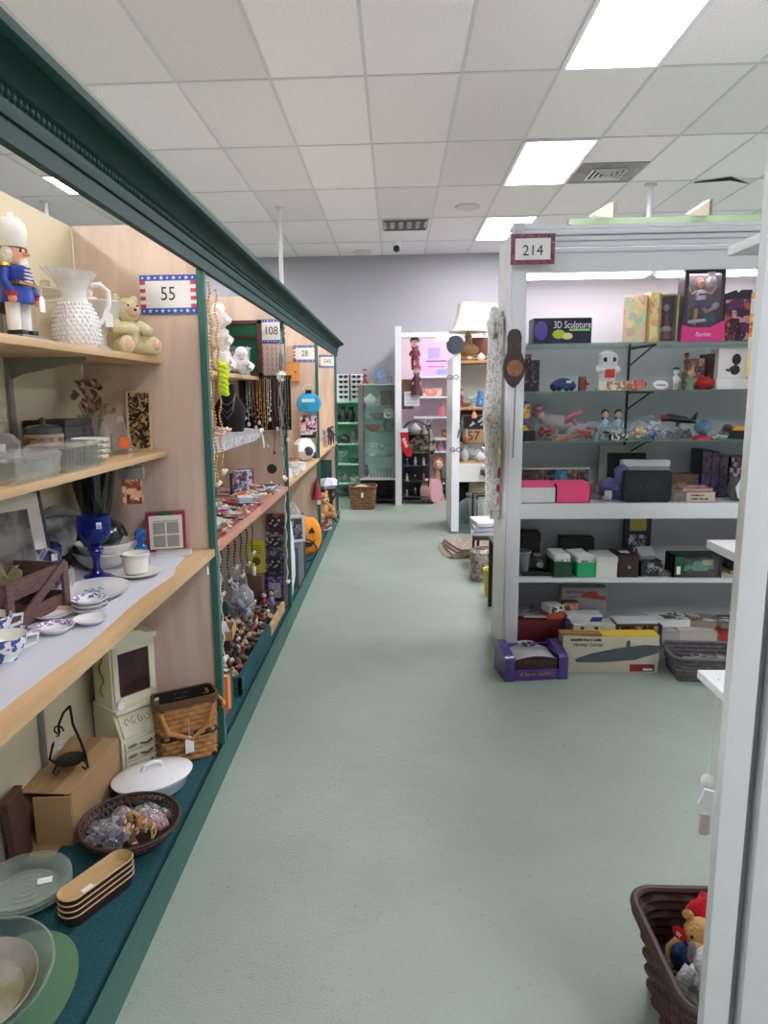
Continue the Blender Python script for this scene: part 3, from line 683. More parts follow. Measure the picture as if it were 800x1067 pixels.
t = thing('refrigerator_dish', 'clear rectangular glass refrigerator dish with lid at front of middle shelf', 'glass dish', (-.925, 1.66, ZB), rz=-.05)
def rrect(w, d, z, r=.012, n=3):
    o = []
    for cx, cy, a0 in ((w / 2 - r, -d / 2 + r, -PI / 2), (w / 2 - r, d / 2 - r, 0), (-w / 2 + r, d / 2 - r, PI / 2), (-w / 2 + r, -d / 2 + r, PI)):
        for i in range(n + 1): a = a0 + PI / 2 * i / n; o.append((cx + r * math.cos(a), cy + r * math.sin(a), z))
    return o
b = MB(CLR2); loft(b, [rrect(.1, .2, 0), rrect(.108, .21, .02), rrect(.112, .216, .055)], cap1=False); loft(b, [rrect(.092, .19, .008), rrect(.104, .206, .052)], cap1=False); b.build('dish', t)
b = MB(CLR); loft(b, [rrect(.118, .222, .055), rrect(.118, .222, .064), rrect(.1, .2, .07)]); b.box((0, 0, .074), (.03, .07, .01), bev=.003); b.build('lid', t)
t = thing('ribbed_dish', 'clear ribbed rectangular glass dish beside the cream bowls', 'glass dish', (-.935, 1.93, ZB), rz=-.02)
b = MB(CLR2)
for s in (-1, 1):
    for k in range(10): b.cyl((s * .046, -.1 + .0222 * k, .004), (s * .05, -.1 + .0222 * k, .066), .011, n=8)
    for k in range(5): b.cyl((-.04 + .02 * k, s * .1, .004), (-.04 + .02 * k, s * .105, .066), .01, n=8)
b.box((0, 0, .005), (.1, .21, .01)); b.build('dish', t)
b = MB(CLR); loft(b, [rrect(.12, .23, .066), rrect(.12, .23, .073), rrect(.1, .2, .078)]); b.build('lid', t)
leafm = print_mat([(238, 236, 218), (238, 236, 218), (150, 160, 120), (238, 236, 218)], 60)
for k in range(4):
    b = MB(CRM).lathe([(0, .0), (.034, 0), (.045, .004), (.056, .016), (.058, .026), (.056, .027), (.05, .014), (0, .006)], n=28)
    b.lathe([(.0455, .0045), (.0565, .016), (.0582, .022)], leafm, n=28)
    one(b, 'small_bowl', 'small cream bowl with leaf sprigs, ' + ('lowest', 'second from bottom', 'third from bottom', 'topmost')[k] + ' of its stack on the middle shelf', 'bowl', (-.95 + .002 * k, 2.12, ZB + .017 * k), group='stacked cream bowls')
t = thing('glass_cup', 'clear glass mug with grey printed band behind the orange tag', 'mug', (-1.03, 2.36, ZB))
MB(CLR).lathe([(0, 0), (.04, 0), (.043, .005), (.046, .1), (.044, .1), (.041, .008)]).build('cup', t); MB(mat((168, 150, 148), .5)).lathe([(.0445, .012), (.0455, .06)]).build('printed_band', t); MB(CLR).tube(arc((.045, 0, .055), .026, -PI / 2, PI / 2, 8), .005).build('handle', t)
t = thing('glass_bottle', 'small clear glass bottle with round orange tag near the framed picture', 'bottle', (-.965, 2.42, ZB), rz=.6)
MB(CLR).lathe([(0, 0), (.03, 0), (.033, .006), (.033, .06), (.018, .085), (.013, .105), (.017, .112), (.014, .116)]).build('bottle_body', t); MB(mat((236, 108, 44), .6)).lathe([(0, 0), (.02, 0), (.02, .002), (0, .002)], c=(0, -.036, .045), rot=(PI / 2, 0, 0), n=20).build('orange_tag', t); MB(CLR2).sph((0, 0, .125), .013).build('stopper', t)
def framed(name, label, cat, loc, rz, w, h, fm, bw, pm, tilt=.12, matw=0, mm=None, group=None, d=.014):
    """leans back (away from -y) by tilt, standing on its lower edge"""
    t = thing(name, label, cat, loc, rz, group); f = MB(fm)
    for s in (-1, 1): f.box((s * (w / 2 - bw / 2), 0, h / 2), (bw, d, h), bev=min(.002, bw / 4)); f.box((0, 0, h / 2 + s * (h / 2 - bw / 2)), (w - 2 * bw, d, bw), bev=min(.002, bw / 4))
    ps = [f.build('frame', t)]; i, j = w - 2 * bw, h - 2 * bw
    if matw: ps.append(MB(mm).box((0, .001, h / 2), (i, d * .5, j)).build('mount', t))
    ps.append(MB(pm).box((0, -.001 if matw else .001, h / 2), (i - 2 * matw, d * .5, j - 2 * matw)).build('picture', t))
    for c in ps: c.rotation_euler = (-tilt, 0, 0)
    return t
framed('framed_picture', 'narrow pale wood frame with black and gold picture at the end of the middle shelf', 'picture', (-.965, 2.595, ZB), .15, .092, .225, mat((214, 186, 146), .5), .008, print_mat([(26, 22, 20), (196, 164, 110), (20, 18, 18), (150, 112, 66), (232, 226, 214)], 40), .1)
# --- table shelf
b = MB(mat((204, 206, 216), .8, bump=.2, bscale=12)); random.seed(5)
ed = [(-.745 + .006 * math.sin(9 * y) - (.03 if y > 2.3 else 0), y) for y in [.78 + i * .12 for i in range(15)]] + [(-.80, 2.5), (-.86, 2.585)]
b.prism([(-1.165, .78)] + ed + [(-1.165, 2.57)], 0, .0016); one(b, 'paper_liner', 'white paper sheet lining the table-height shelf under the crockery', 'shelf liner', (0, 0, ZD + .0005))
ZD += .0025
framed('framed_picture', 'pencil portrait of a child in white mount leaning at back of the table shelf', 'picture', (-1.11, 1.93, ZD), 1.15, .27, .31, BLACK, .008, mat((170, 166, 162), .7, col2=(86, 82, 82), nscale=9), .16, .045, mat((222, 218, 208), .7))
t = thing('portrait_plaque', 'grey and white oval photo plaque of a face in a cap behind the blue tumbler', 'plaque', (-1.14, 2.25, ZD), .9)
b = MB(mat((176, 176, 172), .4, col2=(96, 96, 98), nscale=16)); b.lathe([(0, -.008), (.07, -.008), (.076, 0), (.07, .006), (0, .01)], c=(0, 0, .14), rot=(PI / 2 - .15, 0, 0), sx=.9, sy=1.15); b.build('oval_face', t)
MB(mat((196, 196, 190), .4, noise=.2, nscale=30)).grid(lambda u, v: (.074 * math.cos(PI * u), -.016 - .02 * math.sin(PI * v), .16 + .07 * math.sin(PI * u) * (.5 + .5 * v)), 14, 6, th=.004).build('cap_brim', t)
MB(mat((40, 38, 38), .5)).prism([(-.05, 0), (.05, 0), (.03, .07), (-.03, .07)], -.005, .005, c=(0, .01, 0), r=(PI / 2, 0, 0)).build('stand', t)
t = thing('blue_tumbler', 'square cobalt blue glass tumbler behind the wooden crate', 'tumbler', (-1.105, 2.07, ZD), .6)
b = MB(COB); loft(b, [sq(.04, 0), sq(.046, .005), sq(.056, .13)], cap1=False); loft(b, [sq(.035, .015), sq(.053, .13)], cap1=False); b.build('glass', t); sticker(t, (.03, -.0545, .1), .018, .022)
# fountain / dark glazed vase
DG = mat((22, 34, 34), .15, coat=.7)
t = thing('table_vase', 'large dark green glazed pedestal jar standing in a bulbous bowl at back', 'vase', (-1.085, 2.44, ZD))
MB(DG).lathe([(0, 0), (.05, 0), (.06, .01), (.1, .05), (.105, .09), (.09, .125), (.06, .14), (.045, .15)], n=28).build('bowl', t)
MB(DG).lathe([(.045, .15), (.05, .17), (.066, .24), (.078, .3), (.085, .33), (.07, .335), (.06, .3), (0, .26)], n=28, flute=.03, nf=10).build('upper_vase', t)
for k, (dz, lb) in enumerate(((0, 'lower large white oval bowl of the nested pair behind the blue goblet'), (.03, 'upper white oval bowl nested inside another behind the blue goblet'))):
    one(MB(CRM).lathe([(0, 0), (.05, 0), (.06, .006), (.086, .03), (.1, .058), (.097, .06), (.08, .034), (.05, .012), (0, .008)], sx=1.0, sy=1.0, n=36), 'oval_bowl', lb, 'bowl', (-1.02 + .01 * k, 2.325, ZD + dz), group='nested white bowls')
t = thing('goblet', 'tall cobalt blue glass goblet with knobbed stem', 'goblet', (-.985, 2.19, ZD))
MB(COB).lathe([(.012, .105), (.035, .118), (.05, .145), (.053, .175), (.05, .205), (.048, .205), (.05, .175), (.046, .148), (.03, .124), (0, .115)], n=28).build('cup', t)
MB(mat((18, 22, 120), .08, coat=.6)).lathe([(0, 0), (.043, 0), (.044, .004), (.02, .014), (.012, .03), (.011, .05), (.016, .075), (.026, .09), (.022, .1), (.013, .108), (0, .112)], n=24).build('stem', t); sticker(t, (.034, -.039, .178), .016, .02, (PI / 2, 0, .7))
t = thing('blue_bottle', 'small bright blue glass bottle with stopper behind the white cup', 'bottle', (-.895, 2.35, ZD))
MB(glass((16, 110, 200), .5, .04)).lathe([(0, 0), (.024, 0), (.027, .006), (.028, .05), (.02, .066), (.011, .075), (.011, .088), (.02, .092), (.02, .098)]).build('bottle_body', t); MB(glass((16, 110, 200), .5, .04)).lathe([(.008, .098), (.018, .104), (.02, .115), (.012, .126), (0, .128)]).build('stopper', t)
t = thing('framed_card', 'wine red boxed frame holding a white card with four grey squares', 'picture', (-.875, 2.565, ZD), .32)
RD = mat((150, 28, 62), .45); b = MB(RD); b.box((0, .022, .075), (.145, .044, .15), bev=.002); o1 = b.build('red_case', t)
MB(mat((226, 222, 208), .6)).box((0, -.002, .075), (.122, .004, .128)).build('card', t)
b = MB(mat((158, 152, 142), .7, noise=.15, nscale=200))
for i in (-1, 1):
    for j in (-1, 1): b.box((i * .025, -.0045, .066 + j * .025), (.044, .002, .044))
b.build('grey_squares', t); MB(mat((30, 84, 66), .5)).box((0, -.004, .148), (.05, .006, .014), bev=.002).build('green_label', t); scrib(t, (0, -.0046, .118), .085, .007, mat((120, 160, 146), .6))
one(MB(mat((228, 228, 222), .6)).box((0, 0, .003), (.13, .1, .006)).box((0, 0, .0072), (.12, .09, .002), mat((196, 200, 196), .6)), 'booklet', 'thin pale booklet lying flat in front of the wine red frame', 'booklet', (-.835, 2.525, ZD), .3)
t = thing('saucer', 'white saucer carrying a straight-sided white cup near shelf edge', 'saucer', (-.855, 2.205, ZD))
MB(CRM).lathe([(0, .004), (.04, .004), (.042, 0), (.046, 0), (.076, .012), (.078, .014), (.045, .008), (0, .007)], n=32).build('dish', t)
t = thing('cup', 'straight-sided white china cup standing on its saucer', 'cup', (-.86, 2.205, ZD + .008))
MB(CRM).lathe([(0, 0), (.03, 0), (.038, .006), (.042, .035), (.043, .062), (.046, .064), (.046, .069), (.04, .069), (.037, .03), (0, .01)], n=32).build('bowl', t); MB(mat((226, 224, 214), .3)).lathe([(.0425, .055), (.0468, .058), (.0468, .062)], n=32).build('rim_band', t)
PL = print_mat([(236, 237, 240), (236, 237, 240), (96, 132, 170), (236, 237, 240)], 24)
t = thing('plate', 'oval white plate with blue and green floral centre', 'plate', (-.905, 1.985, ZD), .15)
MB(MILK).lathe([(0, .004), (.07, .004), (.075, 0), (.08, .001), (.118, .014), (.12, .017), (.08, .009), (0, .009)], sx=.82, sy=1.15, n=40).build('dish', t)
b = MB(mat((70, 104, 160), .5)); random.seed(8)
for k in range(16): a = U(0, 6.3); R = U(0, .03); b.sph((R * math.cos(a), 1.3 * R * math.sin(a), .0095), (U(.004, .009), U(.004, .009), .001), random.choice([mat((70, 104, 160), .5), mat((90, 150, 110), .5), mat((120, 150, 190), .5)]), n=8)
b.build('painted_flowers', t)
RIMB = print_mat([(238, 238, 240), (238, 238, 240), (100, 110, 170), (238, 238, 240)], 70)
def dish(name, lb, loc, r, h, m2, cat='saucer', group=None):
    t = thing(name, lb, cat, loc, group=group)
    MB(MILK).lathe([(0, 0), (r * .55, 0), (r * .7, h * .25), (r, h), (r * .97, h * 1.06), (r * .66, h * .45), (0, h * .3)], n=32).build('dish', t); MB(m2).lathe([(r * .7, h * .5 + .0008), (r * .97, h * 1.06 + .0008)], n=32).build('patterned_rim', t); return t
for k in range(3): dish('saucer', ('lowest', 'middle', 'topmost')[k] + ' dish in the stack of three blue-sprigged small dishes', (-.838, 1.80, ZD + .012 * k), .047, .018, RIMB, group='stack of small dishes')
dish('saucer', 'small white dish in front of the stack of three dishes', (-.80, 1.715, ZD), .044, .014, mat((236, 236, 236), .2), group='loose small dishes')
dish('saucer', 'shallow cream dish with tan rim, left of the dish stack', (-.925, 1.765, ZD), .055, .014, mat((206, 180, 150), .3), group='loose small dishes')
dish('saucer', 'small white dish with lilac flower rim nearest the shelf edge', (-.86, 1.645, ZD), .047, .017, print_mat([(238, 238, 240), (150, 120, 190), (238, 238, 240), (200, 190, 220)], 80), group='loose small dishes')
t = thing('wire_bowl', 'clear glass bowl with handle loops right of the wooden crate', 'glass bowl', (-1.03, 1.99, ZD))
MB(CLR).lathe([(0, 0), (.04, 0), (.048, .01), (.058, .045), (.055, .075), (.05, .078), (.052, .045), (.04, .014), (0, .01)], n=28, flute=.03, nf=14).build('bowl', t); b = MB(CLR2)
for dx in (0, .012): b.tube([(.0 - dx, -.07, .06), (-.005 - dx, -.05, .12), (-.01 - dx, 0, .14), (-.005 - dx, .05, .115), (0 - dx, .07, .05)], .0025, n=6)
b.build('handle_loops', t)
# crate
CW = mat((104, 76, 72), .8, noise=.3, nscale=14, stretch=(3, 3, 14))
t = thing('wooden_crate', 'weathered reddish brown wooden crate with diagonal brace', 'crate', (-1.03, 1.75, ZD), 1.42)
def cpart(nm, boxes):
    b = MB(CW)
    for bx in boxes: b.box(bx[0], bx[1], r=bx[2] if len(bx) > 2 else None, bev=.0015)
    b.build(nm, t)
W, D_, H_ = .25, .16, .13
cpart('front_side', [((0, -D_ / 2, .022), (W, .009, .044)), ((0, -D_ / 2, .105), (W, .009, .05)), ((0, -D_ / 2 - .009, .065), (.27, .008, .026), (0, -.5, 0))] + [((s * (W / 2 - .012), -D_ / 2 - .009, .066), (.024, .009, H_)) for s in (-1, 1)])
cpart('back_side', [((0, D_ / 2, .022), (W, .009, .044)), ((0, D_ / 2, .105), (W, .009, .05))])
for s in (-1, 1): cpart('end_side', [((s * W / 2, 0, z), (.009, D_, .046)) for z in (.024, .106)])
cpart('bottom', [((0, 0, .006), (W - .01, D_ - .01, .01))])
t = thing('driftwood', 'rough brown driftwood lump lying in the wooden crate', 'driftwood', (-1.06, 1.72, ZD + .012), .2)
b = MB(mat((122, 108, 78), .9, noise=.35, nscale=14, bump=.8, bscale=40)); b.tube([(-.03, -.06, .06), (.0, .0, .1), (-.03, .07, .15)], [.035, .045, .03], n=9); b.tube([(0, -.02, .04), (.03, .03, .06), (.04, .07, .11)], [.03, .035, .018], n=8); b.build('wood_lump', t)
one(MB(mat((150, 138, 96), .9, noise=.3, nscale=18, bump=.8, bscale=40)).tube([(0, -.04, .03), (.0, 0, .045), (0, .035, .04)], [.022, .04, .02], n=9), 'sponge', 'pale mossy sponge lump at left in the wooden crate', 'sponge', (-1.04, 1.655, ZD + .085), .3)
t = thing('chip_box', 'small dark box with white speckled cover behind the crate corner', 'box', (-1.085, 1.9, ZD), .9)
MB(mat((60, 44, 40), .6)).box((0, 0, .05), (.07, .07, .1)).build('box_body', t); MB(print_mat([(236, 236, 232), (40, 38, 38), (236, 236, 232), (150, 150, 146)], 60)).grid(lambda u, v: (.045 * (2 * u - 1), .045 * (2 * v - 1), .104 + .014 * math.sin(PI * u)), 8, 2, th=.004).build('cover', t)
WIL = print_mat([(236, 237, 240), (62, 84, 150), (236, 237, 240), (96, 116, 176)], 42)
def tcup(lb, loc, rz, r=.05):
    t = thing('teacup', lb, 'teacup', loc, rz, 'blue and white teacups')
    b = MB(MILK); b.lathe([(0, .004), (.022, .004), (.024, 0), (.027, .0), (.026, .008), (.04, .02), (r, .048), (r, .058)], WIL, n=28); b.lathe([(r, .058), (r * .96, .058), (r * .84, .03), (.02, .012), (0, .011)], CRM, n=28); b.build('bowl', t)
    MB(MILK).tube([(r * .95, 0, .05), (r + .022, 0, .05), (r + .018, 0, .03), (r * .8, 0, .022)], .0045).build('handle', t); return t
t = thing('saucer', 'blue transferware saucer under the rear teacup at the left edge', 'saucer', (-.975, 1.575, ZD))
MB(WIL).lathe([(0, .004), (.04, .004), (.044, 0), (.05, .001), (.082, .013), (.08, .016), (.045, .008), (0, .007)], n=30).build('dish', t)
tcup('rear blue and white teacup standing on a blue saucer', (-.985, 1.575, ZD + .007), .6, .052)
tcup('front blue and white teacup standing directly on the paper liner', (-.885, 1.46, ZD), .5, .05)
t = thing('house_ornament', 'miniature red brick house with grey roof hanging from the middle shelf', 'ornament', (-.915, 2.36, 1.135), .25)
MB(print_mat([(226, 176, 130), (150, 66, 50), (232, 200, 160), (120, 46, 40)], 30)).box((0, 0, .045), (.062, .045, .09)).build('brick_house', t); MB(mat((132, 36, 40), .6)).box((-.012, -.0232, .02), (.012, .002, .03)).build('door', t)
MB(mat((120, 120, 114), .7, noise=.2, nscale=40)).prism([(-.042, 0), (.042, 0), (.04, .038), (-.04, .038)], -.032, .032, c=(0, 0, .088), r=(PI / 2, 0, 0)).build('roof', t); MB(STRING).tube([(-.012, 0, .125), (-.004, 0, .155), (.0, 0, .175)], .002).tube([(.012, 0, .125), (0, 0, .155)], .002).sph((.0, -.002, .135), (.01, .006, .012)).build('hanging_cord', t)
ptag(thing('price_ticket', 'tiny white price ticket hanging from the front edge of the table shelf', 'price tag', (FX - .003, 2.5, .872)), (0, 0, 0), .03, PI / 2)
# --- carpet deck
ZK = .1005
CB = mat((164, 132, 92), .8, noise=.06, nscale=8)
t = thing('cardboard_box', 'open brown cardboard box lying on its side with flaps', 'cardboard box', (-1.1, 2.14, ZK), -.02)
w, d, h = .165, .36, .175
def cbx(nm, c, s, r=None): MB(CB).box(c, s, r=r, bev=.001).build(nm, t)
cbx('top_side', (0, 0, h), (w, d, .005)); cbx('bottom_side', (0, 0, .003), (w, d, .005)); cbx('left_side', (-w / 2, 0, h / 2), (.005, d, h)); cbx('right_side', (w / 2, 0, h / 2), (.005, d, h)); cbx('back_side', (0, d / 2, h / 2), (w, .005, h))
cbx('front_flap', (w / 2 - .055, -d / 2 - .012, h / 2 + .0), (.115, .005, h * .96), (0, 0, .12)); cbx('lower_flap', (-.02, -d / 2 - .055, .006), (w * .8, .11, .005)); 
MB(mat((140, 108, 70), .6)).box((0, 0, h + .003), (.05, d * .98, .001)).build('tape_strip', t)
IR = mat((24, 24, 25), .4, metal=.5)
t = thing('candle_holder', 'black wrought iron scroll candle holder standing on the cardboard box', 'candle holder', (-1.085, 2.1, ZK + .178), -.1)
b = MB(IR)
def spiral(c, r0, r1, a0, a1, n=16): return [(c[0] + (r0 + (r1 - r0) * i / n) * math.cos(a0 + (a1 - a0) * i / n), c[1], c[2] + (r0 + (r1 - r0) * i / n) * math.sin(a0 + (a1 - a0) * i / n)) for i in range(n + 1)]
b.tube([(-.05, .0, .015), (-.075, 0, .03), (-.06, 0, .08), (-.035, 0, .12), (-.03, 0, .16), (-.01, 0, .2), (.015, 0, .225)], .0042); b.tube([(.015, 0, .225), (.02, 0, .16), (.035, .01, .1), (.05, .01, .05), (.055, .01, .004)], .0042); b.tube(spiral((-.035, 0, .135), .02, .004, 0, 7), .003)
b.build('scroll_frame', t)
b = MB(IR)
for ang in (0, 2.1, 4.2):
    M = Matrix.Rotation(ang, 3, 'Z'); b.tube([M @ Vector(p) for p in [(.02, 0, .03), (.05, 0, .035), (.062, 0, .015), (.052, 0, .004), (.04, 0, .012)]], .0036)
b.build('scroll_feet', t); MB(IR).lathe([(0, .032), (.045, .032), (.05, .038), (.044, .04), (0, .038)]).build('drip_pan', t); ptag(t, (-.035, -.005, .115), .042, .3)
# armoire
IV = mat((226, 222, 196), .5, noise=.05, nscale=8); GD = mat((150, 136, 96), .5)
t = thing('jewellery_armoire', 'cream painted miniature jewellery armoire with drawers and glazed door', 'jewellery box', (-1.035, 2.5, ZK), .92); t.scale = (1.14, 1.14, 1.17)
MB(IV).prism([(-.09, 0), (.075, 0), (.075, 0), (.075, .12), (.02, .20), (-.09, .20)][0:2] + [(.075, .115), (.03, .2), (-.09, .2)], -.085, .085, r=(PI / 2, 0, -PI / 2)).build('lower_case', t)
for k in range(3):
    dr = MB(IV).box((0, -.078, .02 + .034 * k), (.15, .01, .029), bev=.002).build('drawer', t); MB(mat((120, 104, 66), .4, metal=.5)).tube([(-.022, -.086, .02 + .034 * k), (0, -.092, .016 + .034 * k), (.022, -.086, .02 + .034 * k)], .003).sph((.05, -.0835, .02 + .034 * k), (.018, .002, .006), GD).sph((-.05, -.0835, .02 + .034 * k), (.018, .002, .006), GD).build('pull', dr)
dl = MB(IV).box((0, -.056, .158), (.15, .008, .088), r=(-.485, 0, 0), bev=.002).build('drop_front', t); b = MB(GD)
for a in range(5): b.tube([Euler((-.485, 0, 0)).to_matrix() @ Vector((-.052 + a * .026 + (.011 - .0012 * q) * math.cos(q * .8 + a), -.0045, (.016 - .0016 * q) * math.sin(q * .8 + a))) + Vector((0, -.056, .158)) for q in range(8)], .0014)
b.build('painted_scrolls', dl)
b = MB(IV); b.box((0, .01, .203), (.178, .15, .012), bev=.002)
for s in (-1, 1): b.box((s * .077, .02, .31), (.012, .11, .21))
b.box((0, .072, .31), (.165, .008, .21)); b.box((0, .02, .418), (.17, .12, .012))
b.prism([(-.09, .0), (.09, 0), (.09, .018), (.05, .022), (.025, .036), (0, .04), (-.025, .036), (-.05, .022), (-.09, .018)], -.065, .065, c=(0, .02, .414), r=(PI / 2, 0, 0)); b.build('upper_case', t)
b = MB(IV)
for s in (-1, 1): b.box((s * .067, -.036, .31), (.018, .012, .2))
b.box((0, -.036, .225), (.15, .012, .03)); b.box((0, -.036, .4), (.15, .012, .024)); dd = b.build('door', t)
MB(glass((90, 60, 62), .45, .05)).box((0, -.034, .315), (.12, .004, .15)).build('glass_pane', dd); MB(mat((96, 48, 52), .9)).box((0, .064, .31), (.15, .006, .2)).build('red_lining', t)
b = MB(mat((206, 160, 150), .6))
b.tube([(-.0855, .02 + .012 * math.sin(i), .24 + .012 * i) for i in range(12)], .003, GD); b.build('painted_vine', t); ptag(t, (-.062, -.05, .235), .04, 0)
# picnic basket
WK = mat((176, 124, 70), .65, noise=.25, nscale=30); DKW = mat((46, 32, 26), .6)
t = thing('picnic_basket', 'tall honey coloured woven picnic basket with swing handles', 'basket', (-.825, 2.52, ZK), .55); t.scale = (1.22, 1.15, 1.28)
def weave_wall(w, d, h, z0, m, rows, cols_u, taper=1.0, amp=.003, r=.03):
    """woven wall as one wavy surface around a rounded rectangle"""
    b = MB(m); base = rrect(1, 1, 0, .18, 6); P = [Vector((p[0], p[1])) for p in base]; L = [0]
    for i in range(len(P)): L.append(L[-1] + ((P[(i + 1) % len(P)] - P[i]).length))
    def pt(u):
        s = (u % 1.0) * L[-1]
        for i in range(len(P)):
            if L[i + 1] >= s - 1e-9:
                f = (s - L[i]) / max(1e-9, L[i + 1] - L[i]); return P[i].lerp(P[(i + 1) % len(P)], f)
        return P[0]
    nu = cols_u * 4; nv = rows * 3; V = []
    for i in range(nu):
        u = i / nu; p = pt(u); col = []
        for j in range(nv + 1):
            v = j / nv; ph = PI if int(v * rows - 1e-6) % 2 else 0; k = taper + (1 - taper) * v
            sv = abs(math.sin(rows * PI * v)) ** .5; off = amp * (math.cos(cols_u * PI * u + ph) * sv + (sv - 1) * 1.3)
            q = Vector((p.x * w * k, p.y * d * k)); nrm = q.normalized(); q = q + nrm * off; col.append(b.bm.verts.new((q.x, q.y, z0 + h * v)))
        V.append(col)
    fs = [b.bm.faces.new((V[i][j], V[(i + 1) % nu][j], V[(i + 1) % nu][j + 1], V[i][j + 1])) for i in range(nu) for j in range(nv)]
    b._fin(fs, m); return b
weave_wall(.19, .1, .19, .0, WK, 12, 36, .92, .0035).build('woven_body', t)
MB(DKW).box((0, 0, .006), (.165, .085, .012)).build('bottom', t)
b = weave_wall(.186, .098, .02, .075, DKW, 1, 36, 1, .004); b.build('dark_band', t)
b = MB(mat((96, 66, 40), .6)); loft(b, [rrect(.2, .108, .182, .02), rrect(.202, .11, .19, .02), rrect(.2, .108, .202, .02), rrect(.186, .095, .202, .018), rrect(.186, .095, .182, .018)], cap0=False, cap1=False); b.build('rim', t)
b = MB(mat((20, 18, 18), .8)); loft(b, [rrect(.184, .093, .2, .018), rrect(.165, .08, .02, .018)], cap0=False); b.build('lining', t)
b = MB(mat((186, 130, 70), .6)); b.tube([(-.09, -.058, .175), (-.07, -.068, .115), (0, -.075, .085), (.055, -.072, .12), (.075, -.06, .175)], .007, n=8); b.build('swing_handle', t)
b = MB(mat((186, 130, 70), .6)); b.tube([(.075, .055, .19), (.105, .03, .17), (.122, -.01, .155), (.115, -.04, .15)], .007, n=8); b.build('swing_handle', t); ptag(t, (-.01, -.078, .095), .05, .1, .05)
# casserole
t = thing('casserole_dish', 'white oval casserole dish with domed lid and loop handle', 'casserole', (-.875, 2.27, ZK), .7); t.scale = (1.15, 1.15, 1.0)
MB(MILK).lathe([(0, 0), (.075, 0), (.09, .012), (.1, .05), (.106, .055), (.1, .058), (0, .05)], sx=1.15, sy=.85, n=40).build('dish', t)
MB(MILK).lathe([(.108, .058), (.11, .064), (.1, .07), (.06, .084), (0, .09)], sx=1.15, sy=.85, n=40).build('lid', t); MB(MILK).tube([(-.034, 0, .084), (-.024, 0, .104), (0, 0, .11), (.024, 0, .104), (.034, 0, .084)], .007, n=8).build('lid_handle', t)
# wicker bowl with bagged trinkets
t = thing('wicker_bowl', 'round dark brown openwork wicker bowl filled with bagged trinkets', 'basket', (-.848, 1.985, ZK)); t.scale = (1.26, 1.26, 1.1)
b = MB(mat((70, 44, 34), .6, noise=.3, nscale=50))
for k in range(44):
    for s in (1, -1):
        pts = []
        for i in range(6):
            f = i / 5; r = .07 + .052 * f ** .8; a = 2 * PI * k / 44 + s * f * .35; pts.append((r * math.cos(a), r * math.sin(a), .006 + .06 * f ** 1.3))
        b.tube(pts, .0021, n=4)
for r, z, q in ((.07, .006, .004), (.098, .028, .003), (.114, .05, .003), (.122, .066, .0045)): b.tube([(r * math.cos(2 * PI * i / 40), r * math.sin(2 * PI * i / 40), z) for i in range(40)], q, n=6, closed=True)
b.build('openwork_side', t); MB(mat((60, 38, 30), .7)).lathe([(0, .003), (.07, .003), (.07, .008), (0, .009)], n=30).build('bottom', t)
random.seed(21)
BAG = glass((226, 222, 228), .1, .12, .25)
tr = [('bag of blue grey beads', (96, 106, 140)), ('bag of dark navy trinkets', (44, 44, 62)), ('tan wooden block', (206, 166, 110)), ('bag of pink charms', (232, 140, 140)), ('tan wooden tile', (196, 150, 96)), ('brown wooden chip', (146, 96, 62)), ('bag of silver charms', (176, 176, 180)), ('bag of straw ribbon', (200, 170, 130)), ('bag of coral trinkets', (240, 120, 110)), ('small gold frame', (206, 176, 96)), ('lilac ribbon bag', (176, 150, 176)), ('amber stone tile', (188, 130, 70)), ('beige clothes peg', (220, 190, 140)), ('grey stone chip', (120, 112, 112))]
pos = [(-.07, -.05), (-.02, -.07), (.0, -.03), (.07, .02), (-.02, .05), (.03, -.06), (-.085, .0), (-.05, .06), (.06, .06), (.075, -.035), (.02, .085), (.03, .01), (.005, .06), (-.045, .0)]
pos += [(x * .62 + .012, y * .62 - .02) for x, y in pos]
tr += [(a_ + ' in the upper layer', c) for a_, c in tr]
for kk, ((nm, c), (x, y)) in enumerate(zip(tr, pos)):
    z = ZK + .016 + .01 * (1 - (x * x + y * y) / .01) + (.024 if kk > 13 else 0); t = thing('trinket', nm + ' lying in the openwork wicker bowl', 'trinket', (-.848 + x * 1.2, 1.985 + y * 1.2, z), U(0, 3), 'bagged trinkets in the wicker bowl')
    m = mat(c, .5, noise=.2, nscale=60)
    if 'bag' in nm or 'ribbon' in nm:
        b = MB(m)
        for k in range(7): b.sph((U(-.018, .018), U(-.014, .014), .012 + U(0, .012)), U(.005, .009), n=7)
        b.build('contents', t)
        random_s = [U(.85, 1.15) for _ in range(200)]
        b = MB(BAG); b.grid(lambda u, v: ((.032 * math.sin(PI * v) + .004) * math.cos(2 * PI * u) * random_s[int(u * 9.99) + 10 * int(v * 5.99)], (.026 * math.sin(PI * v) + .004) * math.sin(2 * PI * u) * random_s[int(u * 9.99) + 10 * int(v * 5.99) + 60], .048 * v + .002), 10, 6); b.build('plastic_bag', t)
    elif 'frame' in nm: MB(m).box((0, 0, .03), (.03, .005, .005)).box((0, 0, .058), (.03, .005, .005)).box((.0125, 0, .044), (.005, .005, .03)).box((-.0125, 0, .044), (.005, .005, .03)).build('frame_bars', t); MB(BLACK).box((0, 0, .044), (.006, .003, .02)).build('motif', t)
    else: MB(m).box((0, 0, .022), (.022, .012, .042), r=(U(-.6, .6), U(-.5, .5), 0), bev=.002).build('wooden_piece', t); MB(TAGW).box((.004, -.012, .03), (.014, .001, .01)).build('price_sticker', t)
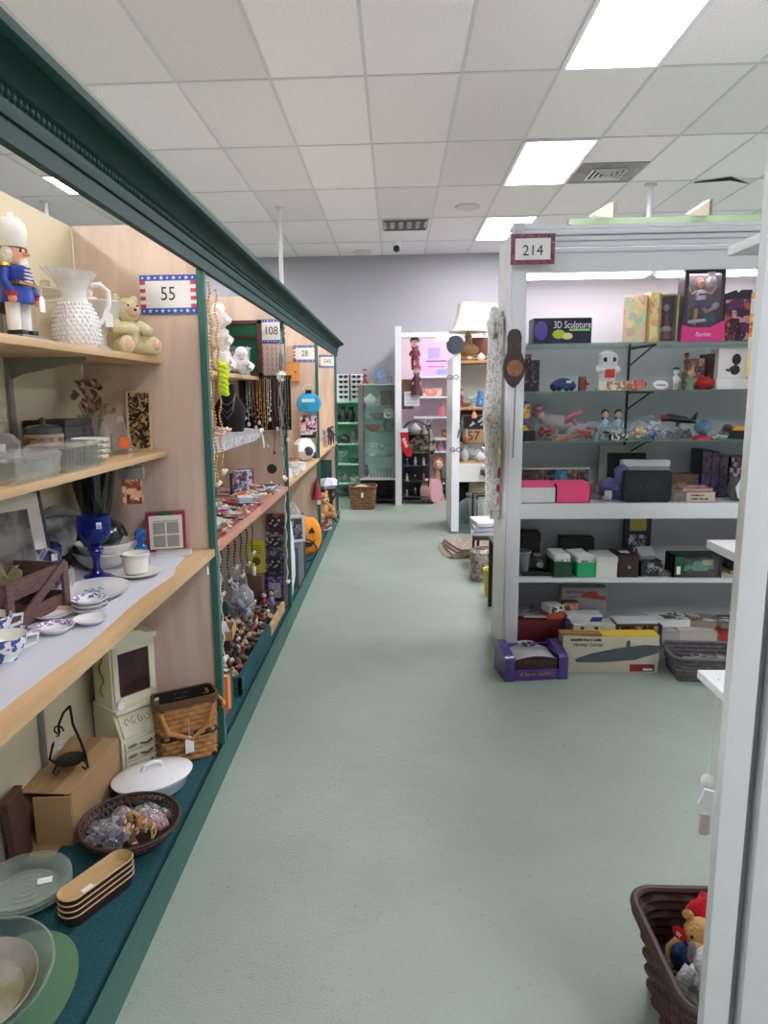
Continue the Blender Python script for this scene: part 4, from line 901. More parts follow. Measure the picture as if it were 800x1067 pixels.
# stacked long dishes
DKB = mat((58, 36, 30), .25, coat=.4); TAN = mat((196, 164, 116), .35)
for k in range(4):
    t = thing('long_dish', ('bottom', 'second from bottom', 'third from bottom', 'top price-stickered')[k] + ' long narrow brown stoneware dish of the stack', 'dish', (-.84, 1.715, ZK + .017 * k), -1.0 + PI / 2, 'stacked stoneware dishes')
    def st(w, d, z): return rrect(w, d, z, min(w, d) / 2 - .002, 8)
    b = MB(DKB); loft(b, [st(.062, .215, 0), st(.072, .232, .02), st(.076, .236, .034)], cap1=False); b.build('outer_glaze', t); b = MB(TAN); loft(b, [st(.0765, .2365, .0335), st(.072, .232, .036), st(.068, .228, .033), st(.054, .205, .008)], cap0=False); b.build('inner_glaze', t)
    if k == 3: sticker(t, (0, -.03, .0095), .034, .022, (0, 0, PI / 2))
for c in [o for o in COL.objects if o.get('group') == 'stacked stoneware dishes']: c.rotation_euler.z = -.48
# pie plates
GG = glass((206, 222, 214), .06, .03, .25)
for k in range(3):
    t = thing('glass_plate', ('lowest', 'middle', 'top price-stickered')[k] + ' ringed clear glass pie plate of the stack by the cardboard box', 'glass plate', (-1.05, 1.72, ZK + .012 * k), 0, 'stacked glass pie plates')
    pr = [(0, .004)]
    for i in range(1, 8): pr += [(.011 * i, .004 + .004 * (i % 2))]
    pr += [(.085, .004), (.105, .026), (.124, .034), (.124, .037), (.104, .03), (.082, .009), (0, .008)]
    MB(GG).lathe(pr, n=44).build('plate', t)
    if k == 2: sticker(t, (.04, .03, .0105), .04, .026, (0, 0, .4))
t = thing('green_plate', 'large flat sage green glass platter at lower left corner', 'platter', (-.915, 1.36, ZK), .0)
MB(mat((100, 138, 108), .15, coat=.4)).lathe([(0, .004), (.1, .004), (.106, 0), (.112, .002), (.15, .02), (.153, .024), (.145, .023), (.11, .01), (0, .01)], sx=1.0, sy=1.42, n=48).build('platter_dish', t)
t = thing('glass_bowl', 'large clear glass bowl with frosted amber inside leaning on the green platter', 'glass bowl', (-.965, 1.35, ZK + .022), 0)
o = MB(GG).lathe([(0, .0), (.1, .0), (.13, .03), (.15, .07), (.153, .072), (.147, .074), (.126, .036), (.098, .008), (0, .006)], n=48, sy=1.25).build('bowl', t); o.rotation_euler = (0, .12, 0)
o = MB(mat((140, 132, 96), .4, col2=(172, 168, 160), nscale=7)).lathe([(0, .012), (.092, .014), (.112, .034), (.118, .05), (.116, .052), (.108, .038), (.09, .018), (0, .016)], n=40, sy=1.25).build('frosted_inside', t); o.rotation_euler = (0, .12, 0)
t = thing('wooden_board', 'dark brown wooden board leaning in the corner left of the cardboard box', 'board', (-1.15, 1.87, ZK), .1)
MB(mat((74, 46, 36), .6, noise=.2, nscale=10)).box((0, 0, .11), (.022, .1, .22), r=(0, -.08, 0), bev=.002).build('board', t); MB(mat((96, 62, 46), .6)).box((-.009, 0, .222), (.026, .104, .008), bev=.002).build('top_edge', t)
# ------------------------------------------------------------------ goods in the sign 214 cabinet
random.seed(40)
Z1, Z2, Z3, Z4, Z5, Z6 = 1.757, 1.508, 1.242, .905, .482, .112
Y = 3.94
def put(pa, pb, z, Yf, d): x, w = span(pa, pb, Yf, z + .05); return x, w, (x, Yf + d / 2, z + .0005)
# top glass shelf
x, w, loc = put(555, 616, Z1, 3.87, .12)
t = carton('game_box', 'dark purple craft kit box lettered 3D Sculpture on the top glass shelf', 'game box', loc, w, .12, .135, mat((30, 28, 44), .4), print_mat([(34, 28, 62), (44, 36, 84), (28, 26, 40), (36, 40, 60)], 9), rz=.04, txt='3D Sculpture', tcol=(236, 236, 244), tsize=.052, tpos=(.05, .03), tsx=.72)
b = MB(mat((190, 210, 60), .5)); b.sph((-.02, -.0615, .05), (.035, .002, .024)); b.sph((.025, -.0615, .04), (.03, .002, .018), mat((232, 222, 150), .5)); b.sph((-.115, -.0615, .07), (.036, .002, .05), mat((86, 76, 160), .4)); b.box((.09, -.0615, .072), (.11, .002, .011), mat((150, 214, 120), .5)); b.build('printed_pictures', t)
pastel = print_mat([(226, 200, 180), (196, 214, 150), (236, 214, 160), (214, 170, 160), (180, 200, 180)], 14)
x, w, loc = put(651, 674, Z1, 3.9, .05); carton('book_box', 'pastel pink and green patterned box left of the yellow one', 'box', loc, w, .05, .25, mat((232, 214, 200), .5), pastel, rz=-.5)
x, w, loc = put(674, 687, Z1, 3.88, .06); carton('book_box', 'narrow yellow and orange patterned box on the top glass shelf', 'box', loc, w, .06, .26, mat((232, 200, 130), .5), print_mat([(240, 214, 130), (236, 180, 120), (240, 226, 170), (220, 150, 130)], 20), rz=.25)
def window_box(name, label, pa, pb, z, Yf, d, h, frame, back, fill, rz=0, base=None, basetxt=None):
    x, w, loc = put(pa, pb, z, Yf, d); t = thing(name, label, 'boxed doll', loc, rz); fm = mat(frame, .4); q = .1 * w
    b = MB(fm); b.box((0, d / 2 - .003, h / 2), (w, .006, h), mat(back, .5)); b.box((0, 0, .004), (w, d, .008)); b.box((0, 0, h - .004), (w, d, .008))
    for s in (-1, 1): b.box((s * (w / 2 - .003), 0, h / 2), (.006, d, h)); b.box((s * (w / 2 - q / 2), -d / 2, h / 2), (q, .004, h))
    b.box((0, -d / 2, h - q / 2), (w, .004, q)); b.build('carton', t)
    MB(glass((225, 225, 232), .06, .06, .2)).box((0, -d / 2 - .002, h / 2), (w * .85, .002, h * .92)).build('window', t)
    if base:
        MB(mat(base, .4)).prism([(-w * .53, 0), (w * .53, 0), (w * .53, h * .3), (w * .2, h * .2), (-w * .3, h * .2), (-w * .53, h * .24)], 0, .012, c=(0, -d / 2 - .002, 0), r=(PI / 2, 0, 0)).build('front_band', t)
        if basetxt: text(basetxt, h * .085, mat((250, 220, 236), .5), 'lettering', t, (.0, -d / 2 - .0152, h * .1), italic=.25)
    return t, w, h, d
t, w, h, d = window_box('boxed_doll', 'gold carton with window showing a dark red dressed doll', 686, 706, Z1, 3.88, .09, .25, (176, 160, 110), (70, 60, 64), None, -.1)
b = MB(mat((140, 30, 50), .6)); b.lathe([(0, .02), (.035, .02), (.03, .05), (.014, .12), (.016, .15), (0, .165)], n=14); b.build('doll_dress', t); MB(mat((226, 190, 170), .5)).sph((0, 0, .185), (.017, .017, .02)).build('doll_head', t); MB(mat((196, 196, 200), .5)).sph((0, -.012, .07), (.03, .02, .02)).build('doll_bouquet', t)
for k, (pa, z0, c) in enumerate(((708, 0, (196, 150, 120)), (707.5, .09, (170, 120, 110)))):
    figure('small tan figurine stacked beside the gold carton, ' + ('lower', 'upper')[k], (xat(pa, 3.97, Z1 + z0 + .04), 3.97, Z1 + z0), .088, c, (220, 180, 150), hair=(96, 60, 40))
t, w, h, d = window_box('boxed_doll', 'tall boxed cheerleader doll with bright pink front band', 711, 752, Z1, 3.86, .1, .365, (60, 58, 62), (88, 84, 86), None, -.04, (236, 62, 150), 'Barbie')
SKN = mat((222, 170, 134), .5); b = MB(SKN)
b.tube([(-.03, -.01, .09), (-.025, -.01, .15), (-.02, 0, .2)], [.009, .011, .013], n=10); b.tube([(.06, -.02, .17), (.03, -.01, .16), (0, 0, .2)], [.008, .011, .013], n=10)
for s in (-1, 1): b.tube([(s * .02, 0, .262), (s * .05, -.01, .25), (s * .075, -.015, .29)], [.008, .007, .006], n=8)
b.sph((-.005, -.005, .3), (.017, .017, .022)); b.build('doll_body', t)
b = MB(mat((240, 240, 244), .5)); b.lathe([(0, .215), (.024, .218), (.027, .25), (.02, .268), (0, .275)], n=14); b.box((0, -.026, .245), (.04, .004, .008), mat((40, 50, 110), .5)); b.build('doll_top', t)
MB(mat((36, 50, 110), .5)).lathe([(.045, .175), (.03, .2), (.022, .22), (0, .222)], n=20, flute=.08, nf=9).build('doll_skirt', t)
b = MB(mat((150, 100, 60), .8)); b.sph((-.005, .008, .308), (.024, .018, .026)); b.sph((-.018, .008, .285), (.014, .012, .03)); b.sph((.01, .008, .285), (.012, .012, .028)); b.build('doll_hair', t)
b = MB(mat((226, 226, 230), .8)); crumple(b, (.05, -.005, .31), (.024, .02, .024), b.m, 14, .3); crumple(b, (.07, -.02, .185), (.018, .014, .018), b.m, 12, .3); b.build('pompoms', t)
b = MB(mat((40, 120, 140), .5)); b.box((.055, .02, .13), (.06, .02, .05)); b.box((-.02, -.02, .11), (.09, .01, .016), WHITE, r=(0, -.1, 0)); b.build('accessories', t); MB(TAGW).box((.03, -.0535, .345), (.04, .001, .018)).build('price_sticker', t)
x, w, loc = put(753, 781, Z1, 3.88, .08); t = carton('toy_box', 'purple toy box with dark header card at right of the top glass shelf', 'toy box', loc, w, .08, .22, mat((76, 40, 84), .4), print_mat([(92, 44, 96), (60, 30, 70), (180, 90, 70), (40, 26, 48), (206, 150, 160)], 14))
MB(mat((40, 34, 46), .5)).prism([(-w / 2, 0), (w / 2, 0), (w / 2, .05), (w * .1, .05), (0, .035), (-w * .1, .05), (-w / 2, .03)], 0, .004, c=(0, -.03, .215), r=(PI / 2, 0, 0)).build('header_card', t)
x, w, loc = put(777, 797, 1.55, 3.70, .01); z0, z1_ = zat(786, 395, 3.7), zat(786, 305, 3.7)
t = thing('picture_strip', 'tall orange and yellow printed picture strip hanging in front of the purple toy box', 'hanging print', (x, 3.70, z0)); MB(print_mat([(240, 170, 70), (236, 226, 206), (200, 110, 60), (244, 214, 120), (220, 220, 214)], 9, seed=4)).box((0, 0, (z1_ - z0) / 2), (w, .006, z1_ - z0)).build('printed_sheet', t); MB(BLACK).tube([(0, 0, z1_ - z0), (0, .04, z1_ - z0 + .05), (0, .07, 2.12 - z0)], .0015).build('hanging_wire', t)
# second glass shelf
for k, (pa, pb, h, c, lb) in enumerate(((543, 552, .2, (56, 30, 34), 'dark maroon narrow carton at the left end of the second glass shelf'), (552, 561, .17, (40, 44, 72), 'dark blue narrow carton second from the left end of the second glass shelf'))):
    x, w, loc = put(pa, pb, Z2, 3.95, .12); carton('toy_box', lb, 'toy box', loc, w, .12, h, mat(c, .5), print_mat([c, (c[0] + 40, c[1] + 20, c[2] + 10), c, (150, 110, 90)], 18), rz=.08)
x = xat(586, 3.93, Z2); t = thing('toy_car', 'blue rounded toy car with white tag near the left of the second glass shelf', 'toy car', (x, 3.93, Z2), .2)
b = MB(mat((38, 74, 120), .35)); b.prism([(-.06, .012), (.06, .012), (.064, .03), (.05, .05), (.02, .066), (-.01, .07), (-.045, .05), (-.062, .034)], -.03, .03, r=(PI / 2, 0, 0)); b.build('car_body', t)
for s in (-1, 1):
    for q in (-.036, .036): MB(BLACK).cyl((q, s * .027, .014), (q, s * .036, .014), .014).build('wheel', t)
MB(TAGW).box((.02, -.034, .05), (.03, .001, .014), r=(.2, 0, 0)).build('price_sticker', t)
x = xat(606, 3.93, Z2); t = thing('tin', 'small brown tin with red crossed label on the second glass shelf', 'tin', (x, 3.93, Z2)); MB(mat((120, 84, 70), .5)).cyl((0, 0, 0), (0, 0, .075), .022, n=20).build('can', t); b = MB(mat((170, 30, 44), .5)); b.box((.012, -.02, .036), (.04, .014, .012)); b.box((.012, -.02, .036), (.012, .014, .045)); b.build('red_cross', t); MB(mat((140, 140, 140), .3, metal=.8)).lathe([(.02, .075), (.023, .077), (.02, .08), (0, .079)]).build('lid', t)
x, w, loc = put(624, 662, Z2, 3.9, .08); carton('box', 'long flat cream box with red grid print under the white dark-eyed figure', 'box', loc, w, .08, .05, mat((226, 222, 204), .5), print_mat([(230, 226, 208), (230, 226, 208), (190, 120, 100), (226, 220, 200)], 40)); zb = Z2 + .0505
x = xat(632, 3.94, zb); t = thing('plush_ghost', 'white round plush with big black eyes holding a red square, on the cream box', 'plush toy', (x, 3.95, zb))
b = MB(mat((232, 232, 236), .9, bump=.7, bscale=90)); b.lathe([(0, 0), (.042, 0), (.048, .02), (.045, .07), (.052, .09), (.058, .115), (.05, .145), (.02, .163), (0, .165)], n=20)
for s in (-1, 1): b.tube([(s * .045, 0, .075), (s * .05, -.03, .06), (s * .02, -.05, .055)], .016, n=8)
b.build('body', t); b = MB(BLACK)
for s in (-1, 1): b.sph((s * .022, -.05, .115), (.013, .006, .013), n=10)
b.build('eyes', t); MB(mat((196, 50, 40), .5)).box((0, -.062, .04), (.05, .01, .045), bev=.002).build('red_square', t)
x = xat(660, 3.88, Z2 + .05); t = thing('mug', 'small orange pink mug at the right end of the cream box', 'mug', (x + .03, 3.88, Z2)); MB(mat((206, 120, 96), .4)).lathe([(0, 0), (.022, 0), (.024, .055), (.021, .055), (.02, .006)]).build('cup', t); MB(mat((206, 120, 96), .4)).tube(arc((.022, 0, .03), .015, -PI / 2, PI / 2, 8), .004).build('handle', t)
x = xat(687, 3.88, Z2); t = thing('plaque', 'white oval plaque with pale lettering band left of the white figurine', 'plaque', (x, 3.87, Z2)); MB(mat((236, 228, 232), .4)).lathe([(0, -.006), (.024, -.006), (.026, 0), (.024, .006), (0, .008)], c=(0, 0, .026), rot=(PI / 2 - .3, 0, 0), sx=1.6).build('oval', t); MB(mat((150, 120, 170), .5)).box((0, -.0095, .026), (.05, .001, .008), r=(-.3, 0, 0)).build('lettering_band', t)
def mini(label, px, Yd, z, h, **k): return figure(label, (xat(px, Yd, z + h / 2), Yd, z), h, **k)
x, w, loc = put(719, 735, Z2, 3.98, .05); carton('box', 'pinkish brown picture box behind the fairy figurine', 'box', loc, w, .05, .17, mat((176, 140, 130), .5), print_mat([(196, 160, 150), (140, 90, 80), (206, 180, 170), (110, 80, 76)], 18))
x, w, loc = put(709, 722, Z2, 3.99, .06); carton('box', 'small grey box under the brown monkey figurine', 'box', loc, w, .06, .1, mat((160, 150, 146), .5), print_mat([(176, 160, 150), (130, 110, 104), (180, 170, 160)], 20))
mini('brown monkey figurine sitting on a small grey box', 715, 3.99, Z2 + .1015, .1, body=(120, 84, 50), head=(150, 106, 66), hat=(100, 66, 40))
t = mini('white round figurine with dark navy cap beside the shelf bracket', 704, 3.9, Z2, .12, body=(236, 236, 238), head=(236, 236, 238), hat=(36, 40, 60), legs=(210, 220, 216))
mini('fairy figurine in green dress with orange sleeves', 718.5, 3.88, Z2, .11, body=(110, 150, 110), head=(230, 180, 140), hair=(200, 120, 50), skirt=True)
one(crumple(MB(mat((190, 44, 44), .6)), (0, 0, .034), (.05, .035, .034), mat((190, 44, 44), .6), 12, .3), 'plush_toy', 'crumpled bright red soft toy right of the fairy figurine', 'plush toy', (xat(733, 3.9, Z2), 3.9, Z2))
x, w, loc = put(737, 746, Z2, 3.93, .12); carton('toy_box', 'dark maroon narrow carton beside the white bobblehead box', 'toy box', loc, w, .12, .19, mat((74, 44, 46), .5), print_mat([(84, 50, 52), (60, 34, 38), (120, 90, 84)], 14))
x, w, loc = put(747, 785, Z2, 3.86, .14); carton('box', 'low white box under the white bobblehead box', 'box', loc, w, .14, .055, mat((236, 236, 238), .5))
x, w, loc = put(748, 777, Z2 + .056, 3.88, .11); t = carton('bobblehead_box', 'white box printed with a dark bobblehead figure at right of the second glass shelf', 'boxed figure', loc, w, .11, .155, mat((228, 228, 232), .45))
b = MB(mat((40, 36, 36), .5)); b.sph((.02, -.056, .1), (.024, .002, .03)); b.sph((.016, -.056, .045), (.026, .002, .026)); b.tube([(.0, -.056, .06), (-.02, -.056, .04), (-.03, -.056, .05)], .006); b.build('printed_figure', t)
# third glass shelf: bags of small toys
x, w, loc = put(541, 553, Z3, 3.86, .05); t = thing('can', 'tall yellow printed can at the left end of the third glass shelf', 'can', (x, 3.9, Z3)); MB(print_mat([(226, 180, 60), (60, 60, 130), (236, 210, 100), (180, 60, 50)], 20)).cyl((0, 0, 0), (0, 0, .2), w / 2, n=24).build('can_body', t); MB(mat((70, 70, 110), .4)).lathe([(w / 2, .2), (w / 2 + .003, .2), (w / 2 + .003, .214), (0, .216)]).build('lid', t)
x, w, loc = put(546, 558, Z3, 3.82, .05); carton('box', 'small black box with white label in front of the yellow can', 'box', loc, w, .03, .055, BLACK, None, txt=None); 
bag('clear bag holding a bright red cloth bundle on the third glass shelf', (xat(570, 3.9, Z3), 3.9, Z3), (.065, .05, .05), [(170, 20, 36), (190, 30, 44), (150, 16, 30)], n=14)
t = thing('doll', 'doll in lilac hat and grey dress with pink legs lying on the red bundle', 'doll', (xat(567, 3.98, Z3), 4.0, Z3 + .0), 0)
b = MB(mat((176, 170, 176), .7)); b.tube([(-.02, 0, .12), (.03, 0, .1), (.1, 0, .09)], [.025, .04, .045], n=12); b.build('dress', t); b = MB(mat((206, 130, 150), .6)); b.tube([(.1, -.01, .1), (.16, -.02, .14), (.2, -.02, .15)], .014, n=8); b.tube([(.1, .02, .09), (.16, .02, .11), (.19, .02, .08)], .014, n=8); b.build('legs', t); MB(mat((226, 186, 160), .5)).sph((-.03, -.01, .14), .03).build('head', t); MB(mat((170, 130, 160), .7)).lathe([(.055, 0), (.05, .006), (.03, .008), (.026, .03), (0, .034)], c=(-.035, -.005, .158), rot=(.2, -.2, 0)).build('hat', t); MB(mat((50, 34, 30), .8)).sph((-.03, .01, .145), (.034, .03, .03)).build('hair', t)
rows = [('clear bag of silvery scraps and white beads near the tan doll legs', 604, (.075, .05, .045), [(206, 206, 210), (180, 150, 130), (226, 220, 214), (200, 60, 60)]),
        ('clear flat bag of small red toys at front of the third glass shelf', 582, (.06, .03, .018), [(226, 60, 60), (240, 130, 90), (236, 180, 160)]),
        ('clear bag of dark brown toy parts behind the silvery bag', 617, (.05, .04, .05), [(110, 80, 70), (80, 70, 70), (160, 120, 100)])]
for lb, px, r, cs in rows: bag(lb, (xat(px, 3.9, Z3), 3.94 if 'behind' in lb else (3.83 if 'front' in lb else 3.9), Z3), r, cs, n=14)
for k, px in enumerate((630, 644)):
    mini(('left', 'right')[k] + ' doll in pale blue dress with dark hair standing on the third glass shelf', px, 3.98, Z3, .165, body=(150, 190, 200), head=(226, 190, 170), hair=(40, 30, 30), skirt=True)
bag('large clear bag draped in front of the two pale blue dolls', (xat(637, 3.93, Z3), 3.915, Z3), (.085, .03, .035), [(236, 236, 236), (60, 50, 50), (200, 206, 210)], n=10)
x, w, loc = put(637, 655, Z3, 3.82, .04); carton('toy_tray', 'small black tray of printed cards at the front of the third glass shelf', 'tray', loc, w, .04, .035, mat((32, 32, 36), .5), print_mat([(40, 40, 44), (210, 210, 210), (60, 60, 66), (150, 150, 150)], 60))
for lb, px, Yd, r, cs in (('clear bag of white crystal pieces with a yellow duck', 664, 3.88, (.05, .04, .05), [(236, 236, 240), (226, 230, 236), (240, 200, 70)]), ('tall clear bag of white lace and crystal bits', 676, 3.97, (.07, .05, .065), [(230, 232, 236), (210, 216, 222), (236, 236, 240)]), ('clear bag of blue and white plastic pieces', 685, 3.86, (.05, .035, .04), [(60, 90, 160), (220, 226, 236), (180, 190, 210)]), ('clear bag of grey toy vehicles', 700, 3.88, (.05, .04, .035), [(110, 116, 126), (60, 70, 80), (60, 130, 130)]), ('clear bag of black and silver toy parts beside the globe', 713, 3.9, (.05, .04, .045), [(60, 62, 70), (130, 134, 140), (40, 40, 46)]), ('clear bag of white scraps right of the globe', 748, 3.86, (.06, .03, .022), [(226, 226, 226), (200, 206, 200), (160, 180, 170)])):
    bag(lb, (xat(px, Yd, Z3), Yd, Z3), r, cs, n=16)
t = thing('toy_aeroplane', 'red and dark toy space plane lying on top of the bagged vehicles', 'toy aeroplane', (xat(706, 3.99, Z3), 4.0, Z3), .1)
b = MB(mat((50, 48, 54), .4)); b.tube([(-.1, 0, .1), (-.06, 0, .115), (.04, 0, .1), (.1, 0, .085)], [.008, .022, .02, .008], n=10); b.prism([(-.02, 0), (.04, .07), (.06, .07), (.05, 0), (.06, -.07), (.04, -.07)], .098, .104); b.build('fuselage', t); MB(mat((160, 40, 60), .4)).sph((-.06, 0, .118), (.045, .018, .014)).build('red_canopy', t); MB(mat((40, 40, 46), .4)).prism([(0, 0), (.04, 0), (.05, .05)], -.003, .003, c=(.06, 0, .095), r=(PI / 2, 0, 0)).build('tail_fin', t); MB(mat((50, 50, 56), .5)).cyl((0, 0, 0), (0, 0, .085), .012).build('stand', t)
t = thing('globe', 'small green and blue globe on a red base on the third glass shelf', 'globe', (xat(731, 3.88, Z3), 3.88, Z3)); MB(mat((60, 110, 160), .3, col2=(150, 180, 70), nscale=16)).sph((0, 0, .066), .042, n=20).build('sphere', t); MB(mat((190, 40, 60), .4)).lathe([(0, 0), (.05, 0), (.048, .012), (.02, .02), (.012, .028)]).build('base', t); MB(mat((180, 180, 180), .3, metal=.8)).tube(arc((0, 0, .066), .046, -PI / 2, PI / 2, 12), .003).build('meridian_ring', t)
t = thing('toy_boat', 'black toy speedboat with yellow deck at right of the third glass shelf', 'toy boat', (xat(767, 3.88, Z3), 3.88, Z3), -.15); MB(BLACK).prism([(-.08, .005), (.06, .0), (.085, .03), (.05, .045), (-.07, .05), (-.085, .035)], -.032, .032, r=(PI / 2, 0, 0)).build('hull', t); MB(mat((236, 170, 30), .4)).prism([(-.03, 0), (.05, -.006), (.07, -.015), (.05, .02), (-.02, .02)], -.025, .025, c=(0, 0, .047), r=(PI / 2, 0, 0)).build('yellow_deck', t); MB(mat((60, 62, 66), .4)).sph((-.05, 0, .06), (.025, .022, .02)).build('cockpit', t)
# white main shelf
def paper_box(label, pa, pb, pink_front):
    x, w, loc = put(pa, pb, Z4, 3.80, .14); t = thing('paper_tray', label, 'paper box', loc)
    b = MB(mat((255, 78, 140), .55) if pink_front else mat((226, 228, 230), .5)); h = .085 if not pink_front else .1
    b.box((0, 0, .002), (w, .14, .004)); b.box((0, -.068, h * .5), (w, .004, h)); b.box((0, .068, h * .5), (w, .004, h))
    for s in (-1, 1): b.box((s * (w / 2 - .002), 0, h / 2), (.004, .14, h))
    b.build('box_walls', t); p = MB(mat((255, 92, 150), .6))
    for k in range(9): p.box((U(-.003, .003), -.055 + .013 * k, .058), (w - .014, .0015, .1 + U(0, .018)), r=(-.22, U(-.02, .02), 0))
    p.build('pink_sheets', t); return t
paper_box('white tray of bright pink paper sheets at the left of the white shelf', 541, 579, False); paper_box('bright pink card box of pink sheets beside the white tray', 579.5, 615, True)
phs = [(547, (70, 60, 60), 'dark framed snapshot standing behind the white tray, leftmost'), (559, (96, 70, 60), 'brown snapshot standing behind the white tray, second from left'), (572, (54, 50, 54), 'dark snapshot standing behind the pink sheets, third from left'), (584.5, (60, 130, 170), 'bright blue postcard standing behind the pink card box'), (597, (120, 90, 66), 'brown postcard standing behind the pink card box, right of the blue one'), (607, (80, 70, 60), 'dark postcard standing farthest right behind the pink card box')]
for px, c, lb in phs:
    x, w, loc = put(px - 7, px + 7, Z4, 4.02, .01); t = thing('postcard', lb, 'postcard', loc); MB(mat((214, 210, 200), .5)).box((0, 0, .085), (w, .004, .17), r=(-.1, 0, 0)).build('card', t); MB(print_mat([c, tuple(min(255, v + 40) for v in c), tuple(max(0, v - 30) for v in c), c], 22, seed=px)).box((0, -.003, .09), (w * .9, .004, .14), r=(-.1, 0, 0)).build('picture', t)
t = thing('ring_dish', 'round glass dish standing on edge right of the pink box', 'dish', (xat(619, 3.98, Z4), 3.98, Z4)); MB(glass((190, 190, 186), .3, .06)).lathe([(0, 0), (.04, 0), (.056, .012), (.054, .016), (.038, .005), (0, .005)], c=(0, 0, .056), rot=(PI / 2 - .2, 0, 0), n=28).build('dish', t); MB(mat((160, 150, 130), .5)).sph((.0, -.02, .06), (.012, .008, .02)).build('tag', t)
x, w, loc = put(624, 681, Z4, 4.1, .02); framed('framed_picture', 'grey distressed wood frame with dark centre leaning behind the black mesh case', 'picture', loc, 0, w, .29, mat((176, 176, 170), .6, noise=.12, nscale=20), .045, mat((28, 28, 30), .5), .08)
t = thing('book_stack_case', 'black zipped mesh case printed with diamonds at centre of the white shelf', 'case', (xat(673, 3.84, Z4 + .08), 3.84, Z4)); w = span(649, 698, 3.84, Z4)[1]
MB(mat((38, 40, 44), .8, bump=.5, bscale=300)).box((0, 0, .088), (w, .05, .17), bev=.016).build('case_body', t); b = MB(mat((22, 22, 24), .6)); b.tube([(p[0], -.022, .088 + p[1]) for p in [(q[0], q[1]) for q in rrect(w - .008, .165, 0, .02, 4)]], .006, n=8, closed=True); b.build('piping', t)
b = MB(mat((84, 88, 90), .7)); 
for cx in (-.07, .03): b.tube([(cx - .04, -.0255, .088), (cx, -.0255, .13), (cx + .04, -.0255, .088), (cx, -.0255, .046)], .0018, n=4, closed=True); b.tube([(cx - .02, -.0255, .088), (cx, -.0255, .108), (cx + .02, -.0255, .088), (cx, -.0255, .068)], .0018, n=4, closed=True)
b.build('diamond_print', t)
t = thing('folded_cloth', 'crumpled lilac and denim blue cloth bundle left of the black mesh case', 'cloth', (xat(640, 3.93, Z4), 3.93, Z4)); b = MB(mat((96, 100, 150), .8, noise=.3, nscale=14)); crumple(b, (0, 0, .06), (.075, .05, .06), b.m, 12, .28); crumple(b, (.04, .02, .14), (.045, .04, .055), b.m, 12, .25); b.build('cloth', t); b = MB(mat((214, 214, 226), .8)); crumple(b, (-.05, -.05, .03), (.03, .02, .026), b.m, 10, .35); b.build('white_blossom', t)
x, w, loc = put(647, 697, Z4, 3.98, .06); t = thing('magazine', 'upright pale magazines standing behind the black mesh case', 'magazines', loc, kind=None) if False else thing('magazine_file', 'grey magazine file of upright pale magazines behind the black mesh case', 'magazine file', loc); MB(mat((150, 150, 160), .6)).box((0, 0, .09), (w, .06, .18), bev=.002).build('file_box', t); p = MB(mat((220, 220, 226), .6))
for k in range(6): p.box((U(-.01, .01), -.024 + .009 * k, .11), (w * .95, .003, .2 + U(-.01, .014)), r=(0, U(-.06, .06), 0))
p.build('pages', t)
book('thick tan paperback at bottom of the pile right of the black mesh case', *( (lambda q: ((q[2]), q[1]))(put(704, 745, Z4, 3.82, .13)) ), .13, .055, (206, 190, 166))
bk = [o for o in COL.objects if o.get('label', '').startswith('thick tan')][0]
scrib(bk, (.01, -.0665, .036), .07, .011, mat((60, 50, 44), .5)); scrib(bk, (.02, -.0665, .017), .09, .011, mat((60, 50, 44), .5)); MB(mat((120, 110, 104), .6, noise=.3, nscale=40)).box((-.075, -.0655, .0275), (.055, .002, .053)).build('printed_picture', bk)
q = put(712, 743, Z4 + .056, 3.84, .12); book('thin pink and white booklet lying on the thick tan paperback', (q[0], 3.90, Z4 + .056), q[1], .12, .018, (200, 150, 160), ctop=print_mat([(206, 150, 160), (236, 232, 230), (150, 90, 100), (226, 206, 200)], 26))
q = put(699, 728, Z4, 4.0, .1); carton('box', 'brown wooden box with fabric scraps on it right of the black mesh case', 'box', (q[0], 4.06, Z4), q[1], .1, .13, mat((110, 84, 66), .6, noise=.15, nscale=12))
t = thing('fabric_scrap', 'olive and tan fabric scraps heaped between the mesh case and the paperbacks', 'fabric', (xat(707, 3.96, Z4), 3.96, Z4)); b = MB(mat((140, 124, 90), .9, noise=.4, nscale=30)); crumple(b, (0, 0, .07), (.06, .03, .018), b.m, 12, .3); crumple(b, (.01, 0, .035), (.065, .04, .035), mat((190, 190, 196), .8), 12, .15); b.build('cloth', t)
for k, (pa, pb, h, c) in enumerate(((728, 738, .27, (34, 32, 44)), (738, 746, .26, (44, 40, 60)), (746, 755, .24, (40, 36, 40)))):
    q = put(pa, pb, Z4, 4.0, .14); carton('video_case', ('leftmost', 'middle', 'rightmost')[k] + ' upright black video case at right of the white shelf', 'video case', (q[0], 4.06, Z4), q[1] * .95, .16, h, mat(c, .4), print_mat([c, (70, 66, 96), c, (96, 60, 70)], 24, seed=k))
for k in range(4):
    q = put(752, 784, Z4, 3.98, .14); carton('video_case', ('lowest', 'second from bottom', 'third from bottom', 'topmost')[k] + ' black case in the pile at the right end of the white shelf', 'video case', (q[0] + U(-.006, .006) + .04, 4.05, Z4 + .058 * k), q[1], .13, .055, mat((36, 34, 38), .4), print_mat([(40, 36, 40), (120, 70, 84), (50, 44, 52), (170, 150, 160)], 26, seed=k * 3.))
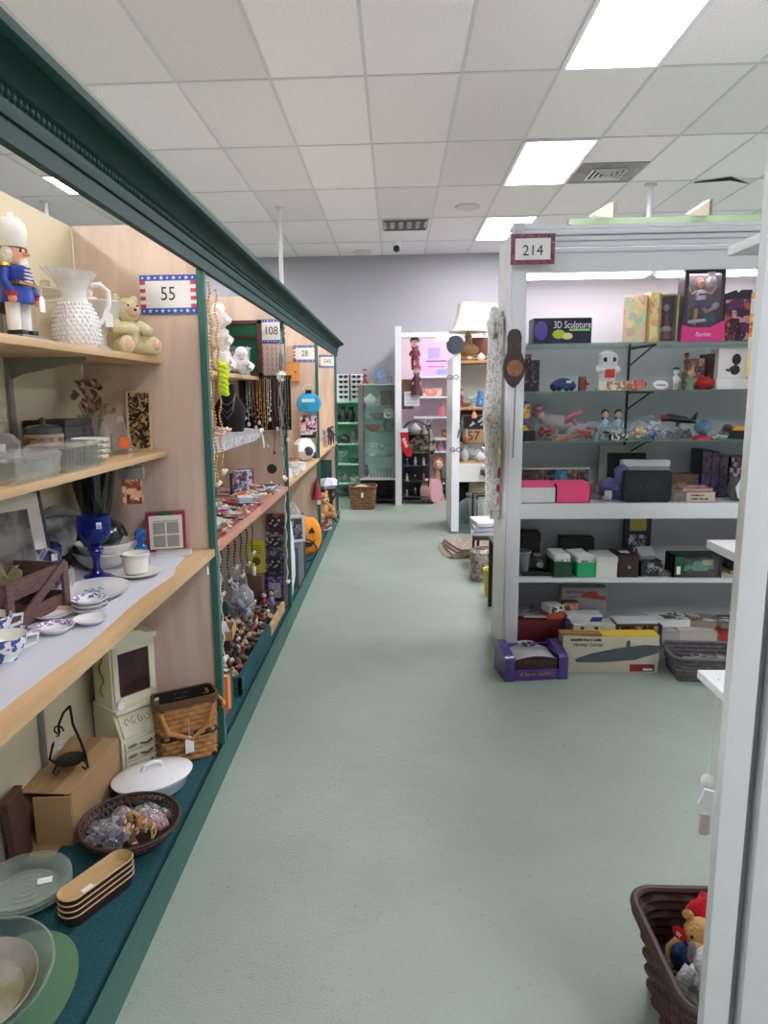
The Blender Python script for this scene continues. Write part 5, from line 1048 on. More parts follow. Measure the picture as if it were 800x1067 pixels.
t = thing('tote_bag', 'crumpled grey and white bag slumped at the right end of the white shelf', 'bag', (xat(768, 3.86, Z4), 3.86, Z4)); b = MB(mat((80, 80, 84), .7)); crumple(b, (0, 0, .065), (.06, .04, .065), b.m, 10, .2); b.build('bag_body', t); b = MB(mat((220, 220, 222), .6)); b.prism([(-.02, 0), (.025, .01), (.03, .08), (0, .11), (-.03, .06)], -.003, .003, c=(0, -.045, .02), r=(PI / 2 - .2, 0, 0)); b.build('white_flap', t)
# lower white shelf
x, w, loc = put(536, 563, Z5, 4.02, .12); carton('storage_box', 'dark brown tall box at the left back of the lower white shelf', 'box', (x, 4.1, Z5), w, .12, .205, mat((48, 34, 32), .6), lid=mat((40, 28, 27), .6))
x = xat(541, 3.86, Z5); t = thing('plastic_tub', 'translucent grey plastic tub cut off by the cabinet stile', 'tub', (x + .012, 3.89, Z5)); MB(glass((176, 180, 182), .35, .2)).lathe([(0, 0), (.04, 0), (.05, .12), (.055, .13), (.05, .132), (.038, .006)], n=24).build('tub', t); MB(mat((150, 152, 154), .5)).lathe([(.05, .128), (.057, .13), (.056, .138), (.05, .136)]).build('rim', t)
x, w, loc = put(544, 575, Z5, 3.84, .16); t = thing('camera', 'black folding camera with chrome lens on a black tray', 'camera', loc); MB(BLACK).box((0, 0, .012), (w, .16, .024), bev=.003).build('tray', t); MB(mat((30, 30, 32), .4)).box((.02, .02, .06), (.1, .05, .07), bev=.006).build('camera_body', t); MB(mat((150, 150, 150), .25, metal=.8)).lathe([(.026, 0), (.026, .012), (.018, .02), (.018, .032), (.012, .032), (.01, .02), (0, .02)], c=(.025, -.005, .055), rot=(PI / 2, 0, 0)).build('lens', t); MB(mat((130, 130, 130), .3, metal=.8)).box((.02, .02, .103), (.05, .03, .018), bev=.003).build('viewfinder', t)
def cardbin(label, pa, pb, col, d, h, rz):
    x, w, loc = put(pa, pb, Z5, 3.82, d); t = thing('card_bin', label, 'card bin', loc, rz); m = mat(col, .4); b = MB(m); b.box((0, 0, .002), (w * .9, d, .004))
    for s in (-1, 1): b.box((s * w * .46, 0, h / 2), (.004, d, h)); b.box((0, s * (d / 2 - .002), h / 2), (w * .92, .004, h))
    b.tube([(p[0], p[1], h) for p in rrect(w * .95, d, 0, .01, 3)], .004, closed=True); b.build('bin', t); p = MB(mat((222, 222, 220), .6))
    for k in range(14): p.box((U(-.002, .002), -d / 2 + .014 + (d - .03) * k / 13, h * .62 + .02), (w * .8, .003, h * 1.1 + U(0, .012)), r=(-.16, U(-.03, .03), 0))
    p.build('cards', t); MB(print_mat([(225, 225, 225), (120, 130, 150), (230, 230, 228), (90, 90, 96)], 60)).box((0, -d / 2 + .01, h * .95), (w * .6, .0015, h * .45), r=(-.16, 0, 0)).build('front_card', t)
cardbin('dark green card bin full of cards on the lower white shelf', 576, 596, (20, 70, 44), .2, .085, .04); cardbin('bright green plastic bin full of cards on the lower white shelf', 598, 621, (30, 170, 110), .22, .08, .12)
x, w, loc = put(621.5, 643, Z5, 3.82, .18); carton('card_box', 'plain white card box right of the bright green bin', 'box', loc, w, .18, .115, mat((226, 226, 222), .5), lid=mat((218, 218, 214), .5))
x, w, loc = put(585, 620, Z5, 4.06, .08); carton('storage_box', 'black flat box standing at the back behind the card bins', 'box', (x, 4.13, Z5), w, .08, .17, mat((26, 26, 28), .5))
x, w, loc = put(644, 665, Z5, 3.82, .18); t = carton('drawer_box', 'dark brown small drawer box with brass knob beside the white card box', 'drawer box', loc, w, .18, .125, mat((52, 36, 32), .5)); dr = MB(mat((58, 40, 34), .5)).box((0, -.092, .06), (w * .86, .006, .1), bev=.001).build('drawer', t); MB(mat((190, 170, 130), .3, metal=.7)).sph((0, -.1, .06), .011).build('knob', dr); MB(TAGW).box((-.0, -.0, .1262), (.05, .06, .001)).build('paper_label', t)
x, w, loc = put(651, 679, Z5, 4.05, .02); t = thing('shadow_box', 'tall black shadow box with yellow card standing at the back of the lower white shelf', 'picture', (x, 4.1, Z5)); MB(BLACK).box((0, 0, .165), (w, .03, .33), bev=.003).build('case', t); MB(mat((196, 180, 96), .6)).box((.0, -.0155, .255), (w * .62, .002, .085)).build('yellow_card', t); MB(print_mat([(60, 62, 70), (150, 156, 170), (40, 40, 44), (200, 204, 210)], 20)).box((0, -.0155, .11), (w * .66, .002, .16)).build('grey_picture', t)
x, w, loc = put(666, 690, Z5, 3.84, .16); t = carton('camera_case', 'black boxed camera case with silver top near the middle of the lower white shelf', 'case', loc, w, .16, .085, mat((26, 26, 28), .4), print_mat([(30, 30, 32), (30, 30, 32), (160, 160, 160), (40, 40, 44)], 20), rz=.1); b = MB(mat((170, 172, 178), .4)); b.box((-.01, .0, .11), (w * .7, .08, .05), r=(.5, 0, 0), bev=.003); b.build('silver_packet', t)
one(MB(mat((120, 118, 116), .5)).tube([(.05 * math.cos(a * .9) * (1 - a * .02), .03 * math.sin(a * .9), .006 + .0012 * a) for a in range(20)], .004), 'cable', 'coiled grey cable lying left of the boxed green truck', 'cable', (xat(693, 3.84, Z5), 3.86, Z5))
x, w, loc = put(701, 752, Z5, 3.82, .12); h = .125; t = thing('boxed_truck', 'boxed green and cream model pickup truck on the lower white shelf', 'boxed toy', loc); b = MB(mat((26, 48, 44), .4)); b.box((0, .055, h / 2), (w, .008, h)); b.box((0, 0, .004), (w, .12, .008), mat((80, 30, 36), .5)); b.box((0, 0, h - .003), (w, .12, .006))
for s in (-1, 1): b.box((s * (w / 2 - .005), 0, h / 2), (.01, .12, h))
b.box((-w / 2 + .03, -.058, h / 2), (.06, .004, h), mat((24, 90, 70), .4)); b.build('carton', t); tr_ = MB(mat((100, 186, 160), .3, coat=.4)); tr_.prism([(-.085, .03), (.085, .03), (.088, .055), (.03, .058), (.018, .085), (-.02, .085), (-.035, .058), (-.085, .054)], -.028, .028, c=(.015, 0, 0), r=(PI / 2, 0, 0)); tr_.build('truck_body', t); MB(mat((220, 214, 170), .4)).box((.07, 0, .075), (.06, .05, .032), bev=.004).build('cream_cargo', t)
for s in (-1, 1):
    for qx in (-.04, .07): MB(BLACK).cyl((qx + .015, s * .022, .026), (qx + .015, s * .032, .026), .016).build('wheel', t)
MB(glass((225, 228, 226), .05, .05, .15)).box((.02, -.059, h / 2), (w - .07, .002, h - .02)).build('window', t); MB(TAGW).box((-w / 2 + .03, -.061, .04), (.02, .001, .045)).build('label', t)
x, w, loc = put(754, 785, Z5, 3.9, .14); t = thing('mesh_basket', 'dark mesh basket with yellow base at the right end of the lower white shelf', 'basket', (x + .03, 3.95, Z5)); weave_wall(w, .14, .12, .02, mat((50, 48, 48), .6), 7, 26, .95, .003).build('mesh_side', t); MB(mat((190, 160, 70), .5)).box((0, 0, .01), (w * .95, .13, .02)).build('yellow_base', t)
# bottom shelf
x, w, loc = put(536, 587, Z6, 3.80, .2); carton('storage_box', 'maroon long box at the left of the bottom shelf', 'box', loc, w, .2, .125, mat((104, 24, 38), .45), None)
comics = [('lower grey comic lying on the maroon box', 0, -.06, .1), ('upper grey comic lying crooked on the maroon box', .012, -.05, .35), ('white and black booklet at front of the maroon box', .006, .0, -.05)]
for k, (lb, dz, dx, rz) in enumerate(comics): book(lb, (x + dx, 3.93 if k < 2 else 3.86, Z6 + .1265 + dz), .16, .12 if k < 2 else .07, .011, ((130, 130, 134), (150, 150, 152), (206, 206, 206))[k], rz, ctop=print_mat([(150, 150, 152), (90, 90, 96), (180, 180, 182)], 18, seed=k))
q = put(569, 588, Z6 + .13, 3.80, .1); carton('model_kit', 'small orange model kit box on the right end of the maroon box', 'model kit', (q[0], 3.87, Z6 + .1265), q[1], .1, .035, mat((190, 90, 50), .5), rz=.2); carton('model_kit', 'small white and black model kit box stacked on the small orange box', 'model kit', (q[0], 3.87, Z6 + .1622), q[1] * .9, .09, .04, mat((206, 206, 206), .5), print_mat([(220, 220, 220), (50, 50, 54), (220, 220, 220), (130, 130, 130)], 40), rz=.3)
q = put(580, 626, Z6, 4.06, .08); t = carton('model_kit', 'large grey model kit box printed with a red car, at back of the bottom shelf', 'model kit', (q[0], 4.0, Z6), q[1], .08, .27, mat((150, 148, 150), .5), None); b = MB(mat((150, 50, 44), .4)); b.prism([(-.07, 0), (.07, -.02), (.075, .005), (.03, .012), (.01, .035), (-.03, .035), (-.06, .02)], 0, .002, c=(.05, -.041, .215), r=(PI / 2, 0, 0)); b.build('printed_car', t); scrib(t, (-.05, -.0415, .245), .11, .016, mat((84, 84, 112), .5)); scrib(t, (-.05, -.0415, .215), .1, .01, mat((96, 96, 120), .5))
q = put(586, 602, Z6, 3.9, .08); carton('model_kit', 'dark red small kit box in front of the grey red-car kit', 'model kit', (q[0], 3.93, Z6), q[1], .05, .2, mat((120, 44, 40), .5), print_mat([(130, 46, 42), (190, 150, 120), (110, 36, 36)], 14))
q = put(597, 640, Z6, 3.82, .1)
for k, (pa, pb) in enumerate(((597, 611), (611.5, 626), (626.5, 641))):
    q = put(pa, pb, Z6, 3.80, .12); t = carton('cartridge_box', ('left', 'middle', 'right')[k] + ' cream box with small black square in the row of three on the bottom shelf', 'box', q[2], q[1], .12, .1, mat((222, 216, 196), .5)); MB(BLACK).box((.012, -.061, .08 if k < 2 else .05), (.02, .002, .016)).build('black_square', t)
q = put(592, 629, Z6 + .1, 3.80, .1); jk = carton('model_kit', 'flat white kit box with blue lettering lying on the cream boxes', 'model kit', (q[0], 3.87, Z6 + .1015), q[1], .1, .05, mat((216, 220, 226), .5), None); MB(mat((40, 62, 140), .5)).prism([(-.025, 0), (.04, 0), (.05, .026), (-.01, .026)], 0, .0015, c=(.05, -.0505, .012), r=(PI / 2, 0, 0)).build('blue_logo', jk)
q = put(641, 689, Z6, 3.80, .12); t = carton('figure_set', 'dark box printed with gold figures and a navy end on the bottom shelf', 'box', q[2], q[1], .12, .098, mat((58, 48, 36), .5), print_mat([(60, 50, 36), (190, 160, 90), (80, 60, 40), (140, 50, 40), (44, 40, 30)], 30)); MB(mat((30, 36, 80), .5)).box((q[1] / 2 - .008, 0, .049), (.02, .124, .1)).build('navy_end', t); carton('paper_pad', 'white paper pad lying on the dark gold-figure box', 'paper pad', (q[0], 3.88, Z6 + .0995), q[1] * .9, .11, .012, mat((226, 226, 226), .6), rz=.03)
bks = [(690, 708, 0, .055, (190, 186, 180), 'white spined book at the left of the lower row of books on the bottom shelf', 0), (709, 748, 0, .06, (206, 200, 186), 'wide cream book in the middle of the lower row on the bottom shelf', -.03), (748, 778, 0, .05, (180, 50, 46), 'red and white book at right of the lower row on the bottom shelf', .1)]
for pa, pb, dz, h, c, lb, rz in bks: q = put(pa, pb, Z6, 3.81, .15); book(lb, (q[0], 3.89, Z6), q[1], .15, h, c, rz)
for pa, pb, dz, h, c, lb, rz in ((684, 722, .0615, .045, (226, 226, 224), 'white covered book in the upper row left on the bottom shelf', .12), (724, 752, .0615, .04, (150, 140, 128), 'tan and dark covered book in the upper row middle on the bottom shelf', -.2), (755, 782, .052, .04, (130, 128, 124), 'grey covered book in the upper row right on the bottom shelf', 0)):
    q = put(pa, pb, Z6 + dz, 3.84, .14); book(lb, (q[0], 3.95, Z6 + dz), q[1], .14, h, c, rz, ctop=print_mat([c, (60, 60, 60), c, (220, 220, 220)], 9, seed=pa))
# floor in front of the cabinet
q = atz(552, 703, 0); t = thing('sofa_phone_holder', 'shiny purple toy armchair with white seat standing on the floor by the cabinet', 'toy chair', (q.x + .005, 3.62, 0), .14)
PUR = mat((76, 56, 130), .25, coat=.5, noise=.2, nscale=16); b = MB(PUR); b.box((0, -.0, .03), (.3, .2, .06), bev=.006); b.box((0, .09, .08), (.28, .03, .12), bev=.01); b.build('base', t)
for s in (-1, 1): MB(PUR).prism([(-.105, 0), (.105, 0), (.105, .16), (.06, .17), (-.09, .135), (-.105, .12)], -.025, .025, c=(s * .145, 0, 0), r=(PI / 2, 0, PI / 2)).build('arm', t)
MB(mat((62, 34, 30), .6)).box((0, -.01, .085), (.235, .17, .06), bev=.014).build('brown_seat', t); b = MB(mat((226, 226, 230), .7)); b.grid(lambda u, v: (.115 * (2 * u - 1), -.09 + .2 * v, .112 + .035 * math.sin(PI * u) * (.5 + .5 * v)), 10, 6, th=.012); b.build('white_cushion', t); b = MB(mat((50, 50, 110), .6))
for k in range(5): b.sph((.03 * math.cos(k * 1.257), .03 + .022 * math.sin(k * 1.257), .153), (.016, .012, .006), n=8)
b.build('flower_patch', t)
scrib(t, (-.01, -.1012, .034), .16, .024, mat((150, 96, 96), .5))
q0, q1 = atz(592, 712, 0), atz(693, 710, 0); t = thing('model_kit', 'large cream model ship box showing a grey aircraft carrier, on the floor', 'model kit', ((q0.x + q1.x) / 2, 3.68, 0), -.0); w, h = q1.x - q0.x, .205
MB(mat((206, 198, 178), .5)).box((0, 0, h / 2), (w, .1, h), bev=.002).build('box_body', t); MB(mat((222, 190, 60), .5)).box((.0, 0, h + .002), (w, .1, .006)).build('yellow_lid_edge', t)
b = MB(mat((86, 92, 98), .5)); b.prism([(-.2, -.028), (-.11, .006), (.02, .035), (.17, .055), (.25, .05), (.24, .01), (.12, -.03), (-.06, -.045), (-.19, -.045)], 0, .002, c=(.01, -.0505, .105), r=(PI / 2, 0, 0)); b.prism([(0, 0), (.02, 0), (.022, .03), (.012, .045), (.002, .03)], .0005, .0025, c=(.08, -.0505, .145), r=(PI / 2, 0, 0)); b.build('printed_ship', t)
b = MB(mat((150, 44, 50), .5)); b.box((.17, -.0512, .03), (.13, .002, .04)); b.box((.2, -.0515, .022), (.05, .0025, .012), TAGW); b.build('printed_planes', t)
scrib(t, (-.13, -.0512, .186), .17, .016, mat((70, 66, 64), .5)); text('Nuclear Carrier', .027, mat((60, 56, 54), .5), 'lettering', t, (-.12, -.0512, .158), sx=.9); MB(mat((150, 116, 80), .7)).box((-.16, -.02, h + .01), (.22, .06, .012), r=(0, .03, 0)).build('brown_flap', t)
q = put(588, 595, .2, 3.72, .06); carton('box', 'tall narrow navy box standing on the floor between the toy chair and the ship kit', 'box', (q[0], 3.745, 0), q[1] * .9, .05, .26, mat((30, 32, 74), .45), None)
t = thing('wicker_tray', 'grey woven rectangular basket tray of papers on the floor by the ship kit', 'basket', (xat(735, 3.62, .05) + .01, 3.62, 0), -.06)
weave_wall(.42, .26, .13, 0, mat((92, 90, 92), .7, noise=.3, nscale=40), 6, 44, .86, .005).build('woven_side', t); MB(mat((80, 78, 80), .7)).box((0, 0, .006), (.36, .22, .012)).build('bottom', t); b = MB(mat((100, 98, 100), .6)); b.tube([(p[0], p[1], .132) for p in rrect(.425, .265, 0, .045, 5)], .009, n=8, closed=True); b.build('rim', t)
pp = MB(print_mat([(150, 140, 140), (90, 80, 84), (180, 170, 168), (120, 80, 84)], 40))
for k in range(8): pp.box((-.1 + .03 * k, U(-.02, .02), .05 + .004 * k), (.12, .16, .004), r=(0, .1, U(-.4, .4)))
pp.build('papers', t)
# hanging on the left stile and side of the cabinet
z0 = zat(535, 404, AD - .03); t = thing('wall_barometer', 'dark brown violin-shaped wooden wall plaque hanging on the white cabinet stile', 'wall plaque', (xat(535, AD - .03, z0 + .15), AD - .038, z0))
pl = []
for (hw, z) in ((.004, 0), (.03, .02), (.055, .06), (.062, .1), (.058, .14), (.04, .18), (.038, .23), (.04, .26), (.03, .29), (.012, .3)): pl.append((hw, z))
MB(mat((54, 34, 28), .3, coat=.4)).prism([(a * .93, z) for a, z in pl] + [(-a * .93, z) for a, z in pl[::-1]], -.011, .011, r=(PI / 2, 0, 0)).build('wooden_plaque', t); MB(mat((150, 96, 60), .5, noise=.3, nscale=40)).lathe([(0, 0), (.042, 0), (.044, .004), (0, .008)], c=(.004, -.011, .1), rot=(PI / 2, 0, 0), n=10).build('copper_badge', t); MB(mat((100, 74, 60), .5)).tube(arc((0, -.013, .225), .022, -PI * .2, PI * 1.2, 10), .003).build('carved_ring', t); b = MB(mat((140, 140, 140), .4)); b.cyl((.012, 0, .01), (.008, .0, -.37), .004); b.build('hanging_stick', t)
LACE = print_mat([(244, 243, 240), (226, 228, 228), (246, 244, 242), (188, 192, 196), (240, 236, 230)], 34, .9)
za, zb_ = zat(508, 540, 4.0), zat(508, 335, 4.0)
t = thing('scarf', 'long white floral lace scarf hanging down the side of the white cabinet', 'scarf', (A0 - .006, 3.88, za)); H = zb_ - za
def lacep(u, v):
    fl = max(0, 1 - abs(v - .52) / .16); k = .75 + .45 * fl
    return (-.012 - .05 * k * u - .008 * math.sin(8 * u * PI + 3 * v), .02 + .32 * u, H * v + .02 * math.sin(9 * u))
MB(LACE).grid(lacep, 24, 18, th=.003).build('lace_cloth', t); b = MB(mat((214, 216, 210), .8, noise=.3, nscale=50)); crumple(b, (-.04, .18, H), (.035, .1, .09), b.m, 12, .25); b.build('gathered_top', t)
b = MB(STRING); b.tube([(0, 0, H + .07), (.01, 0, H + .2)], .002); b.build('cord', t)
for px, py, lb, c, s in ((516, 475, 'yellow and white patterned pouch hanging on the side of the white cabinet', (236, 226, 160), .045), (517, 492, 'dark pink wallet hanging under the yellow pouch', (150, 44, 74), .03), (515, 508, 'small red heart ornament hanging low on the side of the cabinet', (176, 24, 44), .02), (516, 520, 'small pink ribbon ornament hanging below the red heart', (214, 130, 150), .018)):
    z0 = zat(px, py, 3.9); t = thing('hanging_ornament', lb, 'hanging ornament', (A0 - .028, 3.9 - (.02 if 'pouch' in lb else 0), z0))
    b = MB(mat(c, .6, noise=.2, nscale=40)); 
    if 'heart' in lb: b.sph((0, -s * .5, 0), (.008, s * .7, s)); b.sph((0, s * .5, 0), (.008, s * .7, s)); b.sph((0, 0, -s * .7), (.008, s * .6, s * .8))
    elif 'ribbon' in lb: b.tube([(0, -s, s * .4), (0, 0, 0), (0, s, s * .4), (0, s, -s * .4), (0, 0, 0), (0, -s, -s * .4)], .005)
    else: b.box((0, 0, 0), (.012, s * 1.2, s * 1.7), r=(.5 if 'yellow' in lb else 0, 0, 0), bev=.004)
    b.build('charm', t); MB(STRING).tube([(0, 0, s), (.006, 0, s + .07)], .0015).build('loop', t)
# white cord on the beam
one(MB(mat((236, 236, 230), .5)).tube([at(px, py, 4.24) for px, py in ((624, 238.5), (640, 236), (655, 234.5), (668, 237.5))], .004), 'cord', 'thin white cord draped over the front of the pale green beam', 'cord', (0, 0, .004))
# near right unit: beanie basket and tag
t = thing('wicker_basket', 'dark brown woven basket of soft toys on the floor at the bottom right', 'basket', (.80, 1.45, 0), 0)
WB = mat((74, 50, 42), .55, noise=.3, nscale=40)
weave_wall(.40, .37, .235, 0, WB, 11, 40, .84, .006).build('woven_side', t); MB(WB).box((0, 0, .008), (.32, .29, .016)).build('bottom', t); b = MB(mat((66, 44, 38), .5)); b.tube([(p[0], p[1], .235) for p in rrect(.41, .38, 0, .06, 6)], .011, n=8, closed=True); b.tube([(p[0], p[1], .214) for p in rrect(.41, .38, 0, .06, 6)], .007, n=8, closed=True); b.build('rim', t)
def plush(label, loc, rz, col, s=1., muz=None, tilt=0, ears='round', tagc=None, lie=0):
    t = thing('plush_toy', label, 'soft toy', loc, rz); M = mat(col, .95, noise=.12, nscale=40, bump=.8, bscale=140)
    b = MB(M); b.sph((0, 0, .05 * s), (.045 * s, .04 * s, .055 * s), n=14); b.sph((0, -.015 * s, .125 * s), (.04 * s, .038 * s, .038 * s), n=14)
    for q in (-1, 1):
        b.tube([(q * .035 * s, 0, .085 * s), (q * .06 * s, -.02 * s, .06 * s), (q * .06 * s, -.04 * s, .04 * s)], [.018 * s, .017 * s, .014 * s], n=8); b.sph((q * .06 * s, -.042 * s, .04 * s), .0155 * s, n=8); b.tube([(q * .025 * s, -.02 * s, .02 * s), (q * .045 * s, -.06 * s, .02 * s)], [.022 * s, .02 * s], n=8); b.sph((q * .045 * s, -.066 * s, .022 * s), .02 * s, n=8)
        if ears == 'round': b.sph((q * .032 * s, -.005 * s, .158 * s), (.014 * s, .008 * s, .014 * s), n=8)
        else: b.sph((q * .04 * s, 0, .135 * s), (.01 * s, .014 * s, .03 * s), mat((130, 126, 130), .9), n=8)
    o = b.build('body', t); b = MB(mat(muz or tuple(min(255, v + 25) for v in col), .9)); b.sph((0, -.052 * s, .115 * s), (.02 * s, .014 * s, .015 * s), n=10); b.build('muzzle', t); b = MB(BLACK); b.sph((0, -.065 * s, .12 * s), (.007 * s, .004 * s, .005 * s), n=8)
    for q in (-1, 1): b.sph((q * .017 * s, -.05 * s, .137 * s), .0045 * s, n=8)
    b.build('eyes_and_nose', t)
    if tagc:
        g = MB(mat(tagc, .4)); g.lathe([(0, 0), (.017, 0), (.018, .0015), (0, .003)], c=(-.045 * s, -.035 * s, .125 * s), rot=(PI / 2, 0, -.4), n=16); g.build('heart_tag', t); text('ty', .018, mat((250, 250, 240), .5), 'lettering', t, (-.046 * s, -.0395 * s, .125 * s), (PI / 2, 0, -.4))
    t.rotation_euler.x = tilt; return t
sup = thing('plush_toy', 'brown soft toys heaped deep at the bottom of the dark basket', 'soft toys', (.80, 1.45, .017)); b = MB(mat((150, 130, 110), .95, noise=.3, nscale=14, bump=.6, bscale=60))
for k in range(14): b.sph((U(-.11, .1), U(-.1, .08), U(.02, .05)), (U(.03, .05), U(.03, .05), .03), n=10)
b.build('soft_bodies', sup)
plush('golden tan teddy with red round tag sitting in the dark basket', (.735, 1.525, .09), -.5, (206, 158, 96), 1.0, tagc=(214, 40, 50))
plush('white grey-eared puppy soft toy slumped at front of the dark basket', (.708, 1.435, .115), -.15, (222, 222, 226), .98, muz=(236, 236, 238), ears='flop', tilt=.15)
plush('cream soft toy beside the white puppy in the dark basket', (.765, 1.43, .09), .1, (222, 212, 180), .95)
plush('dark blue soft toy squeezed at the left wall of the dark basket', (.68, 1.515, .05), .9, (36, 64, 110), .85)
one(crumple(MB(mat((206, 30, 44), .9, bump=.5, bscale=100)), (0, 0, .05), (.05, .04, .05), mat((206, 30, 44), .9, bump=.5, bscale=100), 12, .15), 'plush_toy', 'bright red soft toy at the back right of the dark basket', 'soft toy', (.775, 1.58, .165))
plush('black and yellow striped bee soft toy at the front of the dark basket', (.755, 1.36, .08), 0, (34, 32, 30), .8, muz=(230, 200, 60))
one(crumple(MB(mat((206, 190, 214), .9)), (0, 0, .03), (.035, .03, .03), mat((206, 190, 214), .9), 12, .2), 'plush_toy', 'pale lilac soft toy at the very front of the dark basket', 'soft toy', (.75, 1.33, .1))
t = thing('hanging_tag', 'white folded paper tag with small plush hanging beside the near white post', 'price tag', (.591, 1.252, .72)); t.scale = (.8, .8, .85); b = MB(TAGW); b.prism([(-.018, .0), (.012, -.02), (.02, .03), (-.004, .035)], -.004, .004, r=(PI / 2, 0, 0)); b.build('paper_tag', t); MB(mat((236, 236, 232), .9)).sph((.002, 0, .055), (.016, .014, .016)).build('white_plush_head', t); MB(mat((196, 184, 176), .8)).box((.002, 0, -.05), (.022, .012, .05), bev=.003).build('pink_pouch', t); MB(STRING).tube([(.004, 0, .07), (.008, .0, .2), (.008, 0, .298)], .0015).build('cord', t)
# ------------------------------------------------------------------ second booth: jewellery
random.seed(52)
P = lambda px, py, Y: at(px, py, Y)
ZT = 1.621
# crocheted white dolls
for k, (dx, dz, h, lb) in enumerate(((-.02, .0, .15, 'white crocheted doll lying lowest in the top shelf heap under sign 108'), (.06, .0, .12, 'white lace doll with pink trim, right of the top shelf heap under sign 108'), (-.03, .13, .14, 'white knitted doll in the middle of the top shelf heap under sign 108'), (-.035, .245, .1, 'grey white knitted doll crowning the heap on the top shelf under sign 108'))):
    t = thing('crochet_doll', lb, 'doll', (-.92 + dx, 3.85 + dx, ZT + dz)); m = mat((232, 230, 232), .9, noise=.12, nscale=30, bump=.9, bscale=60); b = MB(m)
    crumple(b, (0, 0, h * .45), (.055, .055, h * .46), m, 12, .2)
    for s in (-1, 1): b.tube([(s * .04, 0, h * .5), (s * .07, -.02, h * .35), (s * .06, -.04, h * .2)], .016, n=7)
    b.sph((.01, -.01, h * .95), .035, n=10); b.build('body', t); MB(mat((206, 150, 160), .8) if k == 1 else mat((210, 206, 200), .8)).lathe([(.04, 0), (.046, .006), (.036, .012)], c=(0, 0, h * .62), n=14, flute=.1).build('trim', t)
t = thing('earring_board', 'dark green felt board in maroon frame standing behind the white dolls', 'display board', (-.955, 4.36, ZT)); f = MB(mat((84, 30, 38), .5)); w, h = .27, .335
for s in (-1, 1): f.box((s * (w / 2 - .012), 0, h / 2), (.024, .03, h)); f.box((0, 0, h / 2 + s * (h / 2 - .01)), (w, .03, .02))
f.build('frame', t); MB(mat((24, 84, 62), .9)).box((0, .005, h / 2), (w - .04, .012, h - .03)).build('green_felt', t); MB(mat((60, 30, 34), .5)).box((0, -.004, h * .7), (w - .04, .02, .016)).build('rail', t)
for k in range(2):
    t = thing('bead_box', ('lower', 'upper')[k] + ' clear divided box of blue beads in front of the green felt board', 'bead box', (-.945, 4.12, ZT + .082 * k)); b = MB(glass((200, 214, 230), .2, .1)); loft(b, [rrect(.17, .13, 0), rrect(.175, .135, .07)]); b.box((0, 0, .073), (.18, .14, .01)); b.build('clear_box', t); b = MB()
    for i in range(18): b.sph((U(-.07, .07), U(-.05, .05), U(.012, .055)), U(.008, .013), mat(random.choice([(120, 150, 190), (170, 186, 206), (176, 140, 120), (90, 110, 150)]), .4), n=6)
    b.build('beads', t)
t = thing('beaded_garland', 'neon yellow green fuzzy garland hanging from the shelf under the white dolls', 'garland', (-.838, 3.42, 1.50)); b = MB(mat((214, 240, 50), .8))
for i in range(26): a = i * 2.4; b.sph((.012 * math.cos(a), .012 * math.sin(a), .012 + .0058 * i), (.018, .018, .012), n=7)
b.build('fuzz', t); MB(STRING).tube([(0, 0, .16), (-.01, 0, .19)], .002).build('cord', t)
a, c = P(270, 358.5, 4.485), P(297, 395, 4.485); t = thing('earring_card', 'tall pinkish card of hooked earrings on the partition below sign 108', 'earring display', ((a.x + c.x) / 2, 4.485, c.z)); w, h = c.x - a.x, a.z - c.z
MB(mat((222, 196, 188), .6)).box((0, 0, h / 2), (w, .006, h)).build('card', t); b = MB(mat((150, 110, 110), .4))
for i in range(4):
    for j in range(6): x_, z_ = -w * .36 + i * w * .18, h * .1 + j * h * .15; b.tube([(x_, -.004, z_ + .014), (x_ + .004, -.006, z_ + .006), (x_, -.007, z_), (x_ - .003, -.006, z_ - .008)], .0022, n=5)
b.build('earrings', t); MB(mat((110, 104, 100), .4, metal=.5)).tube([(w * .4, -.004, .01), (w * .4, -.008, h * .7), (w * .33, -.008, h * .74), (w * .3, -.006, .06)], .003).build('long_chain', t)
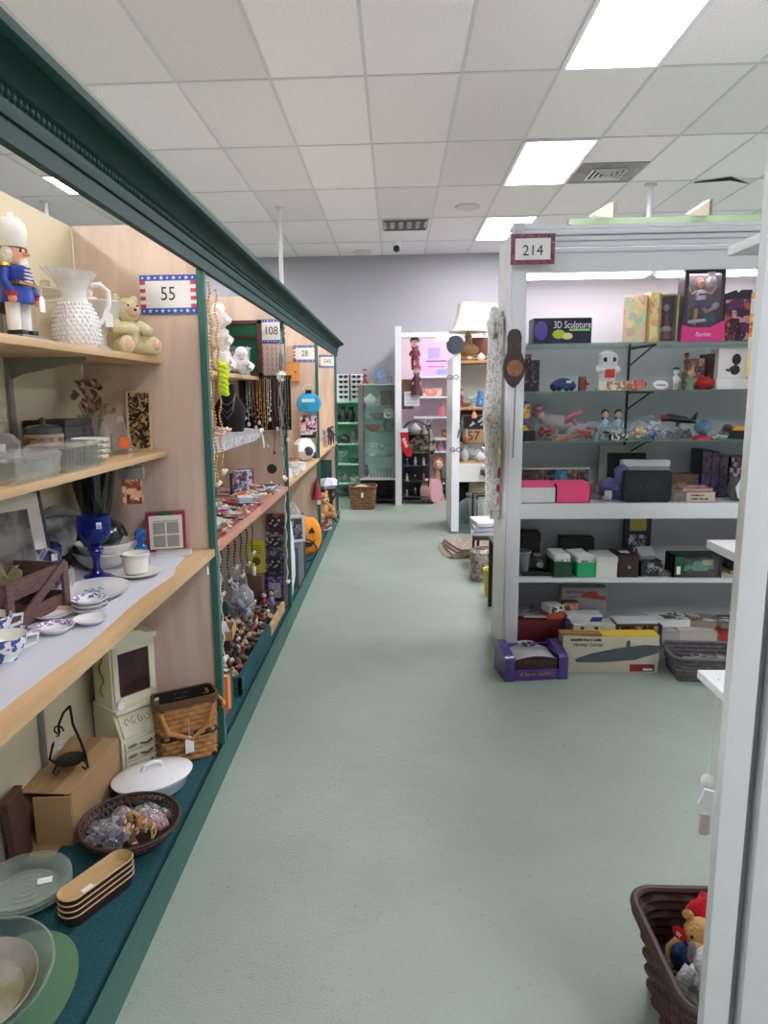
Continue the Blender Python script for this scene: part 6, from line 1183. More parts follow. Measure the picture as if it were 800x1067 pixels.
# necklace rack
rk = thing('necklace_rack', 'black velvet necklace rack with hook bar below the shelf of white dolls', 'jewellery rack', (-.83, 4.44, 1.29)); MB(mat((22, 20, 22), .95)).box((0, .012, .165), (.33, .016, .34)).build('velvet_board', rk); MB(mat((30, 28, 28), .5)).box((0, -.01, .325), (.35, .03, .02)).build('hook_bar', rk)
cols = [('dark bead', (60, 56, 60)), ('black bead', (30, 28, 30)), ('pale pearl', (220, 214, 204)), ('silver chain', (176, 176, 180)), ('copper bead', (170, 110, 70)), ('gold bead', (206, 166, 100)), ('amber bead', (190, 130, 70)), ('tan bead', (200, 170, 140)), ('white shell', (236, 232, 226)), ('brown cord', (120, 90, 66)), ('grey chain', (140, 140, 142)), ('rose bead', (186, 130, 130)), ('steel chain', (120, 124, 130)), ('olive bead', (120, 116, 80))]
for k, (nm, c) in enumerate(cols):
    x = -.145 + .0225 * k; L = (.2, .24, .28, .22, .3, .27, .33, .42, .25, .46, .31, .44, .3, .38)[k]
    t = thing('necklace', nm + ' necklace hanging from the black velvet rack, ' + ('leftmost', 'second from left', 'third from left', 'fourth from left', 'fifth from left', 'sixth from left', 'seventh from left', 'seventh from right', 'sixth from right', 'fifth from right', 'fourth from right', 'third from right', 'second from right', 'rightmost')[k], 'necklace', (-.83 + x, 4.418 - .003 * (k % 2), 1.615), 0, 'necklaces on the velvet rack')
    m = mat(c, .35, metal=.4 if 'chain' in nm or 'gold' in nm else 0); b = MB(m); b.tube([(-.006, 0, 0), (-.008, -.004, -L * .5), (0, -.006, -L), (.008, -.004, -L * .5), (.006, 0, 0)], .0024, n=5)
    if 'bead' in nm or 'pearl' in nm or 'shell' in nm:
        for i in range(8): b.sph(((-1) ** i * .008, -.005, -L * .35 - i * L * .08), .0055, n=6)
    b.build('strand', t); b = MB(mat((226, 222, 218) if k % 3 else (90, 84, 84), .35)); b.sph((0, -.008, -L - .012), (.011, .006, .014), n=8); b.build('pendant', t)
# lace shelf
t = thing('display_shelf', 'small rounded shelf draped with grey lace below the necklace rack', 'shelf', (0, 0, 0)); pl = [(BX + .012, 2.68), (-.76, 2.68), (-.735, 2.9), (-.735, 3.6), (-.78, 3.95), (-.9, 4.15), (BX + .012, 4.2)]
MB(mat((150, 140, 130), .6)).prism(pl, 1.295, 1.31).build('board', t); MB(print_mat([(176, 176, 180), (206, 206, 208), (150, 150, 156), (190, 190, 194)], 50)).prism([(x + (.008 if x > -1.1 else 0), y) for x, y in pl], 1.272, 1.3125).build('lace_cloth', t)
zl = 1.313
for k in range(12):
    t = thing('bracelet', 'bracelet lying in the tangled heap on the grey lace shelf', 'bracelet', (-.87 + U(-.07, .07), 3.3 + U(-.4, .5), zl + .004 + .003 * k), U(0, 3), 'bracelets heaped on the lace shelf'); c = random.choice([(200, 140, 140), (226, 190, 180), (180, 100, 110), (230, 160, 110), (236, 230, 226)]); MB(mat(c, .4)).tube([(.034 * math.cos(i * PI / 6), .034 * math.sin(i * PI / 6), .004 * math.sin(i)) for i in range(12)], .005, n=6, closed=True).build('band', t); MB(mat((236, 230, 224), .3)).sph((.034, 0, .004), .008, n=8).build('charm', t)
t = thing('ribbon_bow', 'white ribbon bow hanging over the front of the grey lace shelf', 'bow', (-.725, 3.75, 1.27)); b = MB(mat((238, 234, 234), .7)); b.tube([(0, 0, .04), (.004, .02, -.02), (.004, .03, -.05)], [.008, .01, .006]); b.sph((0, -.025, .045), (.01, .025, .014)); b.sph((0, .025, .045), (.01, .025, .014)); b.build('ribbon', t); MB(mat((220, 214, 214), .7)).sph((.006, 0, .045), .01).build('knot', t)
one(crumple(MB(mat((232, 150, 100), .8)), (0, 0, .02), (.06, .09, .022), mat((232, 150, 100), .8), 12, .25), 'scarf', 'folded orange scarf at the near end of the grey lace shelf', 'scarf', (-.84, 2.86, zl))
t = thing('jewellery_bust', 'black jewellery bust draped with dark chains at the back of the grey lace shelf', 'jewellery bust', (-.885, 3.72, zl)); MB(mat((26, 24, 26), .9)).lathe([(0, 0), (.07, 0), (.075, .02), (.09, .12), (.06, .17), (.035, .2), (.035, .25), (0, .255)], sy=.6, n=20).build('bust', t); b = MB(mat((130, 130, 134), .3, metal=.7))
for L in (.06, .1, .13): b.tube([(-.04 + .0, -.03, .2), (-.03, -.055, .2 - L * .7), (0, -.062, .2 - L), (.03, -.055, .2 - L * .7), (.04, -.03, .2)], .003, n=5)
b.build('chains', t)
# hanging strands by the posts
def strand(lb, x, y, z1, z0, c, r=.006, loop=True, pearl=None, metal=.6):
    t = thing('bead_strand', lb, 'bead strand', (x, y, z1)); b = MB(mat(c, .3, metal=metal)); L = z1 - z0; n = int(L / (r * 2.3)); seg = max(1, n)
    pts = [(.004 * math.sin(i * .7), .004 * math.cos(i * .5), -L * i / seg) for i in range(seg + 1)]
    for p in pts: b.sph(p, r, n=6)
    b.build('beads', t); e = MB(mat(pearl or (232, 222, 196), .25)); e.sph((0, 0, -L - .014), .014, n=10); e.sph((.008, .012, -L - .008), .01, n=8); e.build('end_drop', t); return t
strand('long gold bead strand hanging just behind the first green post', -.728, 2.79, 1.94, 1.16, (206, 166, 96), .006); strand('shorter gold bead strand hanging beside the long gold one', -.722, 2.87, 1.92, 1.2, (216, 180, 110), .005); strand('thin white bead strand hanging low behind the first green post', -.725, 2.76, .86, .42, (236, 232, 226), .004, metal=0)
strand('silver green bead strand at the near side of the second green post', -.715, 4.44, 1.9, .98, (150, 160, 150), .007); strand('grey pearl strand hanging next to the silver green bead strand', -.715, 4.36, 1.62, 1.0, (176, 180, 176), .006, metal=.2); strand('long white star bead strand hanging low at the second green post', -.715, 4.42, .88, .3, (226, 226, 222), .006, metal=0)
MB_ = MB(mat((230, 230, 232), .4)); 
t = thing('rosette', 'white round rosette ornament pinned at the top of the second green post', 'ornament', (-.715, 4.42, 1.62)); MB(mat((232, 232, 230), .6)).lathe([(0, 0), (.02, .004), (.035, 0), (.03, .01), (0, .016)], rot=(PI / 2, 0, .6), n=18, flute=.12, nf=9).build('petals', t); MB(mat((120, 120, 122), .5)).sph((.008, -.014, 0), .009, n=8).build('button', t)
t = thing('pendant_disc', 'large dark disc pendant on a long cord hanging under the velvet rack', 'necklace', (-.79, 4.40, 1.2)); MB(mat((40, 30, 28), .35)).lathe([(0, -.006), (.028, -.005), (.032, 0), (.028, .005), (0, .006)], rot=(PI / 2, 0, .2), c=(0, 0, -.16), n=20).build('disc', t); MB(mat((150, 120, 96), .6)).tube([(-.03, .02, .09), (-.012, 0, -.05), (0, 0, -.13), (.012, 0, -.05), (.03, .02, .09)], .0022).build('cord', t)
# pinkish table
zt = .9155
for k, (x, y, w, d, c, lb) in enumerate(((-.84, 2.98, .2, .4, (120, 60, 60), 'red tray of silver jewellery nearest the first green post on the pinkish shelf'), (-.83, 3.42, .19, .36, (150, 70, 70), 'middle red tray of jewellery cards on the pinkish shelf'), (-.82, 3.84, .18, .36, (176, 120, 80), 'orange wood tray of bracelets on the pinkish shelf'), (-.82, 4.24, .18, .32, (130, 130, 136), 'grey tray of silver rings at the far end of the pinkish shelf'), (-1.07, 3.2, .2, .6, (60, 54, 56), 'long dark tray of watches at the back of the pinkish shelf'))):
    t = thing('jewellery_tray', lb, 'tray', (x, y, zt)); b = MB(mat(c, .5)); b.box((0, 0, .003), (w, d, .006))
    for s in (-1, 1): b.box((s * w / 2, 0, .014), (.008, d, .028)); b.box((0, s * d / 2, .014), (w, .008, .028))
    b.build('tray', t); MB(mat((206, 180, 176) if k < 3 else (70, 66, 70), .9)).box((0, 0, .008), (w - .012, d - .012, .006)).build('velvet_lining', t)
protos = []
def tiny(kind, c):
    o = bpy.data.objects.new(kind, None)
    t = thing(kind, 'x', 'x'); m = mat(c, .4, noise=.15, nscale=60)
    if kind == 'jewellery_card': MB(m).box((0, 0, .004), (.045, .065, .002), r=(.1, 0, 0)).build('card', t); MB(mat((196, 190, 180), .3, metal=.6)).tube([(.012 * math.cos(i * 1.05), .016 * math.sin(i * 1.05), .009) for i in range(6)], .0026, n=5, closed=True).build('ring', t)
    elif kind == 'brooch': MB(m).lathe([(0, 0), (.018, 0), (.02, .004), (.01, .01), (0, .011)], n=12, flute=.15, nf=6).build('setting', t); MB(mat((236, 236, 240), .15)).sph((0, 0, .011), .007, n=8).build('stone', t)
    elif kind == 'bangle': MB(m).tube([(.03 * math.cos(i * PI / 7), .03 * math.sin(i * PI / 7), .008) for i in range(14)], .006, n=6, closed=True).build('hoop', t); MB(mat((226, 216, 190), .3)).sph((.03, 0, .012), .007, n=6).build('bead', t)
    elif kind == 'figurine':
        MB(m).lathe([(0, 0), (.018, 0), (.02, .006), (.012, .03), (.016, .045), (.008, .056), (0, .058)], n=12).build('body', t); MB(mat(random.choice([(206, 170, 140), (60, 50, 46), (140, 104, 70), (90, 60, 50), (190, 190, 186)]), .5)).sph((0, 0, .066), .012, n=8).build('head', t)
    elif kind == 'toy_animal':
        b = MB(m); b.tube([(-.025, 0, .026), (0, 0, .03), (.022, 0, .03)], [.012, .015, .012], n=8)
        for x in (-.018, .016):
            for y in (-.008, .008): b.cyl((x, y, .026), (x, y * 1.2, 0), .005, n=6)
        b.build('body', t); MB(m).sph((.036, 0, .042), (.013, .009, .01), n=8).build('head', t)
    elif kind == 'small_bottle': MB(m).lathe([(0, 0), (.014, 0), (.016, .004), (.016, .035), (.007, .044), (.006, .055), (0, .056)], n=12).build('glass', t); MB(mat((200, 180, 120), .4)).cyl((0, 0, .055), (0, 0, .064), .008, n=10).build('cap', t)
    elif kind == 'trinket_box': MB(m).box((0, 0, .014), (.04, .03, .028), bev=.003).build('box_body', t); MB(mat(tuple(min(255, v + 30) for v in c), .4)).box((0, 0, .031), (.042, .032, .008), bev=.002).build('lid', t)
    bpy.data.objects.remove(o); return t
used = [(-.93, 4.03), (-.86, 4.34), (-.82, 4.38), (-.97, 3.55)]
def scatter(kind, cs, n, xr, yr, z, label, group, hump=0., cat=None, wedge=False):
    ps = [tiny(kind, c) for c in cs]; gap = .0009 if wedge else .0012
    for i in range(n):
        for _ in range(60):
            x, y = U(*xr), U(*yr)
            if all((x - q[0]) ** 2 + (y - q[1]) ** 2 > gap for q in used): break
        used.append((x, y)); f = (x - xr[0]) / (xr[1] - xr[0]); zz = z + hump * math.sin(PI * f) * random.random()
        o = ps[i] if i < len(ps) else dup(ps[i % len(ps)], None)
        o.location = (x, y, (wz(x) if wedge else zz)); o.rotation_euler = (U(-.5, .5), U(-.5, .5), U(0, 6.28)) if wedge else (0, 0, U(0, 6.28)); o['label'] = label; o['category'] = cat or kind.replace('_', ' '); o['group'] = group; s = U(.85, 1.2); o.scale = (s, s, s)
scatter('jewellery_card', [(236, 234, 228), (200, 206, 214), (150, 150, 156), (226, 214, 190)], 34, (-.94, -.73), (2.82, 4.36), zt + .012, 'flat jewellery card lying in the crowded trays of the pinkish shelf', 'jewellery cards on the pinkish shelf', .02)
scatter('brooch', [(206, 120, 90), (176, 176, 182), (60, 56, 60), (220, 196, 140)], 26, (-.94, -.73), (2.82, 4.36), zt + .014, 'small round brooch lying in the crowded trays of the pinkish shelf', 'brooches on the pinkish shelf', .03)
scatter('bangle', [(230, 130, 80), (196, 90, 100), (190, 190, 196)], 16, (-.92, -.74), (3.1, 4.3), zt + .014, 'bangle lying in the crowded trays of the pinkish shelf', 'bangles on the pinkish shelf', .03)
scatter('jewellery_card', [(190, 190, 190), (80, 76, 80), (160, 166, 150)], 22, (-1.15, -.98), (2.9, 4.3), zt + .014, 'dull jewellery card in the tray at the back of the pinkish shelf', 'jewellery cards at the back of the pinkish shelf', .02)
m = mat((150, 158, 128), .5, noise=.3, nscale=20); t = thing('gauze_bag', 'crumpled olive gauze bag at the front corner of the pinkish shelf', 'bag', (-.80, 2.84, zt + .028)); b = MB(m); crumple(b, (0, 0, .03), (.07, .12, .032), m, 14, .3); b.build('gauze', t); MB(STRING).tube(arc((0, -.1, .04), .015, 0, 2 * PI, 8), .002).build('drawstring', t)
a = P(253, 519, 3.7); carton('gift_box', 'pale blue and white jewellery gift box near the middle of the pinkish shelf', 'gift box', (-.80, 3.62, zt + .03), .07, .09, .03, mat((206, 214, 232), .4), lid=mat((226, 230, 238), .4), rz=.3)
for k, (yy, c) in enumerate(((4.05, (60, 70, 110)), (4.18, (206, 206, 214)), (4.26, (70, 60, 90)))): carton('picture_book', ('left dark blue', 'middle white', 'right purple')[k] + ' small upright booklet standing behind the trays on the pinkish shelf', 'booklet', (-.93 + .0 * k, yy, zt), .1, .025, .14, mat(c, .5), print_mat([c, (190, 190, 206), (40, 40, 60), (150, 100, 110)], 30, seed=k), rz=.7)
carton('jewellery_box', 'low black jewellery box at the back of the pinkish shelf', 'jewellery box', (-1.1, 3.85, zt), .12, .24, .07, mat((26, 24, 26), .5), lid=mat((36, 34, 36), .5))
# under the pinkish shelf
zk = .1005
wz = lambda x: .1015 + .10 * max(0, (-.78 - x) / .37)
one(MB(CARPET).prism([(-.78, 0), (-1.15, .1), (-1.15, .0)], -.66, .66, r=(PI / 2, 0, 0)), 'display_riser', 'sloping dark carpeted riser under the heap of small trinkets', 'riser', (0, 3.64, .1005))
for k, (pa, pb, c, lb) in enumerate(((535, 553, (110, 40, 60), 'dark red carded pendant set, topmost of four on the partition'), (554, 573, (96, 100, 104), 'silver and black carded pendant set, second from top on the partition'), (574, 599, (70, 80, 120), 'blue black carded pendant set, third from top on the partition'), (600, 626, (84, 56, 130), 'purple boxed jewellery set, lowest of four on the partition'))):
    a, c2 = P(278, pa, 4.485), P(298, pb, 4.485); w, h = c2.x - a.x, a.z - c2.z; t = thing('jewellery_set', lb, 'jewellery set', ((a.x + c2.x) / 2 - .01, 4.483, c2.z), 0, 'carded jewellery sets on the partition'); MB(print_mat([c, (36, 34, 40), tuple(min(255, v + 60) for v in c), (30, 28, 34)], 30, seed=k)).box((0, 0, h / 2), (w, .024, h), bev=.002).build('box_body', t); MB(mat((176, 170, 180) if k == 3 else (44, 42, 48), .4)).box((0, -.0125, h * .45), (w * .66, .002, h * .6)).build('inner_card', t); b = MB(mat((196, 180, 190), .3, metal=.4))
    for i in range(5): b.sph((-w * .22 + w * .11 * i, -.014, h * .45 + .02 * math.sin(i * 2)), .008, n=7)
    b.build('stones', t)
a, c2 = P(257, 563, 4.47), P(277, 597, 4.47); t = thing('instruction_card', 'tall yellow printed card standing against the partition under the pinkish shelf', 'card', ((a.x + c2.x) / 2, 4.47, c2.z)); w, h = c2.x - a.x, a.z - c2.z; MB(mat((206, 190, 60), .6)).box((0, 0, h / 2), (w, .005, h)).build('card', t); b = MB(mat((110, 100, 40), .6))
for i in range(4): b.box((0, -.003, h * (.62 + .07 * i)), (w * (.7 - .1 * (i % 2)), .001, h * .018))
b.build('print_lines', t); MB(mat((110, 70, 60), .5)).sph((0, -.002, h * .36), (w * .26, .002, h * .14)).build('printed_picture', t)
carton('cardboard_block', 'brown carton carrying the tall yellow printed card', 'box', (-.95, 4.41, zk), .15, .07, .24, mat((96, 76, 62), .7))
for k in range(6): strand(('first', 'second', 'third', 'fourth', 'fifth', 'sixth')[k] + ' dark bead necklace from the front hanging at the back under the pinkish shelf', -.90 + .008 * k, 3.45 + .12 * k, .88, .5 + .04 * (k % 3), random.choice([(44, 42, 46), (60, 58, 64), (70, 66, 60)]), .007, metal=.2, pearl=(190, 190, 186))
bag('large clear bag of dark blue goods on the deck beneath the pinkish shelf', (-.94, 4.03, wz(-.86)), (.075, .13, .12), [(40, 50, 90), (30, 32, 44), (70, 80, 120), (150, 156, 160)], n=24, cat='bagged goods')
bag('clear bag of grey goods stacked behind the bag of dark blue goods', (-1.0, 4.2, wz(-.92)), (.08, .08, .16), [(90, 96, 110), (50, 52, 60), (170, 170, 176)], n=18, cat='bagged goods')
t = thing('lotion_bottle', 'small white lotion bottle in front of the yellow card', 'bottle', (-.90, 4.22, zk)); MB(WHITE).lathe([(0, 0), (.02, 0), (.022, .01), (.022, .09), (.01, .1), (.01, .11)]).build('bottle_body', t); MB(mat((206, 190, 120), .4)).cyl((0, 0, .11), (0, 0, .13), .014).build('cap', t); t.location = (-.93, 4.395, zk + .2405); t.scale = (.6, .6, .6)
t = thing('wooden_tray', 'low light wood tray with purple packets under the pinkish shelf', 'tray', (-.97, 3.55, wz(-.97) + .075), .12); t.scale = (.85, .85, .8); WD = wood((206, 172, 126), (186, 150, 104), (4, 4, 4), .5); b = MB(WD); b.box((0, 0, .004), (.22, .2, .008))
for s in (-1, 1): b.box((s * .11, 0, .03), (.01, .2, .06)); b.box((0, s * .1, .03), (.22, .01, .06))
b.build('tray', t); b = MB(mat((70, 44, 110), .5))
for k in range(4): b.box((-.06 + .04 * k, -.02, .04), (.035, .13, .06), mat(((70, 44, 110), (60, 60, 90), (120, 60, 100), (190, 180, 200))[k], .5), r=(.2, 0, .1 * k), bev=.002)
b.build('packets', t); MB(mat((60, 44, 36), .7)).box((0, 0, -.046), (.19, .17, .088)).build('riser_block', t)
for k in range(2): figure(('left', 'right')[k] + ' small doll in pale blue and red lying beside the purple jewellery set', (-.86 + .04 * k, 4.34 + .04 * k, zk), .15, (150, 160, 200) if k else (150, 60, 70), (226, 190, 170), hair=(60, 40, 36), name='doll', cat='doll')
t = thing('deck_riser', 'dark teal carpeted riser at the front of the deck below the necklaces', 'riser', (-.74, 3.46, zk)); MB(CARPET).box((0, 0, .045), (.022, .76, .09), bev=.003).build('front_board', t); MB(TEALD).box((-.011, -.37, .045), (.05, .02, .086)).build('end_block', t)
t = thing('wood_rail', 'short pale wooden rail lying on the deck near the second green post', 'rail', (-.745, 4.15, zk)); MB(WD).box((0, 0, .03), (.02, .5, .06), bev=.002).build('rail', t); MB(WD).box((-.02, .2, .02), (.03, .03, .04)).build('foot', t)
lab = ' in the crowded heap on the carpet deck under the necklaces'
scatter('figurine', [(110, 76, 50), (60, 40, 36), (150, 40, 44), (190, 186, 180), (50, 54, 70), (34, 32, 34), (130, 100, 60), (46, 40, 38)], 62, (-.99, -.795), (3.0, 4.28), zk, 'small standing figurine' + lab, 'figurines on the deck', .05, wedge=True)
scatter('toy_animal', [(120, 90, 56), (50, 46, 46), (186, 160, 120), (90, 60, 44)], 50, (-.99, -.795), (3.0, 4.28), zk, 'small toy animal' + lab, 'toy animals on the deck', .06, wedge=True)
scatter('small_bottle', [(44, 40, 44), (130, 60, 50), (190, 190, 190)], 36, (-.99, -.795), (3.0, 4.28), zk, 'tiny stoppered bottle' + lab, 'tiny bottles on the deck', .05, wedge=True)
scatter('trinket_box', [(60, 44, 40), (150, 110, 70), (150, 50, 56), (206, 206, 210), (34, 34, 40)], 46, (-.99, -.795), (3.0, 4.28), zk, 'tiny trinket box' + lab, 'trinket boxes on the deck', .05, wedge=True)
for k, (yy, c, h, lb) in enumerate(((2.735, (70, 76, 74), .2, 'thick dark grey binder'), (2.80, (214, 214, 206), .19, 'white page-edged book'), (2.855, (226, 160, 60), .17, 'yellow orange book'), (2.905, (206, 70, 44), .165, 'red orange book'), (2.955, (232, 176, 90), .16, 'pale yellow book'), (3.0, (90, 90, 90), .17, 'grey book'))):
    t = thing('book', lb + ' standing upright in the short row just behind the first green post', 'book', (-.83, yy, zk), -.35 if k > 1 else -.1, 'books behind the first green post'); w = .045 if k else .05; b = MB(mat(c, .5)); b.box((0, -w / 2 + .002, h / 2), (.15, .003, h)); b.box((0, w / 2 - .002, h / 2), (.15, .003, h)); b.box((.0735, 0, h / 2), (.003, w, h)); b.build('cover', t); MB(mat((226, 222, 210), .8)).box((-.002, 0, h / 2), (.144, w - .008, h - .008)).build('pages', t)
# ------------------------------------------------------------------ third booth
ys = 6.375
a, c2 = P(297, 378, ys), P(312.5, 398, ys); t = thing('wall_cabinet', 'small orange wooden wall cabinet hanging left of sign 28', 'cabinet', ((a.x + c2.x) / 2, ys - .03, c2.z)); w, h = c2.x - a.x, a.z - c2.z; MB(mat((206, 140, 70), .5, noise=.1, nscale=10)).box((0, 0, h / 2), (w, .1, h), bev=.003).build('case', t); MB(mat((216, 150, 80), .5)).box((0, -.053, h / 2), (w * .86, .008, h * .86), bev=.002).build('door', t); MB(mat((120, 80, 40), .4)).sph((w * .3, -.062, h / 2), .01, n=8).build('knob', t)
a, c2 = P(308.5, 409, 6.3), P(335, 430, 6.3); t = thing('handbag', 'shiny bright blue handbag with black clasp hanging in the booth under sign 28', 'handbag', ((a.x + c2.x) / 2, 6.3, c2.z)); w, h = c2.x - a.x, a.z - c2.z; m = mat((30, 160, 214), .3, coat=.4, noise=.2, nscale=14); b = MB(m); b.sph((0, 0, h * .48), (w * .5, .06, h * .5), n=20); b.box((0, 0, h * .45), (w * .86, .09, h * .8), bev=.03); b.build('bag_body', t); MB(BLACK).box((0, 0, h + .005), (w * .24, .05, .035), bev=.004).build('clasp', t); MB(mat((190, 232, 246), .4)).box((0, -.057, h * .6), (w * .5, .01, h * .16), bev=.002).build('pale_print', t); MB(mat((230, 230, 232), .5)).tube(arc((0, 0, h + .02), .05, 0, PI, 10), .004).build('strap', t)
a, c2 = P(312, 433, 6.34), P(330, 456, 6.34); t = thing('patterned_pouch', 'pink white and black patterned pouch hanging below the blue handbag', 'pouch', ((a.x + c2.x) / 2, 6.36, c2.z)); w, h = c2.x - a.x, a.z - c2.z; MB(print_mat([(236, 220, 226), (206, 80, 130), (236, 232, 236), (60, 50, 56)], 20)).box((0, 0, h * .5), (w, .05, h), bev=.015).build('pouch', t); MB(BLACK).box((0, -.002, .012), (w * .9, .054, .03), bev=.006).build('dark_base', t)
m = mat((222, 222, 226), .9, bump=.4, bscale=20); t = thing('pillow', 'white and grey plush pillow on the far end of the shelf under sign 28', 'pillow', (-.80, 6.1, .931)); b = MB(m); crumple(b, (0, 0, .1), (.1, .24, .1), m, 14, .12); b.build('pillow_body', t); b = MB(mat((70, 70, 80), .8)); b.sph((.06, -.2, .1), (.04, .03, .04)); b.sph((.09, .0, .05), (.03, .04, .03)); b.build('dark_patches', t)
for k, (x, y, c, lb) in enumerate(((-.8, 4.85, (226, 226, 230), 'white round ornament box nearest the second green post on the shelf under sign 28'), (-.78, 5.1, (206, 206, 210), 'grey white ornament box second along the shelf under sign 28'), (-.77, 5.35, (236, 232, 226), 'cream ornament box third along the shelf under sign 28'))):
    t = thing('gift_box', lb, 'gift box', (x, y, .931)); MB(mat(c, .5)).lathe([(0, 0), (.07, 0), (.07, .05), (0, .05)], n=24).build('box_body', t); MB(mat(tuple(max(0, v - 12) for v in c), .5)).lathe([(.073, .04), (.073, .06), (0, .062)], n=24).build('lid', t); MB(mat((190, 176, 150), .6)).sph((0, 0, .068), (.025, .02, .012)).build('bow', t)
scatter('jewellery_card', [(236, 236, 236), (220, 220, 226), (206, 200, 190)], 14, (-.86, -.73), (4.9, 5.8), .935, 'white paper tag lying along the front of the shelf under sign 28', 'paper tags under sign 28', .03, 'paper tag')
for k, yy in enumerate((5.2, 5.9)): carton('ornament_box', ('near', 'far')[k] + ' white and peach carton on the small upper shelf behind the second green post', 'box', (-1.04, yy, 1.361), .16, .2, .09, mat((226, 206, 196), .5), print_mat([(230, 210, 200), (236, 236, 236), (200, 150, 140)], 16, seed=k), rz=.5)
t = thing('plush_bag', 'dark brown and pink plush in a clear bag under the shelf of sign 28', 'bagged goods', (-.88, 5.45, zk + .18)); m = mat((96, 70, 66), .9, noise=.4, nscale=10); b = MB(m); crumple(b, (0, 0, .26), (.13, .17, .26), m, 12, .15); b.sph((.06, -.05, .42), (.05, .05, .05), mat((206, 170, 160), .8)); b.build('plush', t); b = MB(BAGM); crumple(b, (0, 0, .28), (.15, .2, .28), BAGM, 12, .18); b.build('clear_bag', t); t.location.z = zk
a = P(309, 548, 5.0); framed('framed_picture', 'white framed photo standing in front of the dark plush bag under sign 28', 'picture', (-.76, 5.1, zk + .31), .35, .16, .2, mat((214, 212, 206), .5), .02, print_mat([(60, 70, 110), (110, 110, 130), (50, 46, 56), (160, 150, 150)], 14), .1); carton('stacking_box', 'grey plain carton carrying the white framed photo', 'box', (-.79, 5.1, zk), .15, .3, .3, mat((96, 98, 106), .6))
# jack o lantern cushion, black case, white bag
t = thing('pumpkin_cushion', 'orange pumpkin cushion with black face leaning on the deck under sign 28', 'cushion', (-.82, 5.95, zk), .5); m = mat((234, 146, 30), .7, noise=.1, nscale=8, bump=.3, bscale=16); b = MB(m); b.sph((0, 0, .18), (.16, .08, .18), n=20)
for s in (-1, 1): b.sph((s * .08, 0, .18), (.1, .075, .165), n=16)
b.build('cushion_body', t); b = MB(BLACK)
for s in (-1, 1): b.prism([(-.03, 0), (.03, 0), (0, .05)], 0, .012, c=(s * .06, -.074, .22), r=(PI / 2, 0, 0))
b.prism([(-.09, .04), (-.04, .015), (0, .03), (.04, .015), (.09, .04), (.05, -.02), (-.05, -.02)], 0, .01, c=(0, -.076, .12), r=(PI / 2, 0, 0)); b.build('black_face', t); MB(mat((110, 90, 40), .7)).tube([(0, 0, .35), (.01, 0, .39)], [.02, .014]).build('stem', t)
t = thing('umbrella_case', 'tall black soft case standing beside the orange pumpkin cushion', 'case', (-.745, 5.35, zk)); MB(mat((24, 24, 26), .7)).box((0, 0, .19), (.05, .12, .38), bev=.016).build('case_body', t); MB(mat((36, 36, 40), .6)).tube(arc((.03, 0, .19), .09, -PI / 2, PI / 2, 8, 'xz'), .006).build('handle', t)
t = thing('plastic_sack', 'white crumpled plastic bag hanging low behind the second green post', 'bag', (-.755, 4.80, zk)); m = mat((220, 222, 226), .4, bump=.5, bscale=20); b = MB(m); crumple(b, (0, 0, .26), (.035, .1, .26), m, 12, .25); b.build('bag_body', t); MB(m).tube(arc((0, 0, .5), .05, 0, PI, 8, 'yz'), .008).build('handle', t)
a = P(330, 509, 6.37); t = thing('paper_cone', 'dark red cone ornament hanging on the partition under sign 28', 'ornament', (a.x, 6.37, a.z - .1)); MB(mat((140, 34, 50), .6)).lathe([(.055, 0), (.03, .1), (.006, .2), (0, .205)], n=16).build('cone', t); MB(TAGW).box((.02, -.04, -.02), (.035, .003, .045)).build('price_tag', t)
# ------------------------------------------------------------------ fourth booth
for k, (y, x, c, lb) in enumerate(((7.4, -.75, (150, 150, 156), 'grey plush doll sitting on the shelf of the farthest left booth'), (7.75, -.735, (50, 46, 70), 'dark blue plush doll sitting on the shelf of the farthest left booth'), (8.05, -.73, (36, 32, 34), 'black plush doll with tan face at the end of the farthest left shelf'))): figure(lb, (x, y, .951), .2, c, (200, 160, 130) if k == 2 else c, rz=.5, name='plush_doll', cat='doll', hair=c)
carton('game_board', 'dark green box standing under the shelf of the farthest left booth', 'box', (-.86, 8.0, zk + .38), .24, .1, .28, mat((30, 74, 60), .6)); carton('stacking_box', 'brown carton under the dark green box in the farthest left booth', 'box', (-.86, 8.0, zk), .26, .16, .378, mat((120, 92, 70), .7))
t = thing('folding_stool', 'black folding stool with white cloth in the farthest left booth', 'stool', (-.76, 7.75, zk)); b = MB(BLACK)
for s in (-1, 1): b.tube([(-.1, s * .14, 0), (.1, s * .14, .33)], .009); b.tube([(.1, s * .14, 0), (-.1, s * .14, .33)], .009)
b.tube([(.1, -.14, .33), (.1, .14, .33)], .009); b.tube([(-.1, -.14, .33), (-.1, .14, .33)], .009); b.build('crossed_legs', t); MB(mat((40, 40, 44), .8)).box((0, 0, .335), (.22, .3, .012)).build('seat', t)
one(crumple(MB(mat((214, 216, 226), .9)), (0, 0, .07), (.11, .15, .07), mat((214, 216, 226), .9), 14, .22), 'cloth', 'heaped white lace cloth lying on the black folding stool', 'cloth', (-.76, 7.75, zk + .342))
plush('tan teddy bear under the black folding stool in the farthest left booth', (-.78, 7.2, zk + .12), .7, (196, 150, 100), 1.7); carton('small_box', 'brown red box with white picture below the tan teddy bear', 'box', (-.78, 7.2, zk), .16, .16, .1185, mat((120, 84, 70), .6), print_mat([(130, 70, 60), (206, 200, 190), (110, 60, 50)], 14), rz=.6)
# ------------------------------------------------------------------ back of the shop
random.seed(61)
SEA = mat((178, 238, 208), .5); GREYM = mat((120, 116, 112), .4, metal=.3); GCL = glass((214, 232, 228), .04, .04, .15)
